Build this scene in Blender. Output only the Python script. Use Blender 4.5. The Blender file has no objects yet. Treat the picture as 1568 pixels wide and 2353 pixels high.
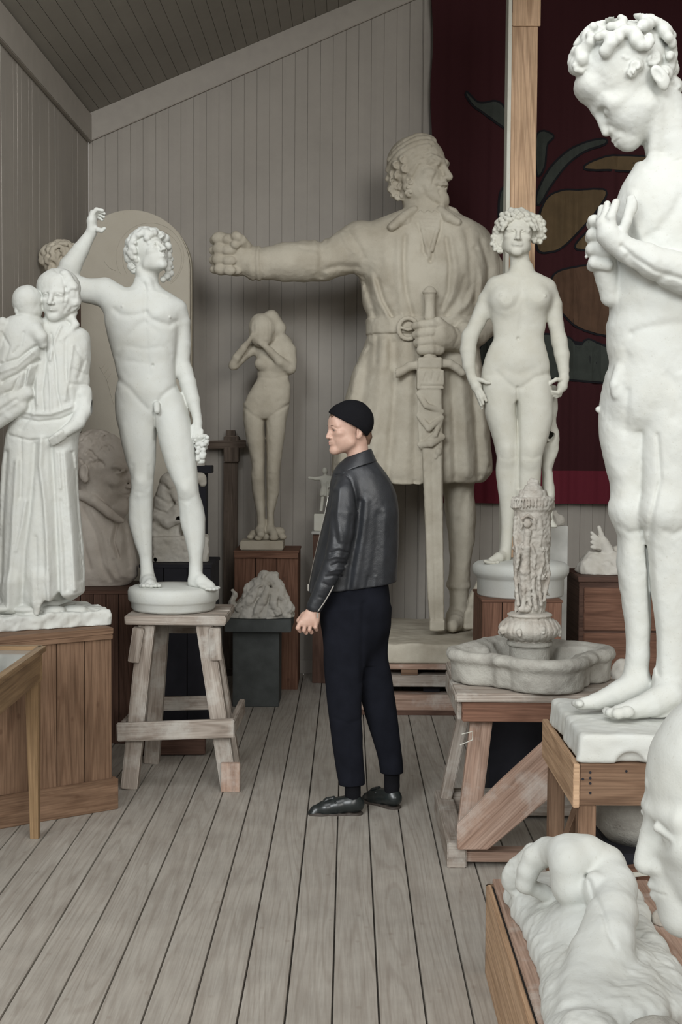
import bpy, bmesh, math, random
import numpy as np
from mathutils import Vector, Matrix
PI = math.pi
SC = bpy.context.scene
COL = SC.collection
# ------------------------------------------------------------------ camera
F = 3150.0; CX, CY = 784.0, 1176.5; CAMZ = 1.67
def _basis():
    y = Vector((802 - CX, -(1004 - CY), -F)).normalized()
    u0 = Vector((0.007, 1, 0)); z = (u0 - y * u0.dot(y)).normalized()
    x = y.cross(z).normalized()
    return x, y, z
BX, BY, BZ = _basis()          # world axes written in camera space
cd = bpy.data.cameras.new('camera'); cam = bpy.data.objects.new('camera', cd); COL.objects.link(cam)
M = Matrix((BX, BY, BZ))       # camera space -> world
cam.matrix_world = Matrix.Translation((0, 0, CAMZ)) @ M.to_4x4()
cd.sensor_fit = 'VERTICAL'; cd.sensor_height = 36.0; cd.lens = F / 2353.0 * 36.0
cd.clip_start = 0.05; cd.clip_end = 100
SC.camera = cam
M3 = np.array(M, dtype=np.float64)
def at(px, py, Y):
    d = M3 @ np.array([px - CX, -(py - CY), -F]); t = Y / d[1]
    return Vector((d[0] * t, Y, CAMZ + d[2] * t))
def floor_at(px, py, z=0.0):
    d = M3 @ np.array([px - CX, -(py - CY), -F]); t = (z - CAMZ) / d[2]
    return Vector((d[0] * t, d[1] * t, z))
# ------------------------------------------------------------------ light
SC.view_settings.view_transform = 'Standard'; SC.view_settings.look = 'None'
SC.view_settings.gamma = 1; SC.view_settings.use_curve_mapping = False
SC.view_settings.exposure = EXPOSURE = -0.02
w = bpy.data.worlds.new('overcast_sky'); SC.world = w; w.use_nodes = True
bg = w.node_tree.nodes['Background']; bg.inputs[0].default_value = (1.0, 0.955, 0.89, 1); bg.inputs[1].default_value = 0.42
def area(name, loc, target, sx, sy, power, col):
    l = bpy.data.lights.new(name, 'AREA'); l.shape = 'RECTANGLE'; l.size = sx; l.size_y = sy
    l.energy = power; l.color = col
    o = bpy.data.objects.new(name, l); COL.objects.link(o); o.location = loc
    o.rotation_euler = (Vector(target) - Vector(loc)).to_track_quat('-Z', 'Y').to_euler()
    return o
area('daylight_left_window', (-7.5, -13.5, 9.5), (0.2, 7.5, 1.2), 10.0, 7.0, 2700, (0.95, 0.985, 1.0))
area('fill_overhead', (0.0, 2.6, 5.6), (0.2, 8.4, 1.0), 3.4, 2.4, 95, (0.98, 0.985, 1.0))  # added overhead fill, aimed at the back of the room; no skylight is modelled
area('fill_right_front', (5.0, -9.0, 5.5), (-0.8, 8.0, 1.8), 6.0, 4.0, 900, (1.0, 0.985, 0.95))  # added fill lamp: lifts the left wall and softens contrast, no real source
wl = area('fill_left_wall', (-1.25, 4.3, 3.7), (-1.82, 7.5, 3.3), 0.7, 0.7, 4, (0.97, 0.985, 1.0)); wl.data.spread = math.radians(60)  # small added lamp that brightens the left wall; there is no window here
SC.cycles.use_denoising = True
SC.cycles.max_bounces = 5; SC.cycles.diffuse_bounces = 3; SC.cycles.glossy_bounces = 2
SC.cycles.transparent_max_bounces = 6; SC.cycles.transmission_bounces = 4
SC.cycles.use_adaptive_sampling = True; SC.cycles.adaptive_threshold = 0.03
# ------------------------------------------------------------------ objects
def thing(name, label, cat, loc=(0, 0, 0), group=None):
    o = bpy.data.objects.new(name, None); COL.objects.link(o); o.empty_display_size = 0.1
    o.location = loc; o['label'] = label; o['category'] = cat
    if group: o['group'] = group
    return o
def tag(o, label, cat, group=None):
    o['label'] = label; o['category'] = cat
    if group: o['group'] = group
    return o
def link(name, me, mat, parent=None):
    o = bpy.data.objects.new(name, me); COL.objects.link(o)
    if mat: me.materials.append(mat)
    if parent is not None:
        o.parent = parent
        off = parent.location.copy(); q = parent.parent
        while q is not None: off += q.location; q = q.parent
        me.transform(Matrix.Translation(-off))
    return o
def structure(o):
    o['kind'] = 'structure'; return o
class MB:
    """collects boards, prisms and turned shapes in world coordinates -> one mesh"""
    def __init__(s): s.v = []; s.f = []; s.uv = []; s.rng = random.Random(7)
    def _add(s, vs, fs, uvs):
        b = len(s.v); s.v += [tuple(p) for p in vs]
        for f, u in zip(fs, uvs): s.f.append([b + i for i in f]); s.uv.append(u)
    def bar(s, p0, p1, w, h, up=(0, 0, 1), taper=1.0):
        p0 = Vector(p0); p1 = Vector(p1); a = (p1 - p0); L = a.length; a.normalize()
        up = Vector(up); side = a.cross(up)
        if side.length < 1e-4: side = a.cross(Vector((0, 1, 0)))
        side.normalize(); u = side.cross(a).normalized()
        vs = []
        for k, (p, t) in enumerate(((p0, 1), (p1, taper))):
            for i, j in ((-1, -1), (1, -1), (1, 1), (-1, 1)):
                vs.append(p + side * (i * w / 2 * t) + u * (j * h / 2 * t))
        fs = [(0, 3, 2, 1), (4, 5, 6, 7), (0, 1, 5, 4), (1, 2, 6, 5), (2, 3, 7, 6), (3, 0, 4, 7)]
        ou = s.rng.uniform(0, 50); ov = s.rng.uniform(0, 50); uvs = []
        for n, f in enumerate(fs):
            q = []
            for i in f:
                k = i % 4; x = L if i > 3 else 0
                cc = ((-1, 1, 1, -1)[k] * w / 2, (-1, -1, 1, 1)[k] * h / 2)
                if n < 2: q.append((ou + cc[0] * 0.3, ov + cc[1]))
                elif n in (2, 4): q.append((ou + x, ov + cc[0]))
                else: q.append((ou + x, ov + cc[1] + w))
            uvs.append(q)
        s._add(vs, fs, uvs); return s
    def box(s, c0, c1, along='x'):
        c0 = Vector(c0); c1 = Vector(c1); m = (c0 + c1) / 2; d = c1 - c0
        if along == 'x': return s.bar((c0.x, m.y, m.z), (c1.x, m.y, m.z), abs(d.y), abs(d.z))
        if along == 'y': return s.bar((m.x, c0.y, m.z), (m.x, c1.y, m.z), abs(d.x), abs(d.z))
        return s.bar((m.x, m.y, c0.z), (m.x, m.y, c1.z), abs(d.x), abs(d.y), up=(0, 1, 0))
    def prism(s, pts, vec):
        n = len(pts); pts = [Vector(p) for p in pts]; vec = Vector(vec)
        vs = pts + [p + vec for p in pts]
        fs = [list(range(n))[::-1], list(range(n, 2 * n))] + [(i, (i + 1) % n, n + (i + 1) % n, n + i) for i in range(n)]
        e = (pts[1] - pts[0]).normalized(); nn = vec.normalized(); g = nn.cross(e)
        uvs = []
        for k, f in enumerate(fs):
            uvs.append([((vs[i].dot(e)), vs[i].dot(g) + (vs[i].dot(nn) if k > 1 else 0)) for i in f])
        s._add(vs, fs, uvs); return s
    def lathe(s, prof, c, n=48, wob=None):
        c = Vector(c); vs = []; fs = []; uvs = []; m = len(prof)
        for i in range(n):
            a = 2 * PI * i / n
            for r, z in prof:
                rr = r * (wob(a, z) if wob else 1)
                vs.append(c + Vector((math.cos(a) * rr, math.sin(a) * rr, z)))
        for i in range(n):
            j = (i + 1) % n
            for k in range(m - 1):
                fs.append((i * m + k, j * m + k, j * m + k + 1, i * m + k + 1))
                u0 = i / n * 2; u1 = (i + 1) / n * 2
                uvs.append([(u0, prof[k][1]), (u1, prof[k][1]), (u1, prof[k + 1][1]), (u0, prof[k + 1][1])])
        s._add(vs, fs, uvs); return s
    def tube(s, pts, r, n=8):
        pts = [Vector(p) for p in pts]; m = len(pts); vs = []; fs = []; uvs = []
        rr = r if isinstance(r, (list, tuple)) else [r] * m
        ref = Vector((0, 0, 1))
        for k, p in enumerate(pts):
            t = (pts[min(k + 1, m - 1)] - pts[max(k - 1, 0)]).normalized()
            a = t.cross(ref)
            if a.length < 1e-3: a = t.cross(Vector((1, 0, 0)))
            a.normalize(); b = t.cross(a)
            for i in range(n):
                th = 2 * PI * i / n; vs.append(p + a * math.cos(th) * rr[k] + b * math.sin(th) * rr[k])
        for k in range(m - 1):
            for i in range(n):
                j = (i + 1) % n
                fs.append((k * n + i, k * n + j, (k + 1) * n + j, (k + 1) * n + i)); uvs.append([(0, 0)] * 4)
        fs.append(list(range(n))[::-1]); uvs.append([(0, 0)] * n)
        fs.append([(m - 1) * n + i for i in range(n)]); uvs.append([(0, 0)] * n)
        s._add(vs, fs, uvs); return s
    def build(s, name, mat, parent=None, bevel=0.0, smooth=False, seg=2, jitter=0.0):
        me = bpy.data.meshes.new(name)
        me.from_pydata(s.v, [], s.f); uv = me.uv_layers.new(name='UVMap')
        flat = [c for f in s.uv for p in f for c in p]; uv.data.foreach_set('uv', flat)
        bm = bmesh.new(); bm.from_mesh(me)
        if jitter:
            r = random.Random(len(s.v))
            for v in bm.verts: v.co += Vector((r.uniform(-1, 1), r.uniform(-1, 1), r.uniform(-1, 1))) * jitter
        bmesh.ops.recalc_face_normals(bm, faces=bm.faces)
        if bevel:
            es = [e for e in bm.edges if len(e.link_faces) == 2 and e.calc_face_angle(0) > 0.5]
            bmesh.ops.bevel(bm, geom=es, offset=bevel, segments=seg, affect='EDGES', clamp_overlap=True)
        bm.to_mesh(me); bm.free()
        if smooth: me.shade_smooth()
        return link(name, me, mat, parent)
# ------------------------------------------------------------------ materials
def nodes(name):
    m = bpy.data.materials.new(name); m.use_nodes = True; nt = m.node_tree
    return m, nt, nt.nodes['Principled BSDF']
def N(nt, t, **kw):
    n = nt.nodes.new(t)
    for k, v in kw.items():
        if k.startswith('i_'):
            key = k[2:]; key = int(key) if key.isdigit() else key.replace('_', ' ')
            n.inputs[key].default_value = v
        else: setattr(n, k, v)
    return n
def ramp(nt, stops):
    r = nt.nodes.new('ShaderNodeValToRGB'); e = r.color_ramp.elements
    while len(e) < len(stops): e.new(0.5)
    for el, (p, c) in zip(e, stops): el.position = p; el.color = (*c, 1)
    return r
def mix(nt, a, b, fac, mode='MIX'):
    m = nt.nodes.new('ShaderNodeMix'); m.data_type = 'RGBA'; m.blend_type = mode
    L = nt.links.new
    for sock, val in ((m.inputs[0], fac), (m.inputs[6], a), (m.inputs[7], b)):
        if isinstance(val, (int, float)): sock.default_value = val
        elif isinstance(val, tuple): sock.default_value = (*val, 1)
        else: L(val, sock)
    return m.outputs[2]
def plaster(name, col, dirt, scale=9.0, bump=0.25, rough=0.8, amount=0.5, fine=140):
    m, nt, b = nodes(name); L = nt.links.new
    tc = N(nt, 'ShaderNodeTexCoord')
    n1 = N(nt, 'ShaderNodeTexNoise', i_Scale=scale, i_Detail=8.0, i_Roughness=0.62); L(tc.outputs['Object'], n1.inputs['Vector'])
    r1 = ramp(nt, [(0.38, (0, 0, 0)), (0.72, (1, 1, 1))]); L(n1.outputs['Fac'], r1.inputs[0])
    mm = N(nt, 'ShaderNodeMath', operation='MULTIPLY', i_1=amount); L(r1.outputs[0], mm.inputs[0])
    c = mix(nt, col, dirt, mm.outputs[0])
    n2 = N(nt, 'ShaderNodeTexNoise', i_Scale=fine, i_Detail=4.0); L(tc.outputs['Object'], n2.inputs['Vector'])
    r2 = ramp(nt, [(0.25, (0.78, 0.75, 0.70)), (0.37, (1, 1, 1))]); L(n2.outputs['Fac'], r2.inputs[0])
    c = mix(nt, c, r2.outputs[0], 0.6, 'MULTIPLY')
    L(c, b.inputs['Base Color']); b.inputs['Roughness'].default_value = rough
    b.inputs['Specular IOR Level'].default_value = 0.25
    bp = N(nt, 'ShaderNodeBump', i_Strength=bump, i_Distance=0.004); L(n2.outputs['Fac'], bp.inputs['Height'])
    n3 = N(nt, 'ShaderNodeTexNoise', i_Scale=28.0, i_Detail=6.0); L(tc.outputs['Object'], n3.inputs['Vector'])
    bp2 = N(nt, 'ShaderNodeBump', i_Strength=bump * 0.8, i_Distance=0.01); L(n3.outputs['Fac'], bp2.inputs['Height'])
    L(bp.outputs[0], bp2.inputs['Normal']); L(bp2.outputs[0], b.inputs['Normal'])
    return m
def wood(name, c0, c1, dark, gs=1.0, rough=0.7, knots=0.5, wear=None, rings=0.22, fine=0.7):
    """UV-mapped board: u runs along the grain"""
    m, nt, b = nodes(name); L = nt.links.new
    uv = N(nt, 'ShaderNodeUVMap', uv_map='UVMap')
    mp = N(nt, 'ShaderNodeMapping'); mp.inputs['Scale'].default_value = (2.2 * gs, 26 * gs, 1); L(uv.outputs[0], mp.inputs[0])
    n1 = N(nt, 'ShaderNodeTexNoise', i_Scale=1.0, i_Detail=6.0, i_Roughness=0.6, i_Distortion=0.6); L(mp.outputs[0], n1.inputs['Vector'])
    mp2 = N(nt, 'ShaderNodeMapping'); mp2.inputs['Scale'].default_value = (5 * gs, 160 * gs, 1); L(uv.outputs[0], mp2.inputs[0])
    n2 = N(nt, 'ShaderNodeTexNoise', i_Scale=1.0, i_Detail=3.0); L(mp2.outputs[0], n2.inputs['Vector'])
    r1 = ramp(nt, [(0.32, c0), (0.68, c1)]); L(n1.outputs['Fac'], r1.inputs[0])
    r2 = ramp(nt, [(0.35, (0.62, 0.6, 0.58)), (0.6, (1, 1, 1))]); L(n2.outputs['Fac'], r2.inputs[0])
    c = mix(nt, r1.outputs[0], r2.outputs[0], fine, 'MULTIPLY')
    mp5 = N(nt, 'ShaderNodeMapping'); mp5.inputs['Scale'].default_value = (0.45 * gs, 7.0 * gs, 1); L(uv.outputs[0], mp5.inputs[0])
    n5 = N(nt, 'ShaderNodeTexNoise', i_Scale=1.0, i_Detail=1.0, i_Roughness=0.4); L(mp5.outputs[0], n5.inputs['Vector'])
    m5 = N(nt, 'ShaderNodeMath', operation='MULTIPLY', i_1=80.0); L(n5.outputs['Fac'], m5.inputs[0])
    s5 = N(nt, 'ShaderNodeMath', operation='SINE'); L(m5.outputs[0], s5.inputs[0])
    r5 = ramp(nt, [(0.35, (1, 1, 1)), (0.95, (0.52, 0.46, 0.42))]); L(s5.outputs[0], r5.inputs[0])
    c = mix(nt, c, r5.outputs[0], rings * 2.0, 'MULTIPLY')
    mp3 = N(nt, 'ShaderNodeMapping'); mp3.inputs['Scale'].default_value = (7, 11, 1); L(uv.outputs[0], mp3.inputs[0])
    v = N(nt, 'ShaderNodeTexVoronoi', i_Scale=1.0); L(mp3.outputs[0], v.inputs['Vector'])
    r3 = ramp(nt, [(0.05, (1, 1, 1)), (0.12, (0, 0, 0))]); L(v.outputs['Distance'], r3.inputs[0])
    mk = N(nt, 'ShaderNodeMath', operation='MULTIPLY', i_1=knots); L(r3.outputs[0], mk.inputs[0])
    c = mix(nt, c, dark, mk.outputs[0])
    tc = N(nt, 'ShaderNodeTexCoord')
    n4 = N(nt, 'ShaderNodeTexNoise', i_Scale=5.0, i_Detail=7.0, i_Roughness=0.65); L(tc.outputs['Object'], n4.inputs['Vector'])
    if wear:
        r4 = ramp(nt, [(0.5, (0, 0, 0)), (0.66, (1, 1, 1))]); L(n4.outputs['Fac'], r4.inputs[0])
        mw = N(nt, 'ShaderNodeMath', operation='MULTIPLY', i_1=0.75); L(r4.outputs[0], mw.inputs[0])
        c = mix(nt, c, wear, mw.outputs[0])
    else:
        r4 = ramp(nt, [(0.3, (0.78, 0.78, 0.78)), (0.7, (1, 1, 1))]); L(n4.outputs['Fac'], r4.inputs[0])
        c = mix(nt, c, r4.outputs[0], 0.8, 'MULTIPLY')
    L(c, b.inputs['Base Color']); b.inputs['Roughness'].default_value = rough
    b.inputs['Specular IOR Level'].default_value = 0.25
    bp = N(nt, 'ShaderNodeBump', i_Strength=0.35, i_Distance=0.002); L(n2.outputs['Fac'], bp.inputs['Height']); L(bp.outputs[0], b.inputs['Normal'])
    return m
def plain(name, col, rough=0.6, metal=0.0, bump=0.0, bs=200, var=0.12, spec=0.3):
    m, nt, b = nodes(name); L = nt.links.new
    tc = N(nt, 'ShaderNodeTexCoord')
    n = N(nt, 'ShaderNodeTexNoise', i_Scale=12.0, i_Detail=6.0); L(tc.outputs['Object'], n.inputs['Vector'])
    r = ramp(nt, [(0.3, tuple(c * (1 - var) for c in col)), (0.7, tuple(min(1, c * (1 + var)) for c in col))]); L(n.outputs['Fac'], r.inputs[0])
    L(r.outputs[0], b.inputs['Base Color']); b.inputs['Roughness'].default_value = rough; b.inputs['Metallic'].default_value = metal
    b.inputs['Specular IOR Level'].default_value = spec
    if bump:
        n2 = N(nt, 'ShaderNodeTexNoise', i_Scale=bs, i_Detail=3.0); L(tc.outputs['Object'], n2.inputs['Vector'])
        bp = N(nt, 'ShaderNodeBump', i_Strength=bump, i_Distance=0.003); L(n2.outputs['Fac'], bp.inputs['Height']); L(bp.outputs[0], b.inputs['Normal'])
    return m
def painted_boards(name, col, axis, width, rough=0.6, var=0.08):
    m, nt, b = nodes(name); L = nt.links.new
    geo = N(nt, 'ShaderNodeNewGeometry'); sx = N(nt, 'ShaderNodeSeparateXYZ'); L(geo.outputs['Position'], sx.inputs[0])
    dv = N(nt, 'ShaderNodeMath', operation='DIVIDE', i_1=width); L(sx.outputs[axis], dv.inputs[0])
    fl = N(nt, 'ShaderNodeMath', operation='FLOOR'); L(dv.outputs[0], fl.inputs[0])
    wn = N(nt, 'ShaderNodeTexWhiteNoise', noise_dimensions='1D'); L(fl.outputs[0], wn.inputs['W'])
    r = ramp(nt, [(0, tuple(c * (1 - var) for c in col)), (1, tuple(c * (1 + var) for c in col))]); L(wn.outputs['Value'], r.inputs[0])
    n = N(nt, 'ShaderNodeTexNoise', i_Scale=3.0, i_Detail=8.0, i_Roughness=0.7); L(geo.outputs['Position'], n.inputs['Vector'])
    r2 = ramp(nt, [(0.3, (0.86, 0.86, 0.86)), (0.7, (1, 1, 1))]); L(n.outputs['Fac'], r2.inputs[0])
    c = mix(nt, r.outputs[0], r2.outputs[0], 0.9, 'MULTIPLY')
    L(c, b.inputs['Base Color']); b.inputs['Roughness'].default_value = rough; b.inputs['Specular IOR Level'].default_value = 0.3
    n2 = N(nt, 'ShaderNodeTexNoise', i_Scale=60.0, i_Detail=4.0); L(geo.outputs['Position'], n2.inputs['Vector'])
    bp = N(nt, 'ShaderNodeBump', i_Strength=0.15, i_Distance=0.002); L(n2.outputs['Fac'], bp.inputs['Height']); L(bp.outputs[0], b.inputs['Normal'])
    return m
# ------------------------------------------------------------------ clay: a signed distance field cut into a mesh
# coordinates of a sculpture: x (right), y (down), d (away), in photo pixels at the sculpture's distance
def _cat(ys, vs, q):
    """smooth monotone-ish interpolation"""
    ys = np.asarray(ys, float); vs = np.asarray(vs, float)
    if len(ys) < 3: return np.interp(q, ys, vs)
    dx = np.diff(ys); s = np.diff(vs) / dx
    m = np.zeros_like(vs); m[0] = s[0]; m[-1] = s[-1]
    for i in range(1, len(vs) - 1):
        m[i] = 0 if s[i - 1] * s[i] <= 0 else (dx[i - 1] + dx[i]) / (dx[i] / s[i - 1] + dx[i - 1] / s[i])
    k = np.clip(np.searchsorted(ys, q) - 1, 0, len(ys) - 2); h = dx[k]; t = np.clip((q - ys[k]) / h, 0, 1)
    return ((2*t**3 - 3*t**2 + 1) * vs[k] + (t**3 - 2*t**2 + t) * h * m[k] + (-2*t**3 + 3*t**2) * vs[k+1] + (t**3 - t**2) * h * m[k+1])
def smin(a, b, k):
    if k <= 0: return np.minimum(a, b)
    h = np.maximum(k - np.abs(a - b), 0) / k
    return np.minimum(a, b) - h * h * k * 0.25
def smax(a, b, k): return -smin(-a, -b, k)
def axis(a, b, h, fine=()):
    out = [a]; x = a
    while x < b:
        st = h
        for f0, f1, fh in fine:
            if f0 <= x < f1: st = min(st, fh)
        x += st; out.append(x)
    return np.array(out, np.float32)
class Field:
    def __init__(s, x0, x1, y0, y1, d0, d1, h=2.0, fx=(), fy=(), fd=()):
        s.ax = [axis(x0, x1, h, fx), axis(y0, y1, h, fy), axis(d0, d1, h, fd)]
        s.g = np.full([len(a) for a in s.ax], 60.0, np.float32); s.persp = True
    def _w(s, lo, hi):
        sl = []
        for a, l, h in zip(s.ax, lo, hi):
            i = max(0, int(np.searchsorted(a, l)) - 1); j = min(len(a), int(np.searchsorted(a, h)) + 1)
            if j <= i: return None, None
            sl.append(slice(i, j))
        X = s.ax[0][sl[0]][:, None, None]; Y = s.ax[1][sl[1]][None, :, None]; D = s.ax[2][sl[2]][None, None, :]
        return tuple(sl), (X, Y, D)
    def pc(s, x, y, d):
        """what stands nearer than the statue's middle is measured larger in the photo: bring it back to scale"""
        q = 1 + d / F if s.persp else 1
        return (802 + (x - 802) * q, 1004 + (y - 1004) * q, d)
    def put(s, lo, hi, fn, k=4, op='u'):
        pad = k + 5
        sl, P = s._w([l - pad for l in lo], [h + pad for h in hi])
        if sl is None: return s
        f = fn(*P); g = s.g[sl]
        if op == 'u': s.g[sl] = smin(g, f, k)
        elif op == 's': s.g[sl] = smax(g, -f, k)
        elif op == 'i': s.g[sl] = smax(g, f, k)
        return s
    def cone(s, a, b, ra, rb, k=4, op='u', fl=1.0):
        a = np.array(s.pc(*a), np.float32); b = np.array(s.pc(*b), np.float32)
        R = max(ra, rb) * max(1, fl); lo = np.minimum(a, b) - R; hi = np.maximum(a, b) + R
        v = b - a; vv = float(v @ v) + 1e-9
        def fn(X, Y, D):
            px, py, pd = X - a[0], Y - a[1], D - a[2]
            t = np.clip((px * v[0] + py * v[1] + pd * v[2]) / vv, 0, 1)
            dd = (pd - t * v[2]) / fl
            return np.sqrt((px - t * v[0])**2 + (py - t * v[1])**2 + dd * dd) - (ra + (rb - ra) * t)
        return s.put(lo, hi, fn, k, op)
    def chain(s, pts, k=4, op='u', fl=1.0, kin=None):
        """pts: (x, y, d, r), one limb"""
        if len(pts) == 2: return s.cone(pts[0][:3], pts[1][:3], pts[0][3], pts[1][3], k, op, fl)
        kin = min(k, 3) if kin is None else kin
        P = np.array([[*s.pc(*p[:3]), p[3]] for p in pts], np.float32); R = P[:, 3] * max(1, fl)
        lo = (P[:, :3] - R[:, None]).min(0); hi = (P[:, :3] + R[:, None]).max(0)
        def fn(X, Y, D):
            out = None
            for a, b in zip(P[:-1], P[1:]):
                v = b[:3] - a[:3]; vv = float(v @ v) + 1e-9
                px, py, pd = X - a[0], Y - a[1], D - a[2]
                t = np.clip((px * v[0] + py * v[1] + pd * v[2]) / vv, 0, 1); dd = (pd - t * v[2]) / fl
                q = np.sqrt((px - t * v[0])**2 + (py - t * v[1])**2 + dd * dd) - (a[3] + (b[3] - a[3]) * t)
                out = q if out is None else smin(out, q, kin)
            return out
        return s.put(lo, hi, fn, k, op)
    def ball(s, x, y, d, r, k=4, op='u'):
        if not hasattr(r, '__len__'): r = (r, r, r)
        return s.ell((x, y, d), r, k, op)
    def ell(s, c, r, k=4, op='u', rot=0.0):
        c = s.pc(*c)
        R = max(r) if rot else None
        lo = [c[i] - (R or r[i]) for i in range(3)]; hi = [c[i] + (R or r[i]) for i in range(3)]
        ca, sa = math.cos(rot), math.sin(rot)
        def fn(X, Y, D):
            x, y, d = X - c[0], Y - c[1], D - c[2]
            if rot: x, y = x * ca + y * sa, -x * sa + y * ca
            k0 = np.sqrt((x / r[0])**2 + (y / r[1])**2 + (d / r[2])**2)
            k1 = np.sqrt((x / r[0]**2)**2 + (y / r[1]**2)**2 + (d / r[2]**2)**2) + 1e-6
            return k0 * (k0 - 1) / k1
        return s.put(lo, hi, fn, k, op)
    def loft(s, rows, k=4, n=2.0, op='u', cap=6):
        """rows: (y, xleft, xright, dfront, dback)"""
        R = np.array(rows, float)
        if s.persp:
            q = 1 + (R[:, 3] + R[:, 4]) / 2 / F; R[:, 0] = 1004 + (R[:, 0] - 1004) * q; R[:, 1] = 802 + (R[:, 1] - 802) * q; R[:, 2] = 802 + (R[:, 2] - 802) * q
        y0, y1 = R[0, 0], R[-1, 0]
        lo = (R[:, 1].min(), y0, R[:, 3].min()); hi = (R[:, 2].max(), y1, R[:, 4].max())
        def fn(X, Y, D):
            q = np.clip(Y.ravel(), y0, y1)
            xl, xr, df, db = [_cat(R[:, 0], R[:, i], q).astype(np.float32)[None, :, None] for i in (1, 2, 3, 4)]
            w = np.maximum((xr - xl) / 2, 0.5); h = np.maximum((db - df) / 2, 0.5)
            u = np.abs(X - (xl + xr) / 2) / w; v = np.abs(D - (df + db) / 2) / h
            if n == 2: rr = np.sqrt(u * u + v * v)
            else: rr = (u**n + v**n)**(1.0 / n)
            gr = np.sqrt((u / w)**2 + (v / h)**2) / (np.sqrt(u * u + v * v) + 1e-6)
            f = (rr - 1) / np.maximum(gr, 1e-4)
            return smax(f, np.maximum(y0 - Y, Y - y1) + 0 * f, cap)
        return s.put(lo, hi, fn, k, op)
    def rbox(s, c, hs, r=2, k=0, op='u', rot=0.0, tilt=0.0):
        c = s.pc(*c)
        R = math.sqrt(sum(x * x for x in hs)) if (rot or tilt) else None
        lo = [c[i] - (R or hs[i]) for i in range(3)]; hi = [c[i] + (R or hs[i]) for i in range(3)]
        ca, sa = math.cos(rot), math.sin(rot); cb, sb = math.cos(tilt), math.sin(tilt)
        def fn(X, Y, D):
            x, y, d = X - c[0], Y - c[1], D - c[2]
            if tilt: x, d = x * cb + d * sb, -x * sb + d * cb      # turn about the vertical
            if rot: x, y = x * ca + y * sa, -x * sa + y * ca
            qx, qy, qd = np.abs(x) - hs[0] + r, np.abs(y) - hs[1] + r, np.abs(d) - hs[2] + r
            return np.sqrt(np.maximum(qx, 0)**2 + np.maximum(qy, 0)**2 + np.maximum(qd, 0)**2) + np.minimum(np.maximum(qx, np.maximum(qy, qd)), 0) - r
        return s.put(lo, hi, fn, k, op)
    def poly(s, pts, d0, d1, r=3, k=3, op='u'):
        """a slab cut to an outline"""
        P = np.array(pts, np.float32); lo = (P[:, 0].min(), P[:, 1].min(), d0); hi = (P[:, 0].max(), P[:, 1].max(), d1)
        def fn(X, Y, D):
            x = X[:, :, 0]; y = Y[:, :, 0]; n = len(P); dd = np.full(np.broadcast(x, y).shape, 1e9, np.float32); ins = np.zeros(dd.shape, bool)
            for i in range(n):
                a = P[i]; b = P[(i + 1) % n]; e = b - a
                t = np.clip(((x - a[0]) * e[0] + (y - a[1]) * e[1]) / (e @ e + 1e-9), 0, 1)
                dd = np.minimum(dd, (x - a[0] - t * e[0])**2 + (y - a[1] - t * e[1])**2)
                c = (a[1] > y) != (b[1] > y)
                ins ^= c & (x < (b[0] - a[0]) * (y - a[1]) / (b[1] - a[1] + 1e-9) + a[0])
            f2 = np.where(ins, -1, 1) * np.sqrt(dd)
            fd = np.abs(D - (d0 + d1) / 2) - (d1 - d0) / 2
            return smax(f2[:, :, None], fd, r * 2)
        return s.put(lo, hi, fn, k, op)
    def top(s, x, y, default=0.0):
        """depth of the near surface at a point"""
        i = int(np.clip(np.searchsorted(s.ax[0], x), 0, len(s.ax[0]) - 1)); j = int(np.clip(np.searchsorted(s.ax[1], y), 0, len(s.ax[1]) - 1))
        col = s.g[i, j] < 0
        return float(s.ax[2][int(np.argmax(col))]) if col.any() else default
    def stroke(s, pts, w, amp, d0=-1e4, d1=0.0, soft=10, at_d=None):
        """press (amp>0) or raise (amp<0) a line drawn on the near side"""
        if at_d is not None: pts = [s.pc(x, y, at_d)[:2] for x, y in pts]
        P = np.array(pts, np.float32); R = 2.6 * w
        lo = (P[:, 0].min() - R, P[:, 1].min() - R, d0); hi = (P[:, 0].max() + R, P[:, 1].max() + R, d1 + soft)
        sl, Q = s._w(lo, hi)
        if sl is None: return s
        X, Y, D = Q; x = X[:, :, 0]; y = Y[:, :, 0]
        dd = np.full(np.broadcast(x, y).shape, 1e9, np.float32)
        for a, b in zip(P[:-1], P[1:]):
            e = b - a
            t = np.clip(((x - a[0]) * e[0] + (y - a[1]) * e[1]) / (e @ e + 1e-9), 0, 1)
            dd = np.minimum(dd, (x - a[0] - t * e[0])**2 + (y - a[1] - t * e[1])**2)
        m = np.exp(-dd / (w * w))[:, :, None] * np.clip((d1 - D) / soft + 0.5, 0, 1)
        s.g[sl] += (amp * m).astype(np.float32)
        return s
    def bump(s, x, y, r, amp, d0=-1e4, d1=0.0, ry=None):
        ry = ry or r
        sl, Q = s._w((x - 2.5 * r, y - 2.5 * ry, d0), (x + 2.5 * r, y + 2.5 * ry, d1))
        if sl is None: return s
        X, Y, D = Q
        s.g[sl] -= amp * np.exp(-((X - x) / r)**2 - ((Y - y) / ry)**2) * np.clip((d1 - D) / 8.0, 0, 1)
        return s
    def noise(s, amp, scale, seed=0, sq=(1, 1, 1), box=None, ridge=False):
        rng = np.random.RandomState(seed)
        if box: sl, Q = s._w(box[0], box[1])
        else: sl = (slice(None),) * 3
        if sl is None: return s
        ws = []; ns = []
        for a, q, ss in zip(s.ax, sq, sl):
            t = (a[ss] - a[0]) / (scale * q); n = int(t.max()) + 3; W = np.zeros((len(t), n), np.float32)
            i = t.astype(int); f = t - i; f = f * f * (3 - 2 * f)
            W[np.arange(len(t)), i] = 1 - f; W[np.arange(len(t)), i + 1] = f; ws.append(W); ns.append(n)
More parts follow.
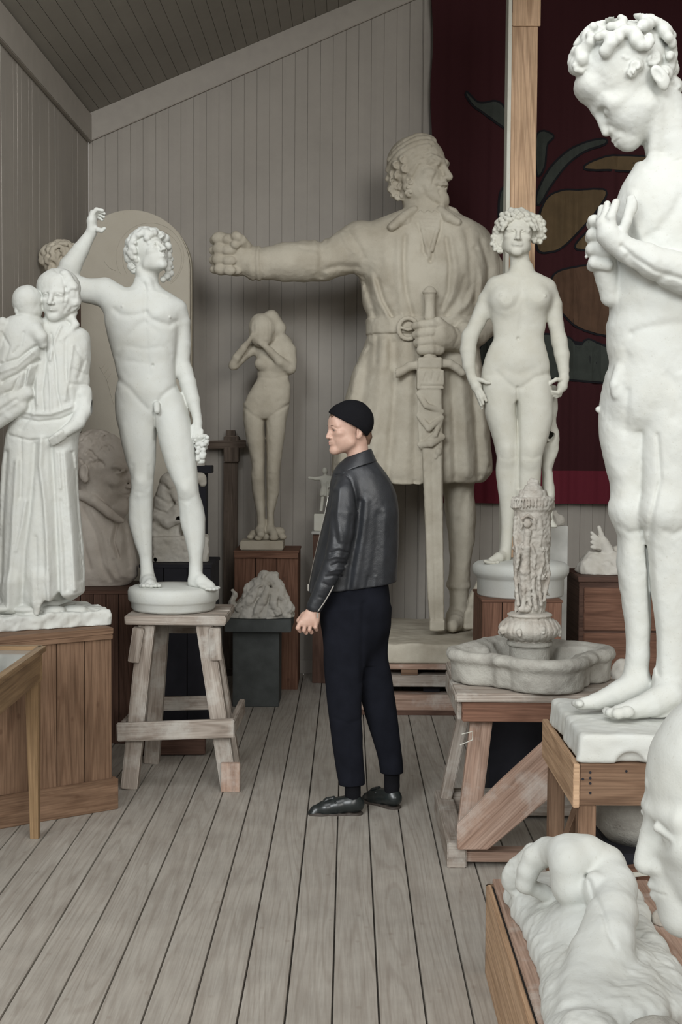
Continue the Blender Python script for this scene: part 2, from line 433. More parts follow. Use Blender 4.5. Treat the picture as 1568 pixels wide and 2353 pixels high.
        L = rng.uniform(-1, 1, ns).astype(np.float32)
        v = np.einsum('ai,ijk->ajk', ws[0], L, optimize=True)
        v = np.einsum('bj,ajk->abk', ws[1], v, optimize=True)
        v = v @ ws[2].T
        if ridge: v = 1 - 2 * np.abs(v)
        if box:
            m = 1.0
            for a, l, h, ax_ in zip([s.ax[i][sl[i]] for i in range(3)], box[0], box[1], range(3)):
                e = np.clip(np.minimum(a - l, h - a) / 8.0, 0, 1); sh = [1, 1, 1]; sh[ax_] = -1; m = m * e.reshape(sh)
            v = v * m
        s.g[sl] -= amp * v.astype(np.float32)
        return s
    def cut(s, y=None, x=None, d=None, side=1):
        """trim everything beyond a plane (side=1: keep smaller values)"""
        for ax_, val in ((1, y), (0, x), (2, d)):
            if val is not None:
                sh = [1, 1, 1]; sh[ax_] = -1
                s.g = np.maximum(s.g, (side * (s.ax[ax_] - val)).reshape(sh)).astype(np.float32)
        return s
    def cutz(s, z, Z0):
        """trim below a level in the room"""
        def row(x):
            y = 1200.0
            for _ in range(6):
                q = at(x, y, Z0).z; y += (z - q) / ((at(x, y + 1, Z0).z - q))
            return y
        xs = s.ax[0]; yc = np.array([row(float(x)) for x in xs[::12]]); yc = np.interp(xs, xs[::12], yc).astype(np.float32) if len(yc) > 1 else np.full(len(xs), yc[0], np.float32)
        s.g = np.maximum(s.g, s.ax[1][None, :, None] - yc[:, None, None]).astype(np.float32)
        return s
    def head(s, c, S, yaw=0, pitch=0, roll=0, k=4, eyes=1.0, fn_extra=None, ears=True, open_eyes=True, slim=1.0, lips=1.0, nose=1.0, chin=1.0, dz=0.0, nt=None, ear=(.055, 0), soft=1.0):
        """c = centre of the skull+face, S = height in px. yaw>0 turns to the photo's right, pitch>0 looks down"""
        cy_, sy_ = math.cos(yaw), math.sin(yaw); cp, sp = math.cos(pitch), math.sin(pitch); cr, sr = math.cos(roll), math.sin(roll)
        Ry = np.array([[cy_, -sy_, 0], [sy_, cy_, 0], [0, 0, 1]]); Rx = np.array([[1, 0, 0], [0, cp, -sp], [0, sp, cp]]); Rr = np.array([[cr, 0, sr], [0, 1, 0], [-sr, 0, cr]])
        # local head frame: x right, y away from the face, z up
        Mx = (Rr @ Ry @ Rx).astype(np.float32)
        c = s.pc(*c); s.hm = (np.array(c, float), S, Mx)
        def fn(X, Y, D):
            wx, wy, wz = (X - c[0]) / S, (D - c[2]) / S, -(Y - c[1]) / S
            x = wx * Mx[0, 0] + wy * Mx[1, 0] + wz * Mx[2, 0]
            y = wx * Mx[0, 1] + wy * Mx[1, 1] + wz * Mx[2, 1]
            z = wx * Mx[0, 2] + wy * Mx[1, 2] + wz * Mx[2, 2]
            ax = np.abs(x) / slim; zz_ = [z]
            def E(cx, cy, cz, rx, ry, rz):
                a, b_, c_ = (ax - cx), (y - cy), (zz_[0] - cz)
                k0 = np.sqrt((a / rx)**2 + (b_ / ry)**2 + (c_ / rz)**2); k1 = np.sqrt((a / rx**2)**2 + (b_ / ry**2)**2 + (c_ / rz**2)**2) + 1e-6
                return k0 * (k0 - 1) / k1
            def Cn(p, q, ra, rb):
                v = [q[i] - p[i] for i in range(3)]; vv = sum(t * t for t in v)
                a, b_, c_ = ax - p[0], y - p[1], zz_[0] - p[2]
                t = np.clip((a * v[0] + b_ * v[1] + c_ * v[2]) / vv, 0, 1)
                return np.sqrt((a - t * v[0])**2 + (b_ - t * v[1])**2 + (c_ - t * v[2])**2) - (ra + (rb - ra) * t)
            f = E(0, .07, .15, .315, .40, .345)
            f = smin(f, E(0, -.10, -.10, .245, .27, .36), .10)
            f = smin(f, Cn((.035, -.25, -.385), (.19, -.03, -.27), .085 * chin, .088), .10)
            f = smin(f, E(.11, -.14, -.20, .135, .17, .17), .08)
            f = smin(f, E(.155, -.235, -.075, .10, .10, .075), .06)          # cheekbones
            f = smin(f, E(0, -.300, -.405, .085, .072 * chin, .072), .085)       # chin
            zz_[0] = z - dz
            f = smin(f, Cn((.03, -.335, .085), (.185, -.27, .085), .045, .04), .05)  # brow
            f = smax(f, -E(.118, -.388, .015, .092, .078, .056), .04)         # sockets
            if open_eyes:
                f = smin(f, E(.118, -.264, .010, .078, .074, .058), .010)
                f = smin(f, Cn((.058, -.322, .026), (.118, -.348, .052), .014, .017), .014)
                f = smin(f, Cn((.118, -.348, .052), (.182, -.308, .018), .017, .012), .014)
                f = smin(f, Cn((.068, -.326, -.020), (.165, -.312, -.026), .013, .010), .014)
            else:
                f = smin(f, E(.118, -.265, .008, .075, .080, .055), .02)
                f = smin(f, Cn((.065, -.33, -.008), (.172, -.315, -.010), .008, .006), .012)
            f = smin(f, Cn((0, -.345, .07), (0, nt if nt is not None else -.455 - .03 * (nose - 1), -.115), .034, .047 * nose), .045)   # nose
            f = smin(f, E(.046, (nt if nt is not None else -.455) + .05, -.132, .034, .042, .028), .025)
            f = smax(f, -E(.024, (nt if nt is not None else -.455) + .03, -.162, .014, .022, .012), .012)
            f = smin(f, E(0, -.335, -.225, .095, .060, .07), .05)            # mouth mound
            f = smin(f, Cn((0, -.392, -.212), (.082, -.350, -.222), .019 * lips, .008), .014)
            f = smin(f, Cn((0, -.386, -.254), (.070, -.348, -.244), .022 * lips, .009), .014)
            f = smax(f, -Cn((0, -.415, -.232), (.092, -.365, -.231), .006, .005), .010)
            zz_[0] = z
            if ears:
                ey, ez = ear
                e = E(.325, ey, ez, .032, .062, .105); e = smin(e, E(.315, ey - .025, ez - .075, .03, .04, .05), .02)
                e = smax(e, -E(.357, ey - .02, ez + .02, .022, .032, .062), .012)
                f = smin(f, e, .02)
            if fn_extra is not None: f = fn_extra(f, x, y, z, ax, E, Cn)
            return f * S
        h = S * 0.72
        return s.put([c[0] - h, c[1] - h, c[2] - h], [c[0] + h, c[1] + h, c[2] + h], fn, k)
    def hp(s, x, y, z):
        """head-space point -> (x, y, d)"""
        c, S, Mx = s.hm; w_ = Mx @ np.array([x, y, z]) * S
        return (c[0] + w_[0], c[1] - w_[2], c[2] + w_[1])
    def curls(s, n, zmin, r0, r1, seed=1, k=3, ok=None, swirl=True, depth=1.0):
        """locks of hair laid over the skull"""
        rng = random.Random(seed); c, S, Mx = s.hm; keep = s.persp; s.persp = False
        for i in range(n):
            zz = 1 - 2 * (i + .5) / n; ph = i * 2.39996 + rng.uniform(-.2, .2); rr = math.sqrt(max(0, 1 - zz * zz))
            p = (rr * math.cos(ph) * .335, .07 + rr * math.sin(ph) * .41, .15 + zz * .36)
            if ok is not None:
                if not ok(*p): continue
            elif p[2] < zmin or (p[1] < -.2 and p[2] < .27): continue
            q = s.hp(*p); r = rng.uniform(r0, r1) * S
            if swirl:
                a = rng.uniform(0, 6.28); m = 5; pts = []
                t1 = np.cross([p[0], p[1] - .07, p[2] - .15], [0, 0, 1.0]); t1 = t1 / (np.linalg.norm(t1) + 1e-6)
                nn = np.array([p[0], p[1] - .07, p[2] - .15]); nn = nn / np.linalg.norm(nn); t2 = np.cross(nn, t1)
                for j in range(m):
                    th = a + j * .85; rad = r / S * (.95 - .10 * j)
                    o = np.array(p) + t1 * math.cos(th) * rad + t2 * math.sin(th) * rad + nn * (.012 + .006 * j) * depth
                    pts.append((*s.hp(*o), r * (.60 - .05 * j)))
                s.chain(pts, k=r * .35)
            else: s.ball(*q, r, k=k)
        s.persp = keep
        return s
    def surface(s):
        g = s.g; ins = g < 0; nx, ny, nz = g.shape
        c = ins[:-1, :-1, :-1].astype(np.int8)
        for dx in (0, 1):
            for dy in (0, 1):
                for dz in (0, 1):
                    if dx or dy or dz: c = c + ins[dx:nx - 1 + dx, dy:ny - 1 + dy, dz:nz - 1 + dz]
        idx = np.argwhere((c > 0) & (c < 8)); del c
        vid = np.full((nx - 1, ny - 1, nz - 1), -1, np.int32); vid[tuple(idx.T)] = np.arange(len(idx))
        acc = np.zeros((len(idx), 3)); cnt = np.zeros(len(idx))
        corners = [(a, b, e) for a in (0, 1) for b in (0, 1) for e in (0, 1)]
        cv = {q: g[idx[:, 0] + q[0], idx[:, 1] + q[1], idx[:, 2] + q[2]].astype(np.float64) for q in corners}
        for q in corners:
            for a_ in range(3):
                if q[a_]: continue
                r = list(q); r[a_] = 1; r = tuple(r); va, vb = cv[q], cv[r]; m = (va < 0) != (vb < 0)
                t = np.where(m, va / np.where(m, va - vb, 1), 0)
                for e in range(3):
                    acc[:, e] += m * (q[e] + (t if e == a_ else 0))
                cnt += m
        loc = acc / cnt[:, None]
        V = np.empty((len(idx), 3))
        for e in range(3):
            a = s.ax[e].astype(np.float64); i = idx[:, e]; V[:, e] = a[i] + (a[i + 1] - a[i]) * loc[:, e]
        Fs = []
        def quads(m, o, flip):
            ii = np.argwhere(m)
            if not len(ii): return
            q = [vid[tuple((ii + np.array(w_)).T)] for w_ in o]; q = np.stack(q, 1); q = q[(q >= 0).all(1)]
            Fs.append(q[:, ::-1] if flip else q)
        for a_ in range(3):
            b_, c_ = [(1, 2), (2, 0), (0, 1)][a_]
            sa = [slice(None)] * 3; sb = [slice(None)] * 3
            for e in (b_, c_): sa[e] = slice(1, -1); sb[e] = slice(1, -1)
            sa[a_] = slice(0, -1); sb[a_] = slice(1, None)
            A = ins[tuple(sa)]; B = ins[tuple(sb)]
            base = [0, 0, 0]; o = []
            for du, dv in ((0, 0), (1, 0), (1, 1), (0, 1)):
                w_ = [0, 0, 0]; w_[b_] = du; w_[c_] = dv; o.append(w_)
            quads(A & ~B, o, False); quads(~A & B, o, True)
        return V, np.concatenate(Fs)
    def build(s, name, mat, Z0, parent=None, smooth=2, place=None, keep=True):
        V, Q = s.surface(); s.g = None
        used = np.unique(Q); remap = np.full(len(V), -1); remap[used] = np.arange(len(used)); V = V[used]; Q = remap[Q]
        if smooth:                                  # relax
            e = np.concatenate([Q[:, [0, 1]], Q[:, [1, 2]], Q[:, [2, 3]], Q[:, [3, 0]]])
            n = len(V); deg = np.bincount(e[:, 0], minlength=n) + np.bincount(e[:, 1], minlength=n) + 1e-9
            for it in range(smooth):
                L = np.stack([np.bincount(e[:, 0], V[e[:, 1], i], n) + np.bincount(e[:, 1], V[e[:, 0], i], n) for i in range(3)], 1) / deg[:, None] - V
                V = V + L * (0.55 if it % 2 == 0 else -0.2)
        if place is None:
            ray = np.stack([V[:, 0] - CX, -(V[:, 1] - CY), np.full(len(V), -F)], 1) @ M3.T
            t = Z0 / ray[:, 1]; W = ray * t[:, None]; W[:, 2] += CAMZ; W[:, 1] = Z0 + V[:, 2] * (Z0 / F)
        else: W = place(V)
        me = bpy.data.meshes.new(name); nq = len(Q)
        me.vertices.add(len(W)); me.vertices.foreach_set('co', W.astype(np.float32).ravel())
        me.loops.add(nq * 4); me.loops.foreach_set('vertex_index', Q[:, ::1].astype(np.int32).ravel())
        me.polygons.add(nq); me.polygons.foreach_set('loop_start', np.arange(0, nq * 4, 4, dtype=np.int32))
        me.polygons.foreach_set('loop_total', np.full(nq, 4, np.int32))
        me.update(calc_edges=True)
        # outward normals
        bm_v = me.vertices; me.calc_loop_triangles() if False else None
        p = W[Q[:, 0]]; n_ = np.cross(W[Q[:, 1]] - W[Q[:, 0]], W[Q[:, 2]] - W[Q[:, 0]]); vol = (p * n_).sum()
        if vol < 0: me.flip_normals()
        me.shade_smooth()
        return link(name, me, mat, parent)
# ------------------------------------------------------------------ materials of the place
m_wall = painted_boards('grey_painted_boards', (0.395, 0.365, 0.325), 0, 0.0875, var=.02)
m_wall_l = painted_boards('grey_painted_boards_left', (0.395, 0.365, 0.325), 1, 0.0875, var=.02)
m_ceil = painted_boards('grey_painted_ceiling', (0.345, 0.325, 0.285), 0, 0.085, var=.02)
m_trim = plain('grey_painted_trim', (0.395, 0.365, 0.325), 0.6, bump=0.1, var=0.05)
m_floor = wood('scrubbed_floor_boards', (0.385, 0.35, 0.305), (0.475, 0.445, 0.395), (0.2, 0.15, 0.11), gs=1.0, rough=0.62, knots=0.25, rings=0.12, fine=0.32)
m_gap = plain('dark_gap', (0.03, 0.025, 0.022), 0.9)
m_pine = wood('stained_pine', (0.19, 0.115, 0.072), (0.28, 0.175, 0.112), (0.10, 0.05, 0.03), knots=0.5)
m_pine_red = wood('red_brown_pine', (0.170, 0.086, 0.056), (0.26, 0.136, 0.09), (0.08, 0.04, 0.03), knots=0.5)
m_pine_dark = wood('dark_brown_pine', (0.10, 0.055, 0.04), (0.16, 0.09, 0.065), (0.04, 0.03, 0.02), knots=0.4)
m_pine_pale = wood('pale_planed_pine', (0.50, 0.33, 0.20), (0.63, 0.43, 0.28), (0.25, 0.13, 0.08), gs=0.8, knots=0.25)
m_grey_wood = wood('weathered_grey_wood', (0.30, 0.255, 0.215), (0.44, 0.39, 0.34), (0.12, 0.10, 0.08), knots=0.3, wear=(0.50, 0.48, 0.44))
m_pink_wood = wood('plaster_stained_wood', (0.36, 0.235, 0.175), (0.46, 0.33, 0.26), (0.15, 0.09, 0.07), knots=0.3, wear=(0.52, 0.46, 0.41))
m_oak = wood('oiled_oak', (0.26, 0.165, 0.085), (0.36, 0.24, 0.13), (0.12, 0.07, 0.03), gs=0.8, knots=0.1, rough=0.45)
m_dark_green = plain('dark_grey_green_paint', (0.075, 0.082, 0.080), 0.75, bump=0.4, bs=180, var=0.2)
m_black_box = plain('black_painted_wood', (0.018, 0.018, 0.024), 0.8, var=0.2)
m_white_board = plain('off_white_board', (0.47, 0.47, 0.44), 0.7, bump=0.1)
m_pl_white = plaster('white_plaster', (0.575, 0.59, 0.56), (0.52, 0.515, 0.455), amount=0.45, bump=.14)
m_pl_cream = plaster('cream_plaster', (0.59, 0.585, 0.52), (0.50, 0.48, 0.395), amount=0.55, bump=.14)
m_pl_tan = plaster('dusty_tan_plaster', (0.55, 0.51, 0.42), (0.38, 0.335, 0.26), amount=0.8, scale=5)
m_pl_grey = plaster('grey_plaster', (0.56, 0.54, 0.49), (0.40, 0.37, 0.31), amount=0.7)
m_pl_bust = plaster('brown_grey_plaster', (0.60, 0.55, 0.49), (0.44, 0.385, 0.33), amount=0.7)
m_stone = plaster('weathered_basin_stone', (0.40, 0.39, 0.35), (0.22, 0.205, 0.18), scale=12, amount=0.8, bump=0.5)
m_reliefstone = plaster('weathered_relief_stone', (0.52, 0.50, 0.45), (0.35, 0.30, 0.25), scale=14, amount=0.8, bump=0.4)
# ------------------------------------------------------------------ room
YB = 9.6
XL = at(203, 329, YB).x
def boards(name, O, U, V_, nrm, ul, vl, wd, mat, off=0.0, g=0.0017, dep=0.006, parent=None, seed=3, joints=0):
    """a wall of boards: U across the boards, V_ along them, v-grooves between"""
    O = Vector(O); U = Vector(U).normalized(); V_ = Vector(V_).normalized(); nrm = Vector(nrm).normalized()
    mb = MB(); rng = random.Random(seed); u = off - wd * math.ceil(off / wd)
    def strip(a, ha, b, hb, ou, ov):
        p = [O + U * a + nrm * ha, O + U * b + nrm * hb]; q = [p[0] + V_ * vl, p[1] + V_ * vl]
        mb._add([p[0], p[1], q[1], q[0]], [(0, 1, 2, 3)], [[(ou, ov), (ou, ov + b - a), (ou + vl, ov + b - a), (ou + vl, ov)]])
    while u < ul:
        a = max(u, 0); b = min(u + wd, ul); lift = rng.uniform(-0.001, 0.001); ou = rng.uniform(0, 90); ov = rng.uniform(0, 90)
        if b - a > 3 * g:
            strip(a, -dep, a + g * 0.6, -dep, ou, ov); strip(a + g * 0.6, -dep, a + g, lift, ou, ov)
            strip(a + g, lift, b - g, lift, ou, ov); strip(b - g, lift, b - g * 0.6, -dep, ou, ov); strip(b - g * 0.6, -dep, b, -dep, ou, ov)
        u += wd
    me = bpy.data.meshes.new(name); me.from_pydata(mb.v, [], mb.f); uv = me.uv_layers.new(name='UVMap')
    uv.data.foreach_set('uv', [c for f in mb.uv for p in f for c in p])
    return structure(link(name, me, mat, parent))
boards('floor', (-1.9, -0.5, 0), (1, 0, 0), (0, 1, 0), (0, 0, 1), 5.4, YB + 0.5, 0.1358, m_floor, off=(-0.0367 + 1.9) % 0.1358, g=0.0034, dep=0.014)
mb = MB().box((-1.9, -0.5, -0.06), (3.5, YB + 0.05, -0.014)); structure(mb.build('trim_6', m_gap))
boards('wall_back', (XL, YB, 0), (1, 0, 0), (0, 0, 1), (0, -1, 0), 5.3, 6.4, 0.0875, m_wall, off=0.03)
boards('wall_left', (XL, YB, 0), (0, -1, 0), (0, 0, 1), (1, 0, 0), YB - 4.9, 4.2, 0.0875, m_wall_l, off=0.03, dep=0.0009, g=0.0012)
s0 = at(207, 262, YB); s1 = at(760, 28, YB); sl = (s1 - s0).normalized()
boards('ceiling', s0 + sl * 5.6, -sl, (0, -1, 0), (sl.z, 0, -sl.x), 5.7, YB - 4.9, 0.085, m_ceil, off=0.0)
# sloping board under the ceiling on the back wall, its twin along the left wall
q0 = at(203, 329, YB); q1 = at(890, 29, YB); ql = (q1 - q0).normalized()
a0 = at(203, 262, YB - 0.03)
mb = MB(); mb.prism([(q0.x, YB, q0.z), (q0.x + ql.x * 5, YB, q0.z + ql.z * 5), (s0.x + sl.x * 5.4, YB, s0.z + sl.z * 5.4), (s0.x, YB, s0.z)], (0, -0.03, 0))
structure(mb.build('trim_1', m_trim, bevel=0.004))
mb = MB().box((XL, YB - 0.03, q0.z), (XL + 0.03, 4.9, s0.z - 0.01), 'y'); structure(mb.build('trim_2', m_trim, bevel=0.004))
mb = MB().box((at(972, 300, YB).x, YB - 0.022, 0), (at(988, 300, YB).x, YB, 5.6), 'z'); structure(mb.build('trim_3', m_trim, bevel=0.003))
mb = MB().box((XL, YB - 0.02, 0), (3.4, YB, 0.10)); structure(mb.build('baseboard_back', m_trim, bevel=0.004))
mb = MB().box((3.45, 0.5, 0), (3.5, YB, 6), 'y'); structure(mb.build('wall_right', m_trim))
# ------------------------------------------------------------------ crates and boxes
def crate(name, label, cat, O, e, w, dp, z0, z1, mat, top=0.03, npl=5, over=0.006, skirt=0.0, mats=None, rim=0.0, body='planked_side', face='v', group=None):
    """O = near left bottom corner, e = direction along the near face (left to right)"""
    O = Vector((O[0], O[1], 0)); e = Vector((e[0], e[1], 0)).normalized(); i = Vector((-e.y, e.x, 0))
    r = thing(name, label, cat, O + e * w / 2 + i * dp / 2 + Vector((0, 0, z0)), group)
    H = z1 - z0 - top; Z = Vector((0, 0, 1)); t = 0.018
    core = MB(); c = O + e * w / 2 + i * dp / 2
    core.bar(c - e * (w / 2 - t) + Z * (z0 + H / 2), c + e * (w / 2 - t) + Z * (z0 + H / 2), dp - 2 * t, H - 0.002)
    core.build('carcass', m_gap, r)
    for s, (P, d, L) in enumerate(((O, e, w), (O + e * w, i, dp), (O, i, dp))):
        f = MB(); f.rng = random.Random(s + int(w * 1000)); n = max(1, round(npl * L / w)); nn = i if s == 0 else (-e if s == 1 else e)
        for k in range(n):
            g = 0.0022
            if face == 'v':
                q = P + d * (L * (k + .5) / n) + nn * t / 2
                f.bar(q + Z * (z0), q + Z * (z0 + H), L / n - 2 * g, t, up=nn)
            else:
                zz = z0 + H * (k + .5) / n
                f.bar(P + nn * t / 2 + Z * zz + d * t * 0, P + d * L + nn * t / 2 + Z * zz, t, H / n - 2 * g)
        f.build(body, mat, r, bevel=0.0015, seg=1)
    tp = MB(); tp.bar(c - e * (w / 2 + over) + Z * (z1 - top / 2), c + e * (w / 2 + over) + Z * (z1 - top / 2), dp + 2 * over, top)
    tp.build('top_board', mat, r, bevel=0.003)
    if rim:
        f = MB(); f.bar(O - i * 0.006 + Z * (z1 - top - rim / 2), O + e * w - i * 0.006 + Z * (z1 - top - rim / 2), 0.012, rim); f.build('rail', mat, r, bevel=0.002)
    if skirt:
        f = MB(); f.bar(O - i * 0.011 + Z * (z0 + skirt / 2) - e * .02, O - i * 0.011 + e * (w + .02) + Z * (z0 + skirt / 2), 0.022, skirt)
        f.bar(O + e * (w + .011) + Z * (z0 + skirt / 2), O + e * (w + .011) + i * dp + Z * (z0 + skirt / 2), 0.022, skirt); f.build('skirting', mat, r, bevel=0.003)
    return r
rb = floor_at(258, 1858); lb = floor_at(0, 1902); e = (rb - lb).normalized()
CR1_top = 0.817
crate('plank_crate', 'large honey brown plank crate with a skirting board, under the mother and child statue', 'crate', rb - e * 0.66, e, 0.66, 0.38, 0, CR1_top, m_pine, npl=5, skirt=0.14, rim=0.02)
# crate under the shrouded girl
Zg = 8.98; g0 = at(538, 1580, Zg); g1 = at(684, 1580, Zg); GT = at(600, 1266, Zg).z
crate('wooden_crate', 'red brown plank crate against the wall under the statue of the girl hiding her face', 'crate', (g0.x, Zg), (1, 0, 0), g1.x - g0.x, 0.45, 0, GT, m_pine_red, npl=3, top=0.012, rim=0.035)
# green pedestal with the small group
Zp = 8.39; a = at(535, 1500, Zp); b = at(641, 1500, Zp); PT = at(600, 1425, Zp - .05).z
r = thing('pedestal', 'dark grey green box pedestal with an overhanging top, carrying the small plaster nymph group', 'pedestal', ((a.x + b.x) / 2, Zp + 0.2, 0))
MB().box((a.x, Zp, 0), (b.x, Zp + 0.36, PT - 0.075), 'z').build('plinth_box', m_dark_green, r, bevel=0.004)
a2 = at(516, 1440, Zp - .05); b2 = at(669, 1440, Zp - .05)
MB().box((a2.x, Zp - 0.05, PT - 0.075), (b2.x, Zp + 0.42, PT)).build('top_slab', m_dark_green, r, bevel=0.004)
# dark crate beneath the bust, black box under the kneeling figure
Zb = 7.35
a = at(188, 1500, Zb); b = at(302, 1500, Zb); BT = at(250, 1357, Zb).z
crate('bust_crate', 'dark brown plank box beneath the colossal bust, between large crate and trestle', 'crate', (a.x - 0.35, Zb), (1, 0, 0), b.x - a.x + 0.35, 0.52, 0, BT, m_pine_dark, npl=9, top=0.02)
Zk = 7.58; a = at(322, 1400, Zk); b = at(484, 1400, Zk); KT = at(400, 1297, Zk).z
crate('black_box', 'black stained box behind the trestle legs, carrying the kneeling figure', 'box', (a.x, Zk), (1, 0, 0), b.x - a.x, 0.5, 0, KT, m_black_box, npl=3, top=0.02)
# low plank lying behind the trestle
p = floor_at(318, 1738); q = floor_at(470, 1737)
o = MB().bar((p.x, p.y + .06, 0.05), (q.x, q.y + .06, 0.05), 0.11, 0.09).build('wood_block', m_pine_dark, bevel=0.004)
tag(o, 'dark wooden block lying on the floor behind the grey trestle', 'block')
# ------------------------------------------------------------------ grey trestle under the youth
TT = floor_at(400, 1437, 0.0).z
Yf = 6.40; zt = at(400, 1437, Yf).z
r = thing('trestle_stand', 'weathered grey wooden trestle with splayed legs under the youth with grapes', 'trestle', (at(400, 1437, 6.65).x, 6.65, 0))
l = at(286, 1437, Yf); q = at(519, 1437, Yf); th = 0.042
mb = MB(); n = 4
for k in range(n):
    y0 = Yf + 0.5 * k / n; mb.box((l.x, y0 + .001, zt), (q.x, y0 + 0.5 / n - .001, zt + th))
mb.build('top_board', m_grey_wood, r, bevel=0.005, jitter=0.0015)
TZ = zt + th
def leg(pt, pb, w, d, mat, name='leg', par=r): return MB().bar(pt, pb, w, d, up=(0, 1, 0)).build(name, mat, par, bevel=0.005, jitter=0.001)
for (tx, bx, fy, by) in ((338, 287, 6.44, 6.40), (470, 523, 6.44, 6.40)):
    t_ = at(tx, 1440, fy + .02); b_ = floor_at(bx, 1830); b_.y = 6.41
    leg((t_.x, fy + .03, zt), (b_.x, 6.41, 0.001), 0.078, 0.07, m_grey_wood)
    leg((t_.x + (0.02 if tx < 400 else -0.02), fy + .40, zt), (b_.x + (0.03 if tx < 400 else -0.03), 6.93, 0.001), 0.075, 0.07, m_grey_wood)
for (x0, y0, x1, y1) in ((318, 1443, 306, 1523), (493, 1443, 497, 1518)):
    p_ = at(x0, y0, 6.40); q_ = at(x1, y1, 6.40)
    MB().bar((p_.x, 6.425, p_.z), (q_.x, 6.425, q_.z), 0.052, 0.05, up=(0, 1, 0)).build('cleat', m_grey_wood, r, bevel=0.004, jitter=.001)
p_ = at(270, 1680, 6.36); q_ = at(540, 1671, 6.36)
MB().bar((p_.x, 6.345, p_.z), (q_.x, 6.345, q_.z), 0.03, 0.085).build('stretcher', m_grey_wood, r, bevel=0.005, jitter=.002)
p_ = at(334, 1620, 6.96); q_ = at(480, 1617, 6.96)
MB().bar((p_.x, 6.99, p_.z), (q_.x, 6.99, q_.z), 0.03, 0.07).build('stretcher', m_grey_wood, r, bevel=0.004)
for xx in (283, 531):
    p_ = at(xx, 1676, 6.42); MB().bar((p_.x, 6.40, p_.z), (p_.x * .98, 6.98, p_.z), 0.03, 0.075).build('stretcher', m_grey_wood, r, bevel=0.004)
p_ = at(357, 1460, 6.47); q_ = at(452, 1460, 6.47)
MB().bar((p_.x, 6.86, p_.z), (q_.x, 6.86, p_.z), 0.02, 0.09).build('apron', m_grey_wood, r, bevel=0.003)
# foot shoe on the right leg
p_ = floor_at(526, 1832); MB().box((p_.x - .045, 6.35, 0), (p_.x + .045, 6.372, 0.14), 'z').build('foot_block', m_pink_wood, r, bevel=0.003)
# ------------------------------------------------------------------ display table, left edge
zt = 0.795
A = floor_at(97, 1492, zt); B = A + Vector((-.38, .0, 0)); C = floor_at(-60, 1605, zt); D_ = B + (C - A)
r = thing('display_table', 'oak display table with a glass top and tapering leg at the left edge', 'table', ((A.x + B.x) / 2, (A.y + C.y) / 2, 0))
Zv = Vector((0, 0, 1))
for nm, p, q in (('apron', A, B), ('apron', A, C)):
    d = (q - p).normalized(); n_ = Vector((-d.y, d.x, 0)) * (0.012 if q is C else -0.012) * -1
    MB().bar(p - Zv * 0.064 + d * 0 + n_, q - Zv * 0.064 + n_, 0.022, 0.128).build(nm, m_oak, r, bevel=0.002)
mb = MB()
for p, q in ((A, B), (A, C), (C, D_), (B, D_)):
    mb.bar(p + Zv * 0.004, q + Zv * 0.004, 0.035, 0.022)
mb.build('frame', m_oak, r, bevel=0.002)
m_glass = plain('dusty_glass', (0.42, 0.43, 0.41), 0.12, spec=0.6)
m_glass.node_tree.nodes['Principled BSDF'].inputs['Transmission Weight'].default_value = 0.35
mb = MB(); mb.prism([A - Zv * .006, B - Zv * .006, D_ - Zv * .006, C - Zv * .006], (0, 0, 0.004)); mb.build('glass_top', m_glass, r)
G_ = (A + B + C + D_) / 4
mb = MB(); mb.prism([q * .8 + G_ * .2 - Zv * .06 for q in (A, B, D_, C)], (0, 0, 0.01)); mb.build('tray', m_white_board, r)
lt = at(78, 1560, 5.62); lb_ = floor_at(81, 1926)
MB().bar((lt.x, lb_.y, zt - 0.02), (lb_.x, lb_.y, 0.0), 0.058, 0.058, up=(0, 1, 0), taper=0.62).build('leg', m_oak, r, bevel=0.003)
# ------------------------------------------------------------------ old modelling post with a cross bar
Yp = 9.50
r = thing('modelling_post', 'old dark wooden modelling post with a cross bar, left of the girl statue', 'post', (at(529, 1400, Yp).x, Yp, 0))
m_old = wood('old_brown_timber', (0.10, 0.075, 0.058), (0.17, 0.13, 0.10), (0.03, 0.02, 0.02), knots=0.2)
a = at(513, 1500, Yp); b = at(545, 1500, Yp); t1 = at(529, 1062, Yp)
MB().box((a.x, Yp, 0), (b.x, Yp + .07, t1.z), 'z').build('upright', m_old, r, bevel=0.004, jitter=.001)
a = at(514, 1500, Yp); b = at(548, 1500, Yp)
MB().box((a.x, Yp - .03, t1.z), (b.x, Yp + .07, at(0, 998, Yp).z), 'z').build('head_block', m_old, r, bevel=0.006)
MB().box((at(519, 990, Yp).x, Yp, at(0, 998, Yp).z), (at(540, 990, Yp).x, Yp + .06, at(0, 985, Yp).z), 'z').build('tenon', m_old, r, bevel=0.003)
MB().bar(at(477, 1022, Yp - .01), at(566, 1020, Yp - .01), 0.04, 0.055).build('cross_bar', m_old, r, bevel=0.004)
MB().box((at(497, 1500, Yp).x, Yp - .02, 0), (at(536, 1500, Yp).x, Yp + .07, 0.05)).build('foot', m_old, r, bevel=0.004)
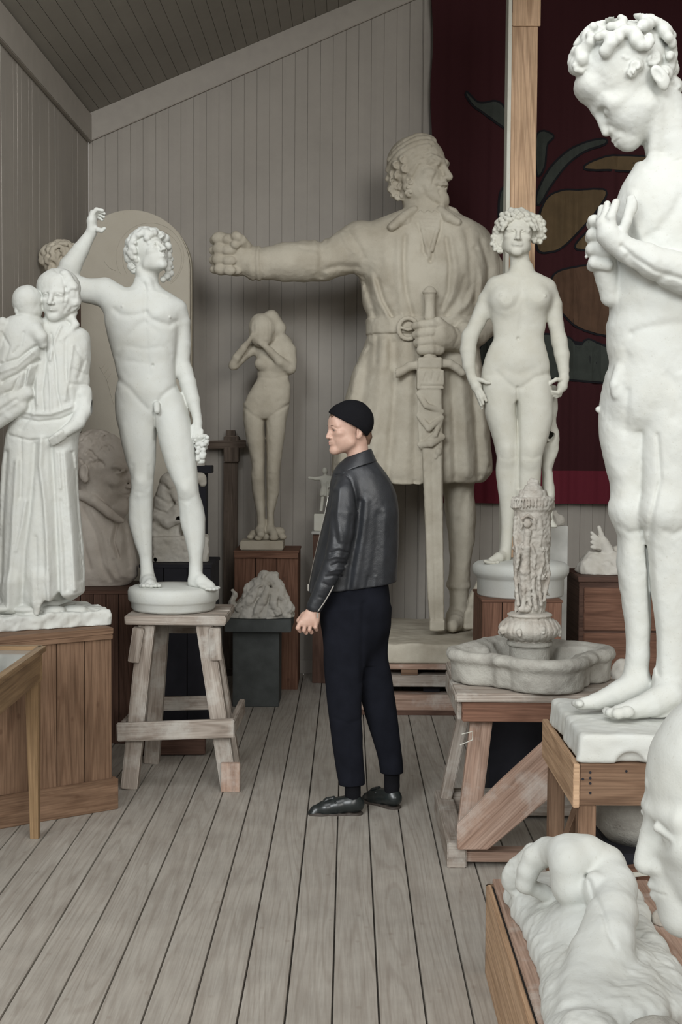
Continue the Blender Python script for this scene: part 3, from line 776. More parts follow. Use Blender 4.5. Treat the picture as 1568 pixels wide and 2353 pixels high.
# narrow turning stand beside the kneeling figure, with a plaster foot on it
Yn = 8.1; a = at(450, 1070, Yn); b = at(485, 1070, Yn)
r = thing('narrow_stand', 'narrow black stand with a wider top behind the knee of the youth', 'stand', ((a.x + b.x) / 2, Yn + .07, 0))
MB().box((a.x - .05, Yn, a.z - .045), (b.x, Yn + .16, a.z)).build('top_slab', m_black_box, r, bevel=0.003)
MB().box((a.x - .02, Yn + .02, 0), (b.x - .03, Yn + .13, a.z - .045), 'z').build('column', m_black_box, r, bevel=0.003)
o = MB().lathe([(0, 0), (.045, 0), (.045, .03), (.038, .04), (.038, .085), (0, .085)], ((a.x + b.x) / 2 - .045, Yn + .08, a.z), 20).build('plaster_block', m_pl_grey, smooth=False)
tag(o, 'small round plaster base on the narrow black stand behind the bunch of grapes', 'plaster')
# narrow shelf stand for the miniature warrior
Ys = 9.2; a = at(716, 1221, Ys); b = at(760, 1221, Ys)
r = thing('slim_pedestal', 'slim dark pedestal with a pale top, half hidden behind the man', 'pedestal', ((a.x + b.x) / 2, Ys + .08, 0))
MB().box((a.x, Ys, a.z - .02), (b.x, Ys + .18, a.z)).build('top_slab', m_white_board, r, bevel=0.003)
MB().box((a.x + .01, Ys + .02, 0), (b.x - .01, Ys + .16, a.z - .02), 'z').build('column', m_pine_dark, r, bevel=0.003)
SHELF = (at(748, 1221, Ys), Ys + .09)
# ------------------------------------------------------------------ planed post in front of the cloth
Yq = 7.98
a = at(1178, 300, Yq); b = at(1237, 300, Yq)
r = thing('wooden_post', 'square planed pine post rising to the roof behind the standing woman statue', 'post', ((a.x + b.x) / 2, Yq + .08, 0))
MB().box((a.x - .01, Yq, 0), (b.x - 0.008, Yq + .15, 4.10), 'z').build('shaft', m_pine_pale, r, bevel=0.004)
zc = at(1205, 61, Yq).z
MB().box((a.x - .008, Yq - .012, zc), (b.x + .004, Yq, 4.6), 'z').build('bracket_board', m_pine_pale, r, bevel=0.003)
MB().box((a.x - .03, Yq + .0, 0.35), (a.x - .0095, Yq + .15, 4.6), 'z').build('edge_strip', m_pl_cream, r, bevel=0.002)
# ------------------------------------------------------------------ pallet under the giant
Z1 = 8.18; x0 = at(815, 1600, Z1).x; x1 = x0 + 0.92
r = thing('timber_platform', 'low platform of rough timber beams under the giant warrior', 'platform', ((x0 + x1) / 2, Z1 + .6, 0))
za, zb, zc_, zd, ze, zf = [at(980, y, Z1).z for y in (1527, 1539, 1552, 1579, 1597, 1640)]
mb = MB(); mb.box((x0, Z1, zb), (x1, Z1 + 1.22, za)); mb.build('deck_boards', m_pink_wood, r, bevel=0.003)
for xx in (.28, .58, .80):
    MB().box((x0 + xx, Z1 + .005, zc_), (x0 + xx + .1, Z1 + 1.1, zb), 'y').build('block', m_pine, r, bevel=0.002)
MB().box((x0, Z1 + .01, zd), (x1, Z1 + .12, zc_)).build('beam', m_grey_wood, r, bevel=0.004)
MB().box((x0, Z1 + 1.0, zd), (x1, Z1 + 1.1, zc_)).build('beam', m_grey_wood, r, bevel=0.004)
for xx in (.02, .42, .8): MB().box((x0 + xx, Z1 + .1, ze), (x0 + xx + .1, Z1 + 1.1, zd), 'y').build('block', m_black_box, r, bevel=0.002)
MB().box((x0 - .02, Z1 + .0, 0), (x1 + .02, Z1 + .13, ze)).build('beam', m_pink_wood, r, bevel=0.004)
MB().box((x0 - .02, Z1 + 1.0, 0), (x1 + .02, Z1 + 1.13, ze)).build('beam', m_pink_wood, r, bevel=0.004)
MB().box((x0, Z1 - .01, 0), (x1, Z1 + .0, .03)).build('fillet', m_pine_dark, r, bevel=0.002)
PLAT = (x0, x1, Z1, za)
# ------------------------------------------------------------------ crate of the standing woman, white board behind it
Zw = 7.22; a = at(1117, 1450, Zw); b = at(1291, 1450, Zw); WT = at(1190, 1379, Zw).z
crate('reddish_crate', 'reddish plank crate behind the fountain, carrying the standing woman statue', 'crate', (a.x - .02, Zw), (1, 0, 0), b.x - a.x + .02, 0.52, 0, WT, m_pine_red, npl=4, top=0.012)
Zx = 7.86; a = at(1236, 1208, Zx); b = at(1306, 1208, Zx)
o = MB().box((a.x, Zx, 0), (b.x, Zx + .03, a.z), 'z').build('white_panel', m_white_board, bevel=0.003)
tag(o, 'tall off-white panel standing on end behind the standing woman statue', 'panel')
# brown cabinet at the right
Zc = 7.9; a = at(1331, 1400, Zc); CT = at(1360, 1325, Zc).z
r = thing('drawer_cabinet', 'dark reddish wooden drawer cabinet in the right corner behind the giant nude', 'cabinet', (a.x + .45, Zc + .25, 0))
MB().box((a.x, Zc, 0), (a.x + .9, Zc + .5, CT - .03), 'x').build('body', m_pine_dark, r, bevel=0.003)
MB().box((a.x - .01, Zc - .02, CT - .03), (a.x + .92, Zc + .52, CT)).build('top_board', m_pine_dark, r, bevel=0.003)
for (ya, yb) in ((1340, 1438), (1444, 1540)):
    MB().box((at(1365, 0, Zc).x, Zc - .014, at(0, yb, Zc).z), (a.x + .88, Zc, at(0, ya, Zc).z)).build('drawer', m_pine_red, r, bevel=0.004)
# ------------------------------------------------------------------ cloth hanging
def leaf_material(n, c): return plain(n, c, 0.9, bump=0.5, bs=300, var=0.15)
m_cloth, nt, bb = nodes('maroon_wool_cloth'); L = nt.links.new
tc = N(nt, 'ShaderNodeTexCoord'); n1 = N(nt, 'ShaderNodeTexNoise', i_Scale=300.0, i_Detail=2.0); L(tc.outputs['Object'], n1.inputs['Vector'])
geo = N(nt, 'ShaderNodeNewGeometry'); sx = N(nt, 'ShaderNodeSeparateXYZ'); L(geo.outputs['Position'], sx.inputs[0])
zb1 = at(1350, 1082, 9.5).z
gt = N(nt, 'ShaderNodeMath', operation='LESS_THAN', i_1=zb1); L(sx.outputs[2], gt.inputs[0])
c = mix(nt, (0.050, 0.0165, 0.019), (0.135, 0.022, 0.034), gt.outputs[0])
L(c, bb.inputs['Base Color']); bb.inputs['Roughness'].default_value = 0.95; bb.inputs['Specular IOR Level'].default_value = 0.1
bp = N(nt, 'ShaderNodeBump', i_Strength=0.5, i_Distance=0.003); L(n1.outputs['Fac'], bp.inputs['Height']); L(bp.outputs[0], bb.inputs['Normal'])
Yt = 9.50; xa = at(988, 600, Yt).x; xb = 3.3; zlo = at(1100, 1156, Yt).z; zhi = 5.2
def fold(x): return 0.018 * math.sin(x * 17) + 0.010 * math.sin(x * 41 + 1) + .006 * math.sin(x * 90)
r = thing('wall_hanging', 'dark maroon cloth hanging with large appliqued leaves on the back wall', 'wall hanging', (xa, Yt, zlo))
nx, nz = 160, 40; vs = []; fs = []
for k in (0, 1):
    for i in range(nx + 1):
        for j in range(nz + 1):
            x = xa + (xb - xa) * i / nx; z = zlo + (zhi - zlo) * j / nz
            vs.append((x + (0.008 * math.sin(z * 9) if i == 0 else 0), Yt + fold(x) * (0.6 + .4 * math.sin(z * .8)) + k * .006, z))
o = (nx + 1) * (nz + 1)
for i in range(nx):
    for j in range(nz):
        q = i * (nz + 1) + j; f = (q, q + nz + 1, q + nz + 2, q + 1); fs.append(f); fs.append([v + o for v in f[::-1]])
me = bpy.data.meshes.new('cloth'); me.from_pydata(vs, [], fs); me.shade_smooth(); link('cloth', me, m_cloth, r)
m_leaf = leaf_material('ochre_felt', (0.115, 0.078, 0.040)); m_leaf2 = leaf_material('brown_felt', (0.100, 0.056, 0.034)); m_green = leaf_material('dark_green_felt', (0.045, 0.052, 0.045)); m_edge = leaf_material('black_felt', (0.010, 0.010, 0.013))
def smooth_closed(P, n=8):
    out = []; m = len(P)
    for i in range(m):
        p0, p1, p2, p3 = [np.array(P[(i + k - 1) % m], float) for k in range(4)]
        for t in np.linspace(0, 1, n, endpoint=False):
            out.append(0.5 * ((2 * p1) + (-p0 + p2) * t + (2 * p0 - 5 * p1 + 4 * p2 - p3) * t * t + (-p0 + 3 * p1 - 3 * p2 + p3) * t**3))
    return out
def applique(name, pts, mat, sharp=False):
    P = [np.array(p, float) for p in pts] if sharp else smooth_closed(pts, 5)
    W = [at(p[0], p[1], Yt) for p in P]; cx = sum(w_.x for w_ in W) / len(W); cz = sum(w_.z for w_ in W) / len(W)
    for g, mt, nm, dy in ((0.014, m_edge, 'outline', -.008), (0.0, mat, name, -.012)):
        bm = bmesh.new(); lo = []
        n = len(W)
        for i, w_ in enumerate(W):
            t = W[(i + 1) % n] - W[i - 1]; t = Vector((t.x, 0, t.z)).normalized(); nn = Vector((t.z, 0, -t.x))
            lo.append(w_ + nn * g * SIGN(W))
        vs_ = [bm.verts.new((w_.x, 0, w_.z)) for w_ in lo]; f = bm.faces.new(vs_)
        bmesh.ops.triangulate(bm, faces=[f]); 
        for _ in range(2):
            es = [e_ for e_ in bm.edges if e_.calc_length() > .12]
            if es: bmesh.ops.subdivide_edges(bm, edges=es, cuts=1)
            bmesh.ops.triangulate(bm, faces=bm.faces)
        for v in bm.verts: v.co.y = Yt + fold(v.co.x) * (0.6 + .4 * math.sin(v.co.z * .8)) + dy
        ret = bmesh.ops.extrude_face_region(bm, geom=list(bm.faces))
        for v in [g_ for g_ in ret['geom'] if isinstance(g_, bmesh.types.BMVert)]: v.co.y += .006
        bmesh.ops.recalc_face_normals(bm, faces=bm.faces)
        me = bpy.data.meshes.new(nm); bm.to_mesh(me); bm.free(); link(nm, me, mt, r)
def SIGN(W):
    a = sum(W[i].x * W[(i + 1) % len(W)].z - W[(i + 1) % len(W)].x * W[i].z for i in range(len(W)))
    return 1 if a > 0 else -1
applique('leaf_motif', [(1238, 574), (1236, 520), (1255, 462), (1290, 441), (1340, 438), (1390, 441), (1372, 480), (1330, 530), (1290, 568), (1262, 578)], m_leaf)
applique('leaf_motif', [(1345, 386), (1375, 368), (1420, 360), (1500, 362), (1560, 372), (1500, 390), (1400, 390)], m_leaf)
applique('leaf_motif', [(1328, 570), (1345, 540), (1400, 500), (1440, 520), (1400, 566)], m_leaf)
applique('fruit_motif', [(1270, 640), (1310, 618), (1380, 612), (1480, 630), (1500, 700), (1460, 775), (1400, 772), (1330, 750), (1280, 700)], m_leaf2)
applique('grass_motif', [(1110, 790), (1180, 770), (1300, 775), (1330, 800), (1352, 782), (1400, 800), (1440, 775), (1500, 800), (1500, 870), (1400, 878), (1300, 870), (1200, 868), (1110, 872)], m_green)
applique('stem_motif', [(1238, 440), (1268, 385), (1320, 340), (1378, 322), (1390, 330), (1340, 348), (1300, 380), (1262, 430), (1238, 470)], m_green)
applique('stem_motif', [(1236, 310), (1270, 314), (1254, 335), (1250, 380), (1236, 400)], m_green)
applique('stem_motif', [(1072, 212), (1100, 238), (1140, 236), (1162, 258), (1175, 300), (1150, 288), (1118, 262), (1088, 240)], m_green)
applique('stem_motif', [(1150, 450), (1168, 430), (1180, 470), (1170, 540), (1150, 520)], m_green)
# ------------------------------------------------------------------ trestle of the fountain
X0 = floor_at(1048, 2005).x; Yn_ = 5.26; Yr = 5.95
r = thing('fountain_trestle', 'plaster spattered wooden trestle with a diagonal brace under the stone basin', 'trestle', (X0 + .3, 5.6, 0))
ft = at(1160, 1612, Yn_).z; ft2 = at(1160, 1592, Yn_).z
MB().box((X0, Yn_, .02), (X0 + .62, Yn_ + .09, at(0, 1950, Yn_).z)).build('bottom_rail', m_pink_wood, r, bevel=0.004)
MB().box((X0, Yr - .03, .02), (X0 + .62, Yr + .06, .12)).build('bottom_rail', m_grey_wood, r, bevel=0.004)
MB().box((X0 - .03, Yn_ - .02, .0), (X0 + .045, Yr + .1, .10), 'y').build('bottom_rail', m_grey_wood, r, bevel=0.005)
t_ = at(1112, 1640, 5.34); MB().bar((t_.x, 5.36, ft - .02), (at(1098, 0, 5.36).x, 5.36, .1), 0.085, 0.05, up=(0, 1, 0)).build('leg', m_pink_wood, r, bevel=.004, jitter=.001)
t_ = at(1078, 1600, 5.9); MB().bar((t_.x + .01, 5.9, ft - .02), (at(1045, 0, 5.9).x, 5.92, .1), 0.05, 0.07, up=(0, 1, 0)).build('leg', m_grey_wood, r, bevel=.004, jitter=.001)
for y_ in (5.36, 5.9): MB().bar((X0 + .56, y_, ft - .02), (X0 + .58, y_, .1), .06, .06, up=(0, 1, 0)).build('leg', m_pink_wood, r, bevel=.004)
p_ = at(1052, 1962, 5.24); q_ = at(1300, 1705, 5.24)
d_ = (q_ - p_).normalized()
mb = MB(); mb.prism([at(1050, 1890, 5.24), at(1150, 1790, 5.24), at(1262, 1688, 5.24), at(1262, 1830, 5.24), at(1120, 1948, 5.24), at(1050, 1948, 5.24)], (0, -.03, 0)); mb.build('diagonal_brace', m_pink_wood, r, bevel=.004)
MB().box((at(1082, 0, Yn_).x, Yn_, at(0, 1650, Yn_).z), (X0 + .66, Yn_ + .05, ft)).build('apron', m_pine_red, r, bevel=.003)
MB().box((at(1072, 0, Yn_).x, Yn_ + .04, at(0, 1650, Yn_).z), (at(1090, 0, Yn_).x, Yr, ft), 'y').build('apron', m_grey_wood, r, bevel=.003)
MB().box((at(1064, 0, Yn_).x, Yn_ - .02, ft), (X0 + .68, 5.60, ft2 + .0)).build('top_board', m_grey_wood, r, bevel=.006)
MB().box((at(1074, 0, Yn_).x, 5.66, ft), (X0 + .68, Yr + .05, ft2 + .0)).build('top_board', m_grey_wood, r, bevel=.006)
FT = ft2
o = MB(); o.tube([at(1062, 1687, 5.24), at(1086, 1681, 5.22), at(1086, 1700, 5.22), at(1058, 1712, 5.24)], .002, 6)
o = o.build('string', m_pl_cream); tag(o, 'short piece of pale string tied round the fountain trestle leg', 'string'); o['label'] = 'short piece of pale string tied round a leg of the fountain trestle'
a = at(1120, 1700, 6.3); b = at(1330, 1700, 6.3)
o = MB().box((a.x, 6.2, 0), (b.x, 6.7, .52), 'z').build('black_chest', m_black_box, bevel=.004); tag(o, 'black chest on the floor in the dark behind the fountain trestle', 'chest')
# ------------------------------------------------------------------ stand of the giant nude
Ya, Yb_ = 4.26, 4.95; XA = at(1333, 1755, Ya).x; XR = XA + .62
zt = at(1400, 1756, Ya).z
r = thing('statue_stand', 'pine stand with nailed front rail at the right edge, under the looming nude statue', 'stand', (XA + .3, 4.2, 0))
zl = at(0, 1840, Ya).z
MB().box((XA, Ya, zl), (XR, Ya + .04, zt)).build('front_rail', m_pine, r, bevel=.003)
MB().box((XA, Yb_ - .04, zl), (XR, Yb_, zt)).build('back_rail', m_pine, r, bevel=.003)
MB().box((XA - .02, Ya - .005, at(0, 1845, Ya).z), (XA, Yb_, zt), 'y').build('side_rail', m_pine_pale, r, bevel=.002)
MB().box((XR - .02, Ya, zl), (XR, Yb_, zt), 'y').build('side_rail', m_pine_pale, r, bevel=.002)
for (x_, y_) in ((XA, Ya + .005), (XA, Yb_ - .065), (XR - .06, Ya + .005), (XR - .06, Yb_ - .065)):
    MB().box((x_, y_, 0), (x_ + .055, y_ + .06, zl), 'z').build('leg', m_pine, r, bevel=.003)
MB().bar((XA + .03, Yb_ - .08, .12), (XA + .03, Ya + .1, zl), .05, .03, up=(1, 0, 0)).build('brace', m_pine, r, bevel=.002)
NT = zt; NX = (XA, XR, Ya, Yb_)
for (u, v) in ((1357, 1775), (1357, 1788), (1357, 1800), (1357, 1822), (1340, 1790), (1440, 1772)):
    p = at(u, v, Ya - .001); MB().tube([p, p + Vector((0, -.002, 0))], .004, 8).build('nail', m_black_box, r)
# ================================================================== sculptures
def toes(f, pts, r, k=2):
    for x, y, d in pts: f.ball(x, y, d, (r, r * .8, r * 1.3), k)
# ------------------------------------------------------------------ youth with raised arm and grapes
ZY = 6.65
bz = at(398, 1437, 6.40).z + 0.0445
r = thing('youth_statue', 'white plaster nude youth, arm raised and grapes in hand, on the grey trestle', 'statue', (at(398, 1400, ZY).x, ZY, bz))
sY = ZY / F
MB().lathe([(0, 0), (.195, 0), (.204, .012), (.206, .035), (.214, .044), (.220, .052), (.222, .09), (.216, .106), (.195, .115), (.10, .120), (0, .121)],
           (at(398, 1400, ZY).x, ZY, bz), 72, wob=lambda a, z: 1 + .008 * math.sin(3 * a + 9 * z) + .005 * math.sin(7 * a)).build('round_base', m_pl_white, r, smooth=True)
f = Field(122, 512, 472, 1362, -72, 66, 1.9, fx=[(310, 392, .95), (285, 400, 1.2)], fy=[(535, 640, .95), (474, 660, 1.3), (1325, 1362, 1.3)], fd=[(-56, -20, 1.1), (-50, 40, 1.6)])
f.loft([(648, 312, 360, -24, 24), (664, 296, 376, -30, 30), (680, 264, 402, -40, 36), (705, 243, 420, -50, 42), (735, 241, 416, -56, 43), (770, 247, 409, -55, 41), (805, 256, 405, -50, 38),
        (840, 265, 402, -45, 36), (870, 270, 403, -45, 38), (900, 267, 412, -47, 46), (935, 267, 422, -42, 52), (962, 270, 430, -34, 46), (985, 278, 432, -20, 36)], k=2, n=2.3)
f.loft([(905, 268, 350, -36, 46), (950, 269, 357, -42, 46), (1000, 276, 359, -42, 38), (1055, 289, 358, -36, 30), (1095, 300, 354, -32, 24), (1118, 302, 352, -31, 20), (1150, 297, 351, -22, 25),
        (1190, 296, 350, -18, 29), (1240, 307, 350, -16, 24), (1285, 321, 350, -14, 17), (1315, 323, 354, -18, 17), (1338, 322, 358, -24, 18)], k=10, n=2.2)
f.loft([(905, 346, 420, -34, 46), (950, 357, 434, -44, 44), (1000, 363, 445, -50, 34), (1055, 377, 451, -52, 22), (1100, 394, 455, -52, 10), (1128, 407, 457, -51, 3), (1160, 411, 466, -42, 10),
        (1195, 414, 472, -38, 15), (1245, 427, 471, -36, 11), (1290, 435, 466, -34, 4), (1322, 434, 466, -38, 2), (1345, 434, 468, -40, 2)], k=10, n=2.2)
f.bump(327, 1106, 13, 4, ry=12); f.bump(431, 1122, 13, 4, ry=12)
# feet
f.chain([(340, 1335, 10, 17), (342, 1338, -22, 17), (345, 1342, -44, 12)], k=8, fl=1.2); f.ell((345, 1346, -40), (25, 9, 24), 6)
toes(f, [(330, 1346, -60), (339, 1346, -63), (348, 1347, -64), (358, 1346, -63), (366, 1346, -58)], 5.5)
f.chain([(450, 1335, -18, 17), (462, 1336, -34, 16), (482, 1346, -46, 11)], k=8); f.ell((478, 1349, -44), (24, 9, 20), 6, rot=.25)
toes(f, [(476, 1353, -62), (484, 1354, -62), (492, 1354, -58), (498, 1353, -52), (501, 1351, -44)], 5.5)
# neck and head
f.chain([(338, 672, 2, 27), (336, 650, 0, 26), (340, 612, 4, 27)], k=12)
f.chain([(350, 676, -28, 5), (342, 650, -26, 6), (322, 622, -14, 8)], k=9)
f.head((345, 583, -4), 110, yaw=.80, pitch=-.34, roll=-.06, k=13, nose=1.0, chin=.88, ears=False, slim=.96)
f.curls(70, 0, .10, .13, seed=4, k=4, depth=1.0, ok=lambda x, y, z: z > .04 + max(0, -y - .02) * 1.05 - max(0, y) * .95)
for (x, y, d, q) in [(379, 548, 12, 11), (384, 556, 24, 8), (386, 566, 14, 9), (389, 576, 26, 8), (386, 588, 16, 9), (392, 596, 24, 7), (388, 606, 14, 9), (394, 614, 20, 6), (386, 618, 8, 8), (392, 628, 14, 8), (384, 634, 6, 8), (388, 640, 14, 6), (375, 642, 8, 7),
                     (300, 556, 0, 12), (296, 575, 2, 12), (298, 594, 2, 12), (304, 612, 2, 11), (308, 622, 4, 8), (320, 542, 0, 14), (340, 536, -4, 11), (356, 534, -4, 11), (370, 541, 0, 10)]:
    f.ball(x, y, d, q * 1.05, 2.5)
    if d < 6: f.chain([(x - q * .5, y, d - q * .8, 3.2), (x, y - q * .6, d - q, 3), (x + q * .5, y + 1, d - q * .8, 2.6), (x, y + q * .5, d - q * .9, 2)], k=1)
# raised arm
f.chain([(268, 690, -4, 36), (240, 672, -6, 34), (200, 668, -8, 28), (160, 655, -12, 27), (146, 640, -14, 24)], k=18)
f.chain([(148, 644, -14, 24), (162, 612, -14, 25), (185, 575, -14, 19), (208, 538, -14, 12.5), (213, 526, -14, 11.5)], k=10)
f.chain([(212, 530, -14, 11), (211, 508, -16, 11), (214, 490, -17, 8)], k=5, fl=1.35)
for i, (a, b, c_) in enumerate([((213, 492), (222, 481), (236, 484)), ((214, 495), (225, 484), (240, 491)), ((214, 498), (226, 490), (239, 499)), ((214, 502), (224, 497), (235, 505))]):
    d = -24 + i * 6; f.chain([(*a, d, 5), (*b, d - 1, 4.6), (*c_, d - 3, 3.6)], k=2)
f.chain([(214, 522, -18, 6), (226, 528, -24, 5.5), (233, 530, -27, 5), (240, 525, -29, 4.2)], k=3)
# lowered arm
f.chain([(406, 712, 2, 25), (415, 740, 6, 22), (420, 790, 12, 18.5), (420, 835, 14, 16.5), (424, 856, 12, 18)], k=12)
f.chain([(424, 852, 12, 17.5), (432, 880, 6, 19), (444, 920, -2, 15.5), (453, 958, -8, 10.5), (455, 972, -10, 10)], k=8)
f.chain([(454, 970, -10, 10), (454, 988, -14, 11), (455, 1000, -18, 8)], k=5)
for i in range(4): f.chain([(447 + 5.4 * i, 988 + abs(1.5 - i) , -20, 4.6), (446 + 5.6 * i, 1005, -27, 4.3), (449 + 5 * i, 1016 - i, -22, 3.8)], k=1.5)
f.chain([(445, 978, -14, 5), (441, 994, -20, 4.6), (445, 1006, -25, 4)], k=2)
# modelling of the body
S = f.stroke
S([(272, 716), (284, 727), (305, 731), (330, 727), (342, 722)], 7, 3.2); S([(344, 724), (356, 738), (374, 746), (394, 750), (406, 742)], 7, 3.4)
S([(340, 690), (342, 760), (346, 830), (350, 862)], 6, 2.4); S([(338, 744), (318, 760), (300, 778), (286, 800), (276, 820)], 8, 2.6)
S([(348, 748), (370, 768), (388, 792), (396, 815)], 7, 1.6); S([(300, 798), (340, 806), (380, 800)], 6, 1.0); S([(300, 832), (345, 838)], 5, .8)
S([(268, 868), (290, 884), (305, 896), (330, 925), (344, 940)], 7, 2.6); S([(408, 886), (394, 897), (378, 912), (368, 930), (362, 942)], 6, 3.6)
f.bump(300, 708, 26, 4, ry=16); f.bump(376, 722, 24, 5, ry=18); f.bump(350, 886, 30, 3, ry=26)
S([(320, 668), (300, 672), (280, 670)], 4, -1.5); S([(348, 670), (372, 676), (392, 684)], 4, -1.6); S([(336, 656), (340, 676), (343, 690)], 4, 2)
f.bump(357, 842, 3.4, -5); f.bump(289, 709, 2.5, 3); f.bump(397, 733, 2.5, 3)
S([(359, 948), (359, 990), (359, 1010)], 3, 4)
f.chain([(360, 930, -44, 8), (361, 944, -50, 7)], k=4)
S([(310, 1070), (306, 1098)], 6, 1.5); S([(347, 1070), (349, 1100)], 5, 1.5); S([(318, 1130), (336, 1132), (344, 1120)], 5, .8); S([(420, 1146), (436, 1150), (450, 1140)], 5, .8)
S([(325, 1140), (330, 1200), (338, 1270)], 7, -1.6); S([(436, 1160), (442, 1220), (448, 1290)], 7, -1.6)
S([(430, 1010), (436, 1060), (440, 1095)], 8, 1.2); S([(290, 980), (300, 1040)], 9, -1.2)
f.noise(.35, 12, 5)
f.build('figure', m_pl_white, ZY, r)
g = Field(436, 492, 988, 1076, -48, 8, 1.5)
rng = random.Random(5)
for i in range(90):
    t = rng.random(); w_ = 17 * (1 - .7 * t); g.ball(463 + rng.uniform(-w_, w_) - 2 * t, 1002 + 60 * t, -20 + rng.uniform(-w_, w_) * .8, rng.uniform(4.8, 6.2), .8)
g.build('grapes', m_pl_white, ZY, r, smooth=1)
# ------------------------------------------------------------------ standing woman
ZG = 7.48
r = thing('woman_statue', 'cream plaster nude woman with curled hair standing before the pine post', 'statue', (at(1196, 1376, ZG).x, ZG, WT))
MB().lathe([(0, 0), (.232, 0), (.236, .008), (.236, .088), (.243, .100), (.258, .116), (.262, .130), (.262, .160), (.240, .178), (.17, .190), (0, .195)],
           (at(1196, 1376, ZG).x, ZG, WT), 80, wob=lambda a, z: 1 + .006 * math.sin(4 * a + 8 * z)).build('round_base', m_pl_white, r, smooth=True)
f = Field(1050, 1312, 474, 1300, -78, 52, 1.9, fx=[(1150, 1230, .9), (1125, 1258, 1.2)], fy=[(500, 592, .9), (474, 610, 1.2), (850, 940, 1.5)], fd=[(-52, -20, 1.0), (-54, 30, 1.5)])
f.loft([(610, 1178, 1222, -18, 18), (624, 1168, 1230, -24, 22), (634, 1146, 1250, -28, 26), (646, 1130, 1264, -34, 30), (666, 1122, 1270, -40, 32), (690, 1122, 1268, -44, 33), (720, 1126, 1258, -42, 31), (750, 1133, 1254, -37, 29),
        (775, 1135, 1250, -36, 29), (800, 1124, 1255, -38, 33), (830, 1113, 1262, -40, 40), (865, 1107, 1266, -40, 46), (900, 1110, 1268, -36, 46), (925, 1112, 1266, -26, 40)], k=2, n=2.2)
f.loft([(870, 1107, 1184, -36, 44), (910, 1109, 1186, -38, 44), (950, 1115, 1187, -38, 38), (1000, 1130, 1192, -35, 30), (1030, 1138, 1193, -33, 24), (1052, 1142, 1193, -34, 18), (1080, 1140, 1194, -26, 22),
        (1120, 1144, 1194, -22, 26), (1170, 1150, 1186, -18, 18), (1215, 1152, 1180, -14, 14), (1262, 1148, 1176, -18, 16), (1290, 1144, 1174, -22, 14)], k=8)
f.loft([(870, 1180, 1264, -38, 44), (910, 1184, 1270, -44, 42), (950, 1185, 1272, -46, 36), (1000, 1184, 1262, -46, 24), (1030, 1184, 1252, -46, 14), (1055, 1185, 1246, -46, 8), (1085, 1182, 1244, -38, 10),
        (1120, 1180, 1242, -34, 14), (1170, 1190, 1236, -30, 8), (1215, 1196, 1230, -26, 4), (1255, 1198, 1230, -26, 6), (1286, 1196, 1230, -30, 6)], k=8)
f.chain([(1158, 1276, -10, 13), (1146, 1282, -34, 12), (1130, 1288, -50, 8)], k=7); toes(f, [(1116, 1290, -54), (1121, 1292, -58), (1128, 1293, -60), (1136, 1293, -60), (1144, 1292, -58)], 5)
f.chain([(1214, 1276, -10, 13), (1218, 1284, -34, 12), (1222, 1290, -48, 9)], k=7)
f.chain([(1198, 640, 2, 24), (1198, 615, 0, 22.5), (1192, 580, -2, 22)], k=14)
f.head((1189, 541, -6), 106, yaw=-.06, pitch=-.02, roll=.08, k=6, ears=False, slim=1.12, lips=.95, chin=.85, dz=-.01)
f.ell((1190, 514, 10), (43, 36, 38), 6); f.ell((1146, 545, 8), (15, 34, 18), 6); f.ell((1238, 530, 8), (15, 32, 18), 6)
for i in range(11):
    a_ = -1.35 + i * .27; ca, sa = math.cos(a_), math.sin(a_)
    for row, (rx, ry, dd, q) in enumerate(((34, 30, -30, 7), (41, 36, -18, 8), (45, 40, 0, 9))):
        x = 1190 + rx * sa; y = 524 - ry * ca; o = 3 if (i + row) % 2 else -3
        f.chain([(x - 3, y + o, dd, q * .75), (x + 2, y + 4 + o, dd - 5, q * .7), (x + 4 * sa + 2, y + 11, dd - 2, q * .6)], k=2)
rng = random.Random(8)
for (x, y, rr) in [(1143, 530, 11), (1136, 546, 9), (1134, 560, 8), (1140, 571, 8), (1150, 576, 8), (1150, 560, 8), (1152, 545, 9), (1150, 515, 11), (1158, 503, 10),
                   (1224, 500, 11), (1237, 504, 11), (1247, 513, 9), (1240, 524, 11), (1250, 529, 8), (1240, 540, 10), (1228, 552, 8), (1250, 545, 7), (1242, 556, 6), (1228, 526, 12)]:
    f.ball(x, y, 2, rr, 2.5); a_ = rng.uniform(0, 6)
    for t in range(3): f.ball(x + math.cos(a_ + t * 2.1) * rr * .5, y + math.sin(a_ + t * 2.1) * rr * .5, -rr * .55, rr * .52, 1.5)
# arms
f.chain([(1142, 658, 4, 24), (1120, 690, 6, 21), (1098, 740, 8, 18.5), (1080, 775, 6, 17.5)], k=14)
f.chain([(1080, 772, 6, 18), (1076, 805, 0, 18.5), (1078, 840, -6, 14.5), (1084, 866, -10, 10.5), (1090, 876, -12, 11)], k=8)
f.chain([(1088, 874, -12, 11), (1096, 890, -16, 12), (1100, 900, -18, 9)], k=4)
f.chain([(1096, 872, -18, 6), (1108, 874, -26, 5), (1118, 879, -30, 4.2), (1126, 880, -32, 3.4)], k=2)
f.chain([(1104, 895, -24, 5), (1112, 910, -28, 4.4), (1118, 921, -28, 3.4)], k=2)
f.chain([(1099, 898, -22, 5), (1106, 914, -28, 4.4), (1111, 928, -29, 3.3)], k=2)
f.chain([(1094, 897, -20, 5), (1101, 914, -24, 4.4), (1107, 932, -26, 3.2)], k=2); f.chain([(1091, 893, -16, 4.6), (1097, 910, -18, 4), (1108, 938, -20, 3)], k=2)
f.chain([(1256, 664, 4, 24), (1272, 700, 6, 20), (1278, 745, 8, 17.5), (1286, 785, 8, 17)], k=14)
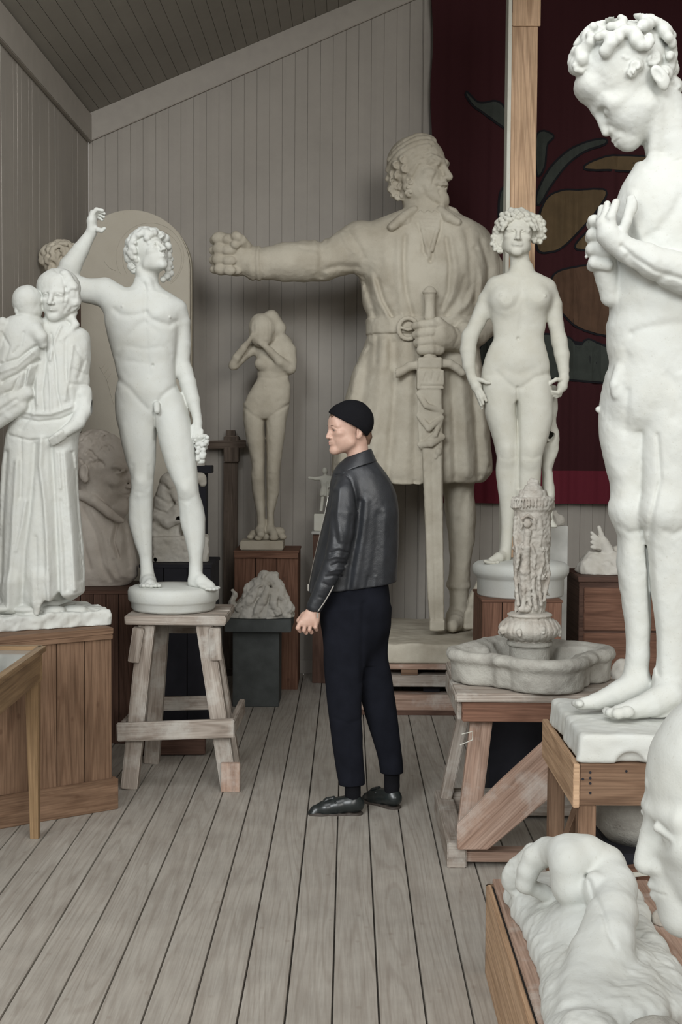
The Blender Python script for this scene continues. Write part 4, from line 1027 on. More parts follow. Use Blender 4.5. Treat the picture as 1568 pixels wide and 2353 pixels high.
f.chain([(1286, 782, 8, 17.5), (1292, 815, 4, 17.5), (1296, 850, -2, 12.5), (1297, 872, -6, 10.5)], k=8)
f.chain([(1297, 868, -6, 11), (1293, 888, -8, 11.5), (1288, 898, -10, 8)], k=4)
f.chain([(1290, 872, -14, 5), (1278, 872, -20, 4.6), (1268, 878, -22, 4), (1264, 882, -22, 3.4)], k=2)
for i, (x, y) in enumerate([(1268, 900), (1270, 905), (1274, 910), (1278, 913)]): f.chain([(1290, 890 + 2 * i, -12 + 3 * i, 5), (1284 + i, 902 + 2 * i, -16 + 3 * i, 4.2), (x, y, -18 + 3 * i, 3.2)], k=2)
S = f.stroke
f.ell((1158, 688, -30), (25, 24, 22), 26); f.ell((1236, 684, -30), (24, 23, 22), 26); f.bump(1146, 683, 3, 4); f.bump(1246, 685, 3, 4)
S([(1135, 698), (1144, 712), (1160, 717), (1180, 706), (1188, 688)], 7, 1.3); S([(1196, 650), (1198, 700), (1192, 760)], 8, 2)
S([(1134, 748), (1190, 747), (1252, 753)], 1.6, .9, 0); f.bump(1187, 781, 4, -5); f.bump(1188, 830, 34, 5, ry=26); S([(1140, 858), (1160, 880), (1180, 894)], 7, 2.6); S([(1262, 858), (1226, 870), (1196, 892)], 7, 3.2)
S([(1186, 892), (1187, 930), (1189, 980), (1189, 1040), (1190, 1120)], 4, 4); S([(1150, 850), (1190, 862), (1225, 850)], 9, 1.4)
f.bump(1162, 1032, 16, 4, ry=14); f.bump(1218, 1030, 18, 4, ry=15); S([(1200, 1048), (1218, 1053), (1238, 1046)], 5, .9); S([(1150, 1052), (1166, 1056), (1180, 1048)], 5, .9)
S([(1160, 632), (1180, 640), (1196, 642)], 4, -1.3); S([(1200, 642), (1220, 640), (1242, 630)], 4, -1.3)
f.noise(.35, 12, 3)
f.build('figure', m_pl_cream, ZG, r)
# the support behind her left leg: draped leg-like trunk
f = Field(1222, 1300, 880, 1220, 10, 90, 2.4)
f.loft([(885, 1246, 1280, 30, 62), (930, 1240, 1282, 28, 66), (985, 1248, 1276, 30, 60)], k=2)
f.loft([(975, 1246, 1278, 24, 60), (1000, 1240, 1286, 20, 64), (1030, 1244, 1285, 24, 62), (1080, 1246, 1270, 26, 60), (1130, 1248, 1275, 28, 60), (1190, 1252, 1272, 30, 56), (1212, 1252, 1284, 30, 60)], k=6)
f.chain([(1258, 990, 18, 9), (1270, 1000, 14, 7), (1262, 1012, 14, 6)], k=4); f.stroke([(1250, 1010), (1270, 1015), (1280, 1000)], 4, 2, d1=40)
f.noise(1.2, 10, 2)
f.build('support', m_pl_cream, ZG, r)
# ------------------------------------------------------------------ mother carrying a child
ZM = 6.10
r = thing('mother_statue', 'white plaster woman in a long skirt with a child at her shoulder', 'statue', (at(90, 1420, ZM).x, ZM, CR1_top))
f = Field(-180, 272, 1376, 1456, -170, 215, 3.0)
f.rbox((66, 1425, 14), (166, 24, 98), r=8, tilt=.524); f.noise(5, 22, 3); f.noise(2.2, 8, 4)
for (x, y, d) in [(200, 1402, 40), (170, 1399, 10), (120, 1400, -20), (60, 1400, -50), (0, 1398, -60)]: f.ball(x, y, d, (30, 9, 22), 8)
f.cutz(CR1_top + .001, ZM); f.build('base_slab', m_pl_white, ZM, r)
f = Field(-90, 214, 610, 1416, -92, 92, 2.1, fx=[(20, 200, 1.6)], fy=[(612, 760, 1.5)], fd=[(-76, 20, 1.8)])
# skirt
f.loft([(930, 40, 196, -52, 46), (975, 22, 190, -54, 48), (1010, 14, 180, -54, 48), (1070, 6, 178, -56, 50), (1150, 2, 181, -60, 54), (1230, 0, 188, -64, 58), (1300, -3, 193, -66, 60), (1358, -6, 194, -66, 60), (1372, -4, 178, -62, 56), (1400, 8, 120, -50, 40)], k=3, n=2.5, cap=10)
f.chain([(90, 1330, -56, 22), (86, 1385, -62, 14), (84, 1408, -64, 6)], k=14); f.chain([(30, 1340, -50, 26), (24, 1392, -54, 14)], k=14); f.ball(10, 1400, -46, (34, 12, 24), 8)
f.ell((128, 1392, -40), (34, 22, 40), 8, 's'); 
# blouse and shoulders
f.loft([(735, 92, 160, -28, 34), (750, 74, 178, -36, 40), (772, 60, 200, -42, 44), (800, 58, 206, -46, 46), (850, 64, 200, -50, 46), (900, 62, 190, -54, 46), (935, 50, 180, -56, 46), (952, 52, 176, -54, 44), (965, 60, 170, -46, 40)], k=5, n=2.3)
S = f.stroke
for p, w_, a in [([(110, 760), (116, 830), (108, 900), (112, 945)], 6, 4), ([(126, 770), (138, 840), (142, 900), (150, 940)], 5, 3.6), ([(160, 770), (160, 850), (170, 920)], 6, 3), ([(92, 830), (86, 890), (92, 945)], 6, 3.5),
                 ([(148, 752), (134, 790), (126, 830)], 5, -3.4), ([(124, 850), (128, 900), (130, 945)], 5, -3), ([(60, 944), (90, 952), (130, 952), (172, 936)], 7, -5), ([(60, 962), (100, 970), (150, 964), (178, 950)], 5, 4),
                 ([(78, 800), (96, 860), (98, 930)], 5, -2.6), ([(176, 800), (168, 860), (160, 920)], 5, -2.5)]: S(p, w_ * .72, a * 1.15)
for p, w_, a in [([(108, 1010), (106, 1070), (117, 1150), (122, 1215), (126, 1300), (128, 1372)], 9, -8), ([(128, 1030), (136, 1150), (142, 1260), (146, 1370)], 9, 8), ([(90, 1020), (86, 1100), (80, 1180), (70, 1260), (64, 1380)], 10, 7),
                 ([(158, 1040), (166, 1140), (176, 1240), (182, 1350)], 8, -5), ([(170, 1040), (180, 1180), (190, 1330)], 6, 4), ([(52, 1060), (46, 1180), (40, 1300), (36, 1390)], 10, -6), ([(24, 1040), (16, 1180), (12, 1330)], 10, 5),
                 ([(60, 1010), (62, 1080), (60, 1140)], 6, 3), ([(150, 1150), (160, 1260), (164, 1350)], 6, 3), ([(96, 1230), (98, 1300), (104, 1380)], 7, 3), ([(30, 1000), (80, 1012), (140, 1006)], 5, 3), ([(146, 1040), (150, 1120)], 5, -3),
                 ([(74, 1150), (64, 1210), (52, 1260)], 6, -3)]: S(p, w_ * .72, a * 1.15)
# her left sleeve and forearm
f.chain([(180, 778, 2, 26), (184, 820, 4, 23), (186, 870, 0, 20), (184, 900, -8, 21)], k=10); f.chain([(172, 898, -18, 8), (186, 905, -26, 8), (200, 897, -10, 7)], k=4)
f.chain([(192, 905, -10, 20), (194, 940, -24, 19), (180, 970, -42, 16), (156, 990, -52, 12)], k=7)
f.chain([(158, 986, -52, 12), (138, 1000, -58, 11)], k=4)
for i in range(4): f.chain([(142 + 2 * i, 992 + 4 * i, -66 + 3 * i, 5), (128 + i, 1000 + 5 * i, -70 + 3 * i, 4.6), (114 + 2 * i, 1010 + 4 * i, -66 + 3 * i, 3.8)], k=2)
S([(180, 800), (198, 830), (186, 870)], 4, 2.4); S([(176, 850), (200, 862)], 4, 2); S([(172, 884), (204, 886)], 4, 2.4)
# collar, neck, head
f.chain([(128, 760, -6, 26), (126, 735, -6, 25), (132, 700, 0, 26)], k=8)
f.chain([(148, 730, -18, 8), (164, 732, -16, 9), (174, 746, -20, 8), (156, 768, -34, 6), (140, 782, -40, 4)], k=4); f.chain([(110, 745, -26, 7), (104, 765, -34, 6), (116, 785, -40, 4)], k=4)
f.head((137, 680, -12), 116, yaw=-.24, pitch=.14, roll=.05, k=6, ears=False, slim=1.1, lips=1.2, chin=.9)
f.ell((134, 660, 4), (50, 44, 50), 5); f.chain([(150, 632, -32, 12), (167, 660, -30, 13), (171, 695, -22, 13), (166, 720, -8, 10)], k=8); f.ell((160, 690, 14), (26, 34, 30), 8)
f.noise(2.2, 8, 8, box=((150, 650, -50), (192, 735, 50)))
S([(128, 620), (152, 640), (160, 668), (158, 700)], 3, 2.4); S([(98, 648), (112, 645), (146, 648)], 3, .8)
# child seen from behind
f.ell((62, 692, -34), (34, 37, 36), 5); f.ell((70, 716, -36), (26, 20, 26), 8); f.chain([(60, 720, -34, 22), (58, 745, -32, 24)], k=8)
f.ball(38, 712, -52, (5, 9, 6), 2)
f.loft([(728, 22, 92, -66, 10), (745, 6, 104, -74, 16), (780, 0, 104, -78, 20), (830, -8, 98, -78, 20), (870, -14, 86, -76, 18), (900, -16, 70, -70, 12), (915, -10, 56, -60, 8)], k=7, n=2.3)
f.chain([(14, 748, -50, 14), (6, 742, -60, 12), (-12, 790, -58, 18)], k=6)
f.chain([(80, 760, -60, 20), (94, 775, -64, 15), (100, 792, -60, 9)], k=8)
for p, w_, a in [([(96, 800), (60, 830), (20, 840)], 5, 4), ([(100, 830), (60, 862), (24, 880)], 6, 5), ([(76, 856), (70, 890), (60, 905)], 6, 5), ([(90, 815), (56, 846), (20, 858)], 6, -3), ([(60, 870), (46, 900), (30, 906)], 5, 4), ([(20, 770), (40, 800), (30, 830)], 6, 2.5), ([(72, 770), (66, 800), (50, 815)], 6, 2.5), ([(86, 845), (76, 880), (66, 905)], 5, -3)]: S(p, w_ * .72, a * 1.15)
# cloth bundle under the child
f.chain([(60, 905, -50, 16), (30, 920, -56, 20), (4, 935, -52, 22), (-20, 950, -46, 20)], k=8); f.chain([(50, 935, -54, 14), (20, 955, -54, 14), (-10, 975, -46, 14)], k=6)
S([(54, 920), (24, 940), (-5, 955)], 5, 4); S([(84, 920), (80, 960), (60, 985)], 6, 4)
f.noise(1.0, 14, 5, sq=(1, 2.2, 1)); f.noise(.4, 6, 6)
f.build('figure', m_pl_white, ZM, r)
# ------------------------------------------------------------------ giant warrior with the sword
ZK = 8.86; x0, x1, Z1, za = PLAT
rw = thing('warrior_statue', 'colossal tan plaster warrior with outstretched fist and sheathed sword', 'statue', ((x0 + x1) / 2, ZK, za))
def placeW(V):
    return V
f = Field(0, 1.04, 0, .14, 0, 1.24, .011); f.persp = False
f.g[:] = 1
f.put((0.0, 0, 0), (.92, .125, 1.2), lambda X, Y, D: np.maximum(np.maximum(np.abs(X - .46) - .455, np.abs(Y - .061) - .061), np.abs(D - .61) - .6), 0)
f.noise(.006, .12, 3); f.noise(.003, .04, 4)
f.g = np.maximum(f.g, (0.0 - f.ax[1] + 0.002)[None, :, None]).astype(np.float32)
f.build('plaster_slab', m_pl_tan, 1, rw, place=lambda V: np.stack([V[:, 0] + x0, V[:, 2] + Z1, V[:, 1] + za], 1))
f = Field(476, 1172, 300, 1448, -146, 104, 2.8, fx=[(890, 1056, 1.7), (484, 570, 2.2)], fy=[(305, 500, 1.7), (300, 640, 2.2), (725, 825, 2.4)], fd=[(-110, 20, 2.2)])
S = f.stroke
# torso and skirt
f.loft([(478, 940, 1020, -50, 56), (498, 890, 1062, -66, 70), (520, 855, 1104, -76, 80), (555, 832, 1124, -84, 86), (600, 826, 1134, -92, 88), (650, 830, 1130, -96, 86), (700, 834, 1114, -94, 82), (728, 844, 1100, -88, 76), (745, 847, 1092, -84, 74), (776, 847, 1092, -84, 74)], k=3, n=2.5)
f.loft([(764, 848, 1092, -84, 74), (785, 840, 1098, -88, 78), (830, 822, 1106, -94, 82), (900, 798, 1116, -100, 86), (980, 776, 1124, -104, 88), (1050, 764, 1130, -106, 88), (1080, 762, 1131, -104, 88), (1108, 790, 1112, -96, 80)], k=3, n=2.5, cap=8)
f.loft([(733, 842, 1098, -90, 80), (737, 841, 1100, -92, 82), (767, 841, 1100, -92, 82), (771, 842, 1098, -90, 80)], k=1, n=2.5, cap=2)
for p, w_, a in [([(850, 800), (836, 900), (815, 1000), (800, 1095)], 11, 7), ([(880, 790), (872, 900), (858, 1010), (850, 1100)], 12, -6), ([(905, 795), (905, 900), (896, 1010), (888, 1105)], 10, 9), ([(930, 790), (934, 880), (930, 1000), (925, 1100)], 12, -4),
                 ([(1030, 870), (1036, 960), (1040, 1095)], 9, 8), ([(1052, 850), (1060, 960), (1066, 1090)], 11, -7), ([(1076, 840), (1086, 950), (1094, 1090)], 9, 8), ([(1096, 850), (1106, 960), (1116, 1060)], 9, -4), ([(820, 850), (800, 950), (782, 1060)], 9, -5),
                 ([(866, 780), (862, 840)], 6, 4), ([(895, 780), (893, 850)], 6, 3), ([(1060, 780), (1070, 840)], 6, 3), ([(958, 790), (952, 900), (948, 1100)], 9, 5), ([(800, 1092), (880, 1106), (960, 1110)], 5, -3)]: S(p, w_, a)
for p, w_, a in [([(928, 555), (925, 620), (930, 680), (944, 730)], 6, 6), ([(912, 560), (912, 650), (920, 728)], 8, -4), ([(836, 640), (850, 690), (862, 730)], 7, 6), ([(852, 640), (868, 695), (888, 732)], 6, -4), ([(866, 650), (880, 700), (900, 734)], 5, 5),
                 ([(1020, 560), (1028, 620), (1024, 680), (1010, 715)], 6, 6), ([(1030, 560), (1042, 640), (1030, 700)], 9, -4), ([(1066, 540), (1074, 600), (1076, 660), (1062, 700)], 8, 6), ([(1020, 730), (1050, 690), (1062, 650)], 8, 5), ([(1040, 730), (1062, 712), (1074, 690)], 8, -6), ([(1086, 580), (1092, 640), (1086, 700)], 7, 5),
                 ([(956, 524), (970, 560), (968, 590), (984, 612)], 5, 5), ([(1012, 520), (1004, 560), (990, 580), (990, 606), (984, 612)], 5, 5), ([(968, 550), (975, 575), (980, 600)], 6, -4), ([(850, 540), (846, 600), (846, 660)], 8, 4), ([(890, 540), (885, 590), (890, 640)], 10, -2)]: S(p, w_, a)
# outstretched arm
f.chain([(872, 575, -8, 66), (830, 568, -16, 60), (780, 586, -28, 47), (738, 600, -36, 44)], k=26)
f.chain([(740, 600, -36, 45), (700, 601, -42, 46), (655, 602, -46, 44), (610, 605, -48, 36)], k=8); f.chain([(610, 605, -48, 38), (594, 606, -50, 41)], k=3)
for (x, w_) in ((606, 4), (592, 4)):
    S([(x, 562), (x - 2, 605), (x, 650)], w_, 4)
for p, w_, a in [([(738, 560), (742, 600), (740, 640)], 7, 5), ([(722, 558), (728, 600), (722, 640)], 7, -3), ([(760, 545), (748, 570), (752, 600)], 6, 3), ([(800, 540), (820, 570), (836, 600)], 7, 4), ([(786, 545), (800, 575), (812, 590)], 6, -3), ([(820, 620), (780, 618), (750, 628)], 6, 4), ([(690, 580), (740, 590)], 5, 2)]: S(p, w_, a)
# fist
f.ell((545, 588, -52), (38, 47, 40), 6); f.chain([(580, 604, -50, 31), (556, 592, -52, 34)], k=8)
for i, (y, r_) in enumerate(((549, 15), (573, 15.5), (597, 14.5), (619, 13))):
    f.chain([(500, y + 1, -50, r_ * .8), (506, y, -78, r_ * .9), (530, y + 1, -84, r_ * .8), (546, y + 2, -74, r_ * .75)], k=2)
    f.ball(505 + (i % 2) * 3, y - 1, -78, (r_ * 1.25, r_, r_), 2); f.ball(528, y + 2, -88, (r_ * 1.15, r_ * .82, r_ * .82), 2); f.ball(489 + abs(i - 1.5) * 2, y + 3 - i, -54, 10, 4)
f.chain([(566, 566, -74, 12), (552, 552, -90, 13), (543, 543, -98, 12)], k=3); f.ball(540, 562, -96, 11, 2); f.ball(546, 545, -100, 11, 2)
# neck, collar
f.chain([(985, 520, -8, 52), (978, 480, -8, 48), (968, 430, 0, 50)], k=14)
f.chain([(952, 484, -56, 11), (925, 502, -72, 12), (900, 522, -78, 10)], k=1.5, fl=1.3); f.chain([(958, 490, -54, 8), (935, 508, -70, 9), (903, 521, -76, 7)], k=3)
f.chain([(1012, 484, -54, 11), (1032, 502, -68, 13), (1050, 512, -66, 11)], k=1.5, fl=1.3); f.chain([(1020, 476, -20, 9), (1040, 490, -30, 12), (1056, 505, -36, 10)], k=4)
f.chain([(955, 492, -50, 7), (972, 530, -78, 5), (978, 560, -88, 4)], k=3); f.chain([(1012, 492, -50, 7), (1004, 530, -78, 6), (992, 575, -92, 5)], k=3)
for x in (968, 986, 1002): f.chain([(x - 8, 492, -66, 3.4), (x - 2, 486, -67, 3.4), (x + 6, 492, -67, 3.4), (x + 2, 500, -67, 3.4), (x - 5, 502, -66, 3)], k=1)
for i in range(4): S([(966 + i * 3, 512 + i * 9), (1000 - i * 3, 512 + i * 9)], 2, 1.5)
# head
def face(q, x, y, z, ax, E, Cn):
    q = smin(q, Cn((.01, -.375, -.185), (.125, -.315, -.225), .022, .018), .02)     # moustache
    q = smin(q, E(0, -.335, -.40, .09, .09, .10), .05); q = smin(q, Cn((.12, -.20, -.34), (.03, -.33, -.44), .05, .05), .05)
    q = smin(q, Cn((.05, -.365, .095), (.18, -.31, .11), .03, .03), .04)
    return smax(q, -Cn((0, -.40, -.235), (.05, -.37, -.238), .012, .008), .01)
f.head((966, 396, -12), 172, yaw=.98, pitch=-.03, roll=.02, k=10, fn_extra=face, ears=False, nose=1.05, nt=-.44, chin=1.15)
f.ell((948, 378, 10), (52, 58, 60), 12)
keep_ = f.persp; f.persp = False
def L3(x, y, d): return Field.pc(Field_, x, y, d)
class Field_: persp = True
f_snap = f.g.copy()
def sd(x, y):
    g_ = f.g; f.g = f_snap; q = f.top(x, y, -10); f.g = g_; return q
starts = [(1000, 314), (998, 321), (994, 329), (986, 339), (978, 351), (970, 364), (962, 378)]
mids = [(958, 304), (946, 316), (934, 330), (928, 346), (926, 364), (930, 384), (936, 404)]
ends = [(906, 344), (897, 362), (893, 384), (892, 406), (898, 428), (912, 444), (928, 452)]
for s_, m_, e_ in zip(starts, mids, ends):          # swept-back locks
    for off, rr in ((0, 7.4), (5.5, 5.2)):
        pts = []
        for u in np.linspace(0, 1, 9):
            x = (1 - u)**2 * s_[0] + 2 * u * (1 - u) * m_[0] + u * u * e_[0]; y = (1 - u)**2 * s_[1] + 2 * u * (1 - u) * m_[1] + u * u * e_[1] + off * math.sin(3 * u)
            x, y, _ = L3(x, y, -40); pts.append((x, y, min(sd(x, y) + 2, 6), rr * (.8 + .5 * math.sin(3.0 * u))))
        f.chain(pts, k=.8)
rng = random.Random(4)
for (x, y, q_) in [(912, 380, 12), (904, 398, 12), (918, 402, 13), (906, 418, 12), (922, 426, 13), (908, 436, 11), (924, 446, 11), (936, 432, 11), (934, 412, 12), (930, 390, 12), (940, 448, 9), (900, 432, 9), (902, 412, 10), (914, 450, 9), (926, 370, 12), (904, 446, 7), (942, 424, 8)]:
    x, y, _ = L3(x, y, -30); d = min(sd(x, y) + 2, -14); f.ball(x, y, d, q_, 2); a0_ = rng.uniform(0, 6)
    f.chain([(x + math.cos(a0_ + t * .8) * q_ * (.85 - .12 * t), y + math.sin(a0_ + t * .8) * q_ * (.85 - .12 * t), d - q_ * .75 - t * 1.2, 3.6 - .2 * t) for t in range(5)], k=1)
f.persp = keep_
for p, w_, a in [([(1006, 427), (1015, 429), (1024, 429)], 2.0, 3.2), ([(1000, 422), (1010, 417), (1022, 416), (1030, 420)], 3, -2.4), ([(980, 373), (989, 367), (1000, 371)], 1.8, 2), ([(982, 380), (991, 383), (1001, 379)], 1.8, 1.6),
                 ([(974, 362), (990, 354), (1006, 360), (1014, 366)], 3, -2.4), ([(1008, 352), (1020, 358)], 2, 2), ([(1003, 400), (996, 412), (994, 424)], 3, 2.2), ([(966, 396), (978, 402), (986, 398)], 3, 1), ([(960, 380), (972, 378)], 2, 1), ([(972, 432), (978, 448), (992, 462), (1008, 468)], 5, 2.4), ([(1010, 440), (1014, 452)], 3, 2)]: S(p, w_, a, d1=0, at_d=-62)
# arm with the hand on the hilt
f.chain([(1085, 570, 4, 50), (1112, 620, 10, 46), (1122, 680, 10, 42), (1116, 730, -6, 40)], k=20)
f.chain([(1114, 736, -8, 40), (1090, 764, -40, 34), (1062, 778, -74, 25)], k=8); f.chain([(1068, 766, -74, 27), (1054, 782, -84, 26)], k=4)
f.chain([(1052, 782, -88, 24), (1028, 776, -98, 30), (1012, 775, -104, 32)], k=6)
for i, (y, x) in enumerate(((744, 960), (764, 962), (784, 964), (803, 972))):
    f.chain([(1012, y + 2, -116, 11), (992, y, -124, 11.5), (968, y + 2, -120, 10.5), (x - 6, y + 5, -108, 9)], k=2)
f.chain([(1022, 752, -112, 12), (1008, 738, -118, 10), (992, 736, -116, 9)], k=3)
for p, w_, a in [([(1100, 560), (1118, 620), (1116, 690)], 7, 5), ([(1086, 590), (1098, 650), (1096, 700)], 6, -4), ([(1130, 560), (1140, 640)], 8, -3), ([(1034, 755), (1044, 780), (1036, 800)], 4, 2.4)]: S(p, w_, a, -1e4, -20)
# legs and boots
f.loft([(1090, 1006, 1092, -30, 50), (1130, 1018, 1090, -34, 46), (1180, 1024, 1094, -32, 50), (1230, 1030, 1092, -28, 44), (1290, 1034, 1082, -24, 36), (1330, 1030, 1080, -28, 38), (1346, 1026, 1082, -30, 40), (1356, 1032, 1078, -26, 36), (1400, 1034, 1076, -26, 34), (1446, 1020, 1084, -40, 38)], k=6)
f.chain([(1050, 1420, -10, 26), (1046, 1432, -56, 20), (1040, 1438, -84, 14)], k=8)
f.loft([(1080, 800, 900, -44, 50), (1180, 808, 896, -44, 48), (1240, 812, 890, -38, 44), (1320, 822, 876, -30, 34), (1400, 822, 878, -30, 34), (1446, 818, 884, -40, 38)], k=6)
f.chain([(850, 1420, -20, 26), (844, 1434, -70, 18)], k=8)
S([(1066, 1130), (1056, 1200), (1060, 1290)], 8, 3); S([(1040, 1140), (1042, 1220)], 7, -2.5); S([(1024, 1336), (1060, 1342), (1084, 1334)], 4, -4, 1e3, 1e4)
f.noise(1.2, 20, 5); f.noise(.6, 7, 6)
f.cutz(za + .118, ZK)
f.build('figure', m_pl_tan, ZK, rw)
# sword in its scabbard
f = Field(905, 1066, 660, 1452, -146, -84, 2.0); S = f.stroke
f.loft([(845, 962, 1016, -132, -100), (900, 961, 1016, -132, -100), (1000, 968, 1018, -130, -102), (1200, 977, 1018, -128, -104), (1380, 984, 1020, -126, -106), (1448, 990, 1020, -124, -106)], k=1, n=5)
S([(1003, 1050), (1008, 1250), (1010, 1420)], 3, -2.5, d1=-90); S([(985, 1050), (994, 1420)], 2, 1.2, d1=-90)
f.chain([(988, 672, -116, 14), (988, 700, -116, 11), (988, 728, -116, 13)], k=2); f.ell((988, 672, -116), (17, 6, 17), 2)
f.chain([(988, 815, -116, 14), (988, 850, -116, 14)], k=3); f.rbox((988, 836, -116), (27, 14, 16), 4, k=4)
f.chain([(964, 838, -116, 10), (942, 842, -116, 10), (926, 852, -116, 9), (914, 857, -116, 11)], k=4); f.chain([(1012, 836, -116, 10), (1034, 836, -116, 10), (1050, 845, -116, 9), (1062, 856, -114, 9)], k=4)
f.rbox((989, 872, -116), (30, 22, 18), 3, k=1); S([(960, 854), (1018, 854)], 2.4, 2.4, d1=-90); S([(962, 892), (1018, 892)], 2.4, 2.4, d1=-90)
for x in (972, 988, 1004): S([(x - 5, 882), (x, 862), (x + 5, 882)], 1.8, 1.8, d1=-90)
for a in ([(962, 905, -126, 6), (980, 932, -136, 7), (1016, 946, -126, 6)], [(962, 955, -126, 6), (986, 985, -136, 7), (1016, 960, -128, 6)], [(966, 1022, -126, 7), (990, 1020, -136, 8), (1018, 1004, -126, 7)], [(963, 905, -124, 4), (963, 960, -124, 4), (967, 1020, -124, 4)], [(1016, 960, -126, 6), (1000, 1000, -134, 6), (968, 1026, -126, 6)]): f.chain(a, k=2, fl=.7)
f.ball(1008, 1038, -128, (8, 10, 8), 3); f.chain([(1008, 1038, -128, 4), (1001, 1052, -130, 3)], k=2)
f.rbox((1005, 1436, -115), (17, 12, 14), 3, k=1)
f.noise(.6, 9, 2); f.cutz(za + .119, ZK)
f.build('sword', m_pl_tan, ZK, rw)
# belt buckle
f = Field(905, 968, 722, 790, -112, -74, 1.4)
f.chain([(938 + 22 * math.cos(t), 755 + 24 * math.sin(t), -97, 5) for t in np.linspace(0, 2 * PI, 17)], k=1); f.chain([(920, 752, -96, 3), (938, 757, -100, 4), (958, 752, -98, 4)], k=2)
f.build('belt_buckle', m_pl_tan, ZK, rw)
# ------------------------------------------------------------------ girl hiding her face
ZH = 9.14
r = thing('girl_statue', 'slender tan plaster nude girl hiding her face in both hands by the back wall', 'statue', (at(608, 1262, ZH).x, ZH, GT))
gp = at(608, 1262, ZH); sG = ZH / F
MB().box((at(558, 0, ZH).x, ZH - .13, GT + .0035), (at(659, 0, ZH).x, ZH + .13, at(0, 1236, ZH).z), 'x').build('plinth', m_pl_tan, r, bevel=0.006, jitter=.002)
f = Field(522, 686, 710, 1242, -72, 44, 1.7, fy=[(715, 850, 1.4)]); S = f.stroke
f.loft([(782, 622, 650, -14, 20), (794, 592, 668, -20, 26), (815, 588, 668, -24, 26), (840, 591, 664, -25, 24), (865, 592, 664, -22, 22), (890, 580, 668, -24, 24), (915, 566, 667, -28, 28), (945, 559, 662, -28, 32), (965, 560, 656, -20, 30)], k=2, n=2.2)
f.loft([(925, 560, 612, -24, 30), (960, 560, 608, -27, 28), (1000, 565, 609, -26, 24), (1040, 573, 610, -24, 20), (1075, 579, 610, -24, 14), (1092, 577, 610, -26, 12), (1120, 579, 610, -20, 16), (1155, 585, 610, -14, 16), (1190, 591, 611, -12, 10), (1222, 590, 612, -14, 10)], k=5)
f.loft([(925, 608, 664, -24, 30), (960, 610, 659, -27, 28), (1000, 611, 655, -26, 24), (1040, 612, 649, -24, 20), (1070, 613, 645, -24, 14), (1088, 612, 643, -26, 12), (1120, 612, 643, -18, 18), (1155, 613, 636, -12, 18), (1185, 614, 630, -10, 12), (1222, 613, 632, -12, 12)], k=5)
f.ell((600, 836, -18), (15, 14, 14), 10); f.ell((640, 838, -16), (14, 13, 13), 10)
# bowed head with hair hanging over
f.ell((604, 752, -22), (32, 34, 30), 6); f.ell((600, 772, -30), (26, 26, 22), 8); f.chain([(634, 790, 4, 18), (622, 775, -6, 20)], k=10)
f.chain([(624, 730, -16, 18), (640, 755, -14, 17), (646, 775, -12, 11), (638, 790, -14, 7)], k=6)
for i in range(7):
    a = -1 + i / 3.0; S([(604 + a * 4, 720), (604 + a * 26, 745), (604 + a * 26, 778)], 3, .8)
# right of the photo: her left arm
f.chain([(652, 790, 0, 20), (664, 805, 0, 17), (668, 828, -4, 14), (668, 846, -10, 13)], k=10)
f.chain([(666, 846, -12, 13), (645, 832, -26, 11), (622, 808, -38, 8.5), (612, 798, -42, 7)], k=6)
for i in range(4): f.chain([(612 - i, 800 - 3 * i, -42, 5), (602 - 2 * i, 792 - 3.5 * i, -46, 4.4), (592, 786 - 4 * i, -44, 3.6)], k=2)
f.chain([(594, 796, 0, 15), (566, 812, -2, 12), (540, 838, -8, 11)], k=8)
f.chain([(536, 840, -10, 11), (544, 822, -18, 10), (560, 800, -28, 8), (569, 788, -34, 6.5)], k=5)
for i in range(4): f.chain([(570 + i, 788 - 2 * i, -36 - i, 4.6), (577 + i, 778 - 3 * i, -42 - i, 4), (586 + i, 774 - 3 * i, -46, 3.4)], k=2)
S([(590, 866), (630, 872), (664, 862)], 3, .8); S([(564, 938), (584, 955), (604, 966)], 4, 1.6); S([(662, 930), (640, 945), (616, 964)], 4, 2.6); S([(610, 966), (610, 1010), (610, 1100), (611, 1190)], 2.6, 4)
f.bump(595, 1078, 9, 2.5, ry=10); f.bump(628, 1072, 9, 2.5, ry=10); S([(586, 1094), (604, 1096)], 3, 1); S([(616, 1088), (636, 1090)], 3, 1); f.bump(612, 890, 2, -2)
# rocky foot
f.chain([(598, 1220, -8, 12), (600, 1228, -24, 9)], k=5); f.chain([(622, 1218, -8, 11), (630, 1226, -22, 9)], k=5)
for (x, y, d, q) in [(586, 1226, 4, 14), (640, 1222, 4, 16), (576, 1234, 0, 9), (612, 1232, 6, 18), (650, 1234, -4, 9), (594, 1236, -20, 9), (630, 1236, -24, 10)]: f.ball(x, y, d, (q, q * .7, q), 3)
f.noise(.7, 9, 3); f.cut(y=1240); f.build('figure', m_pl_tan, ZH, r)
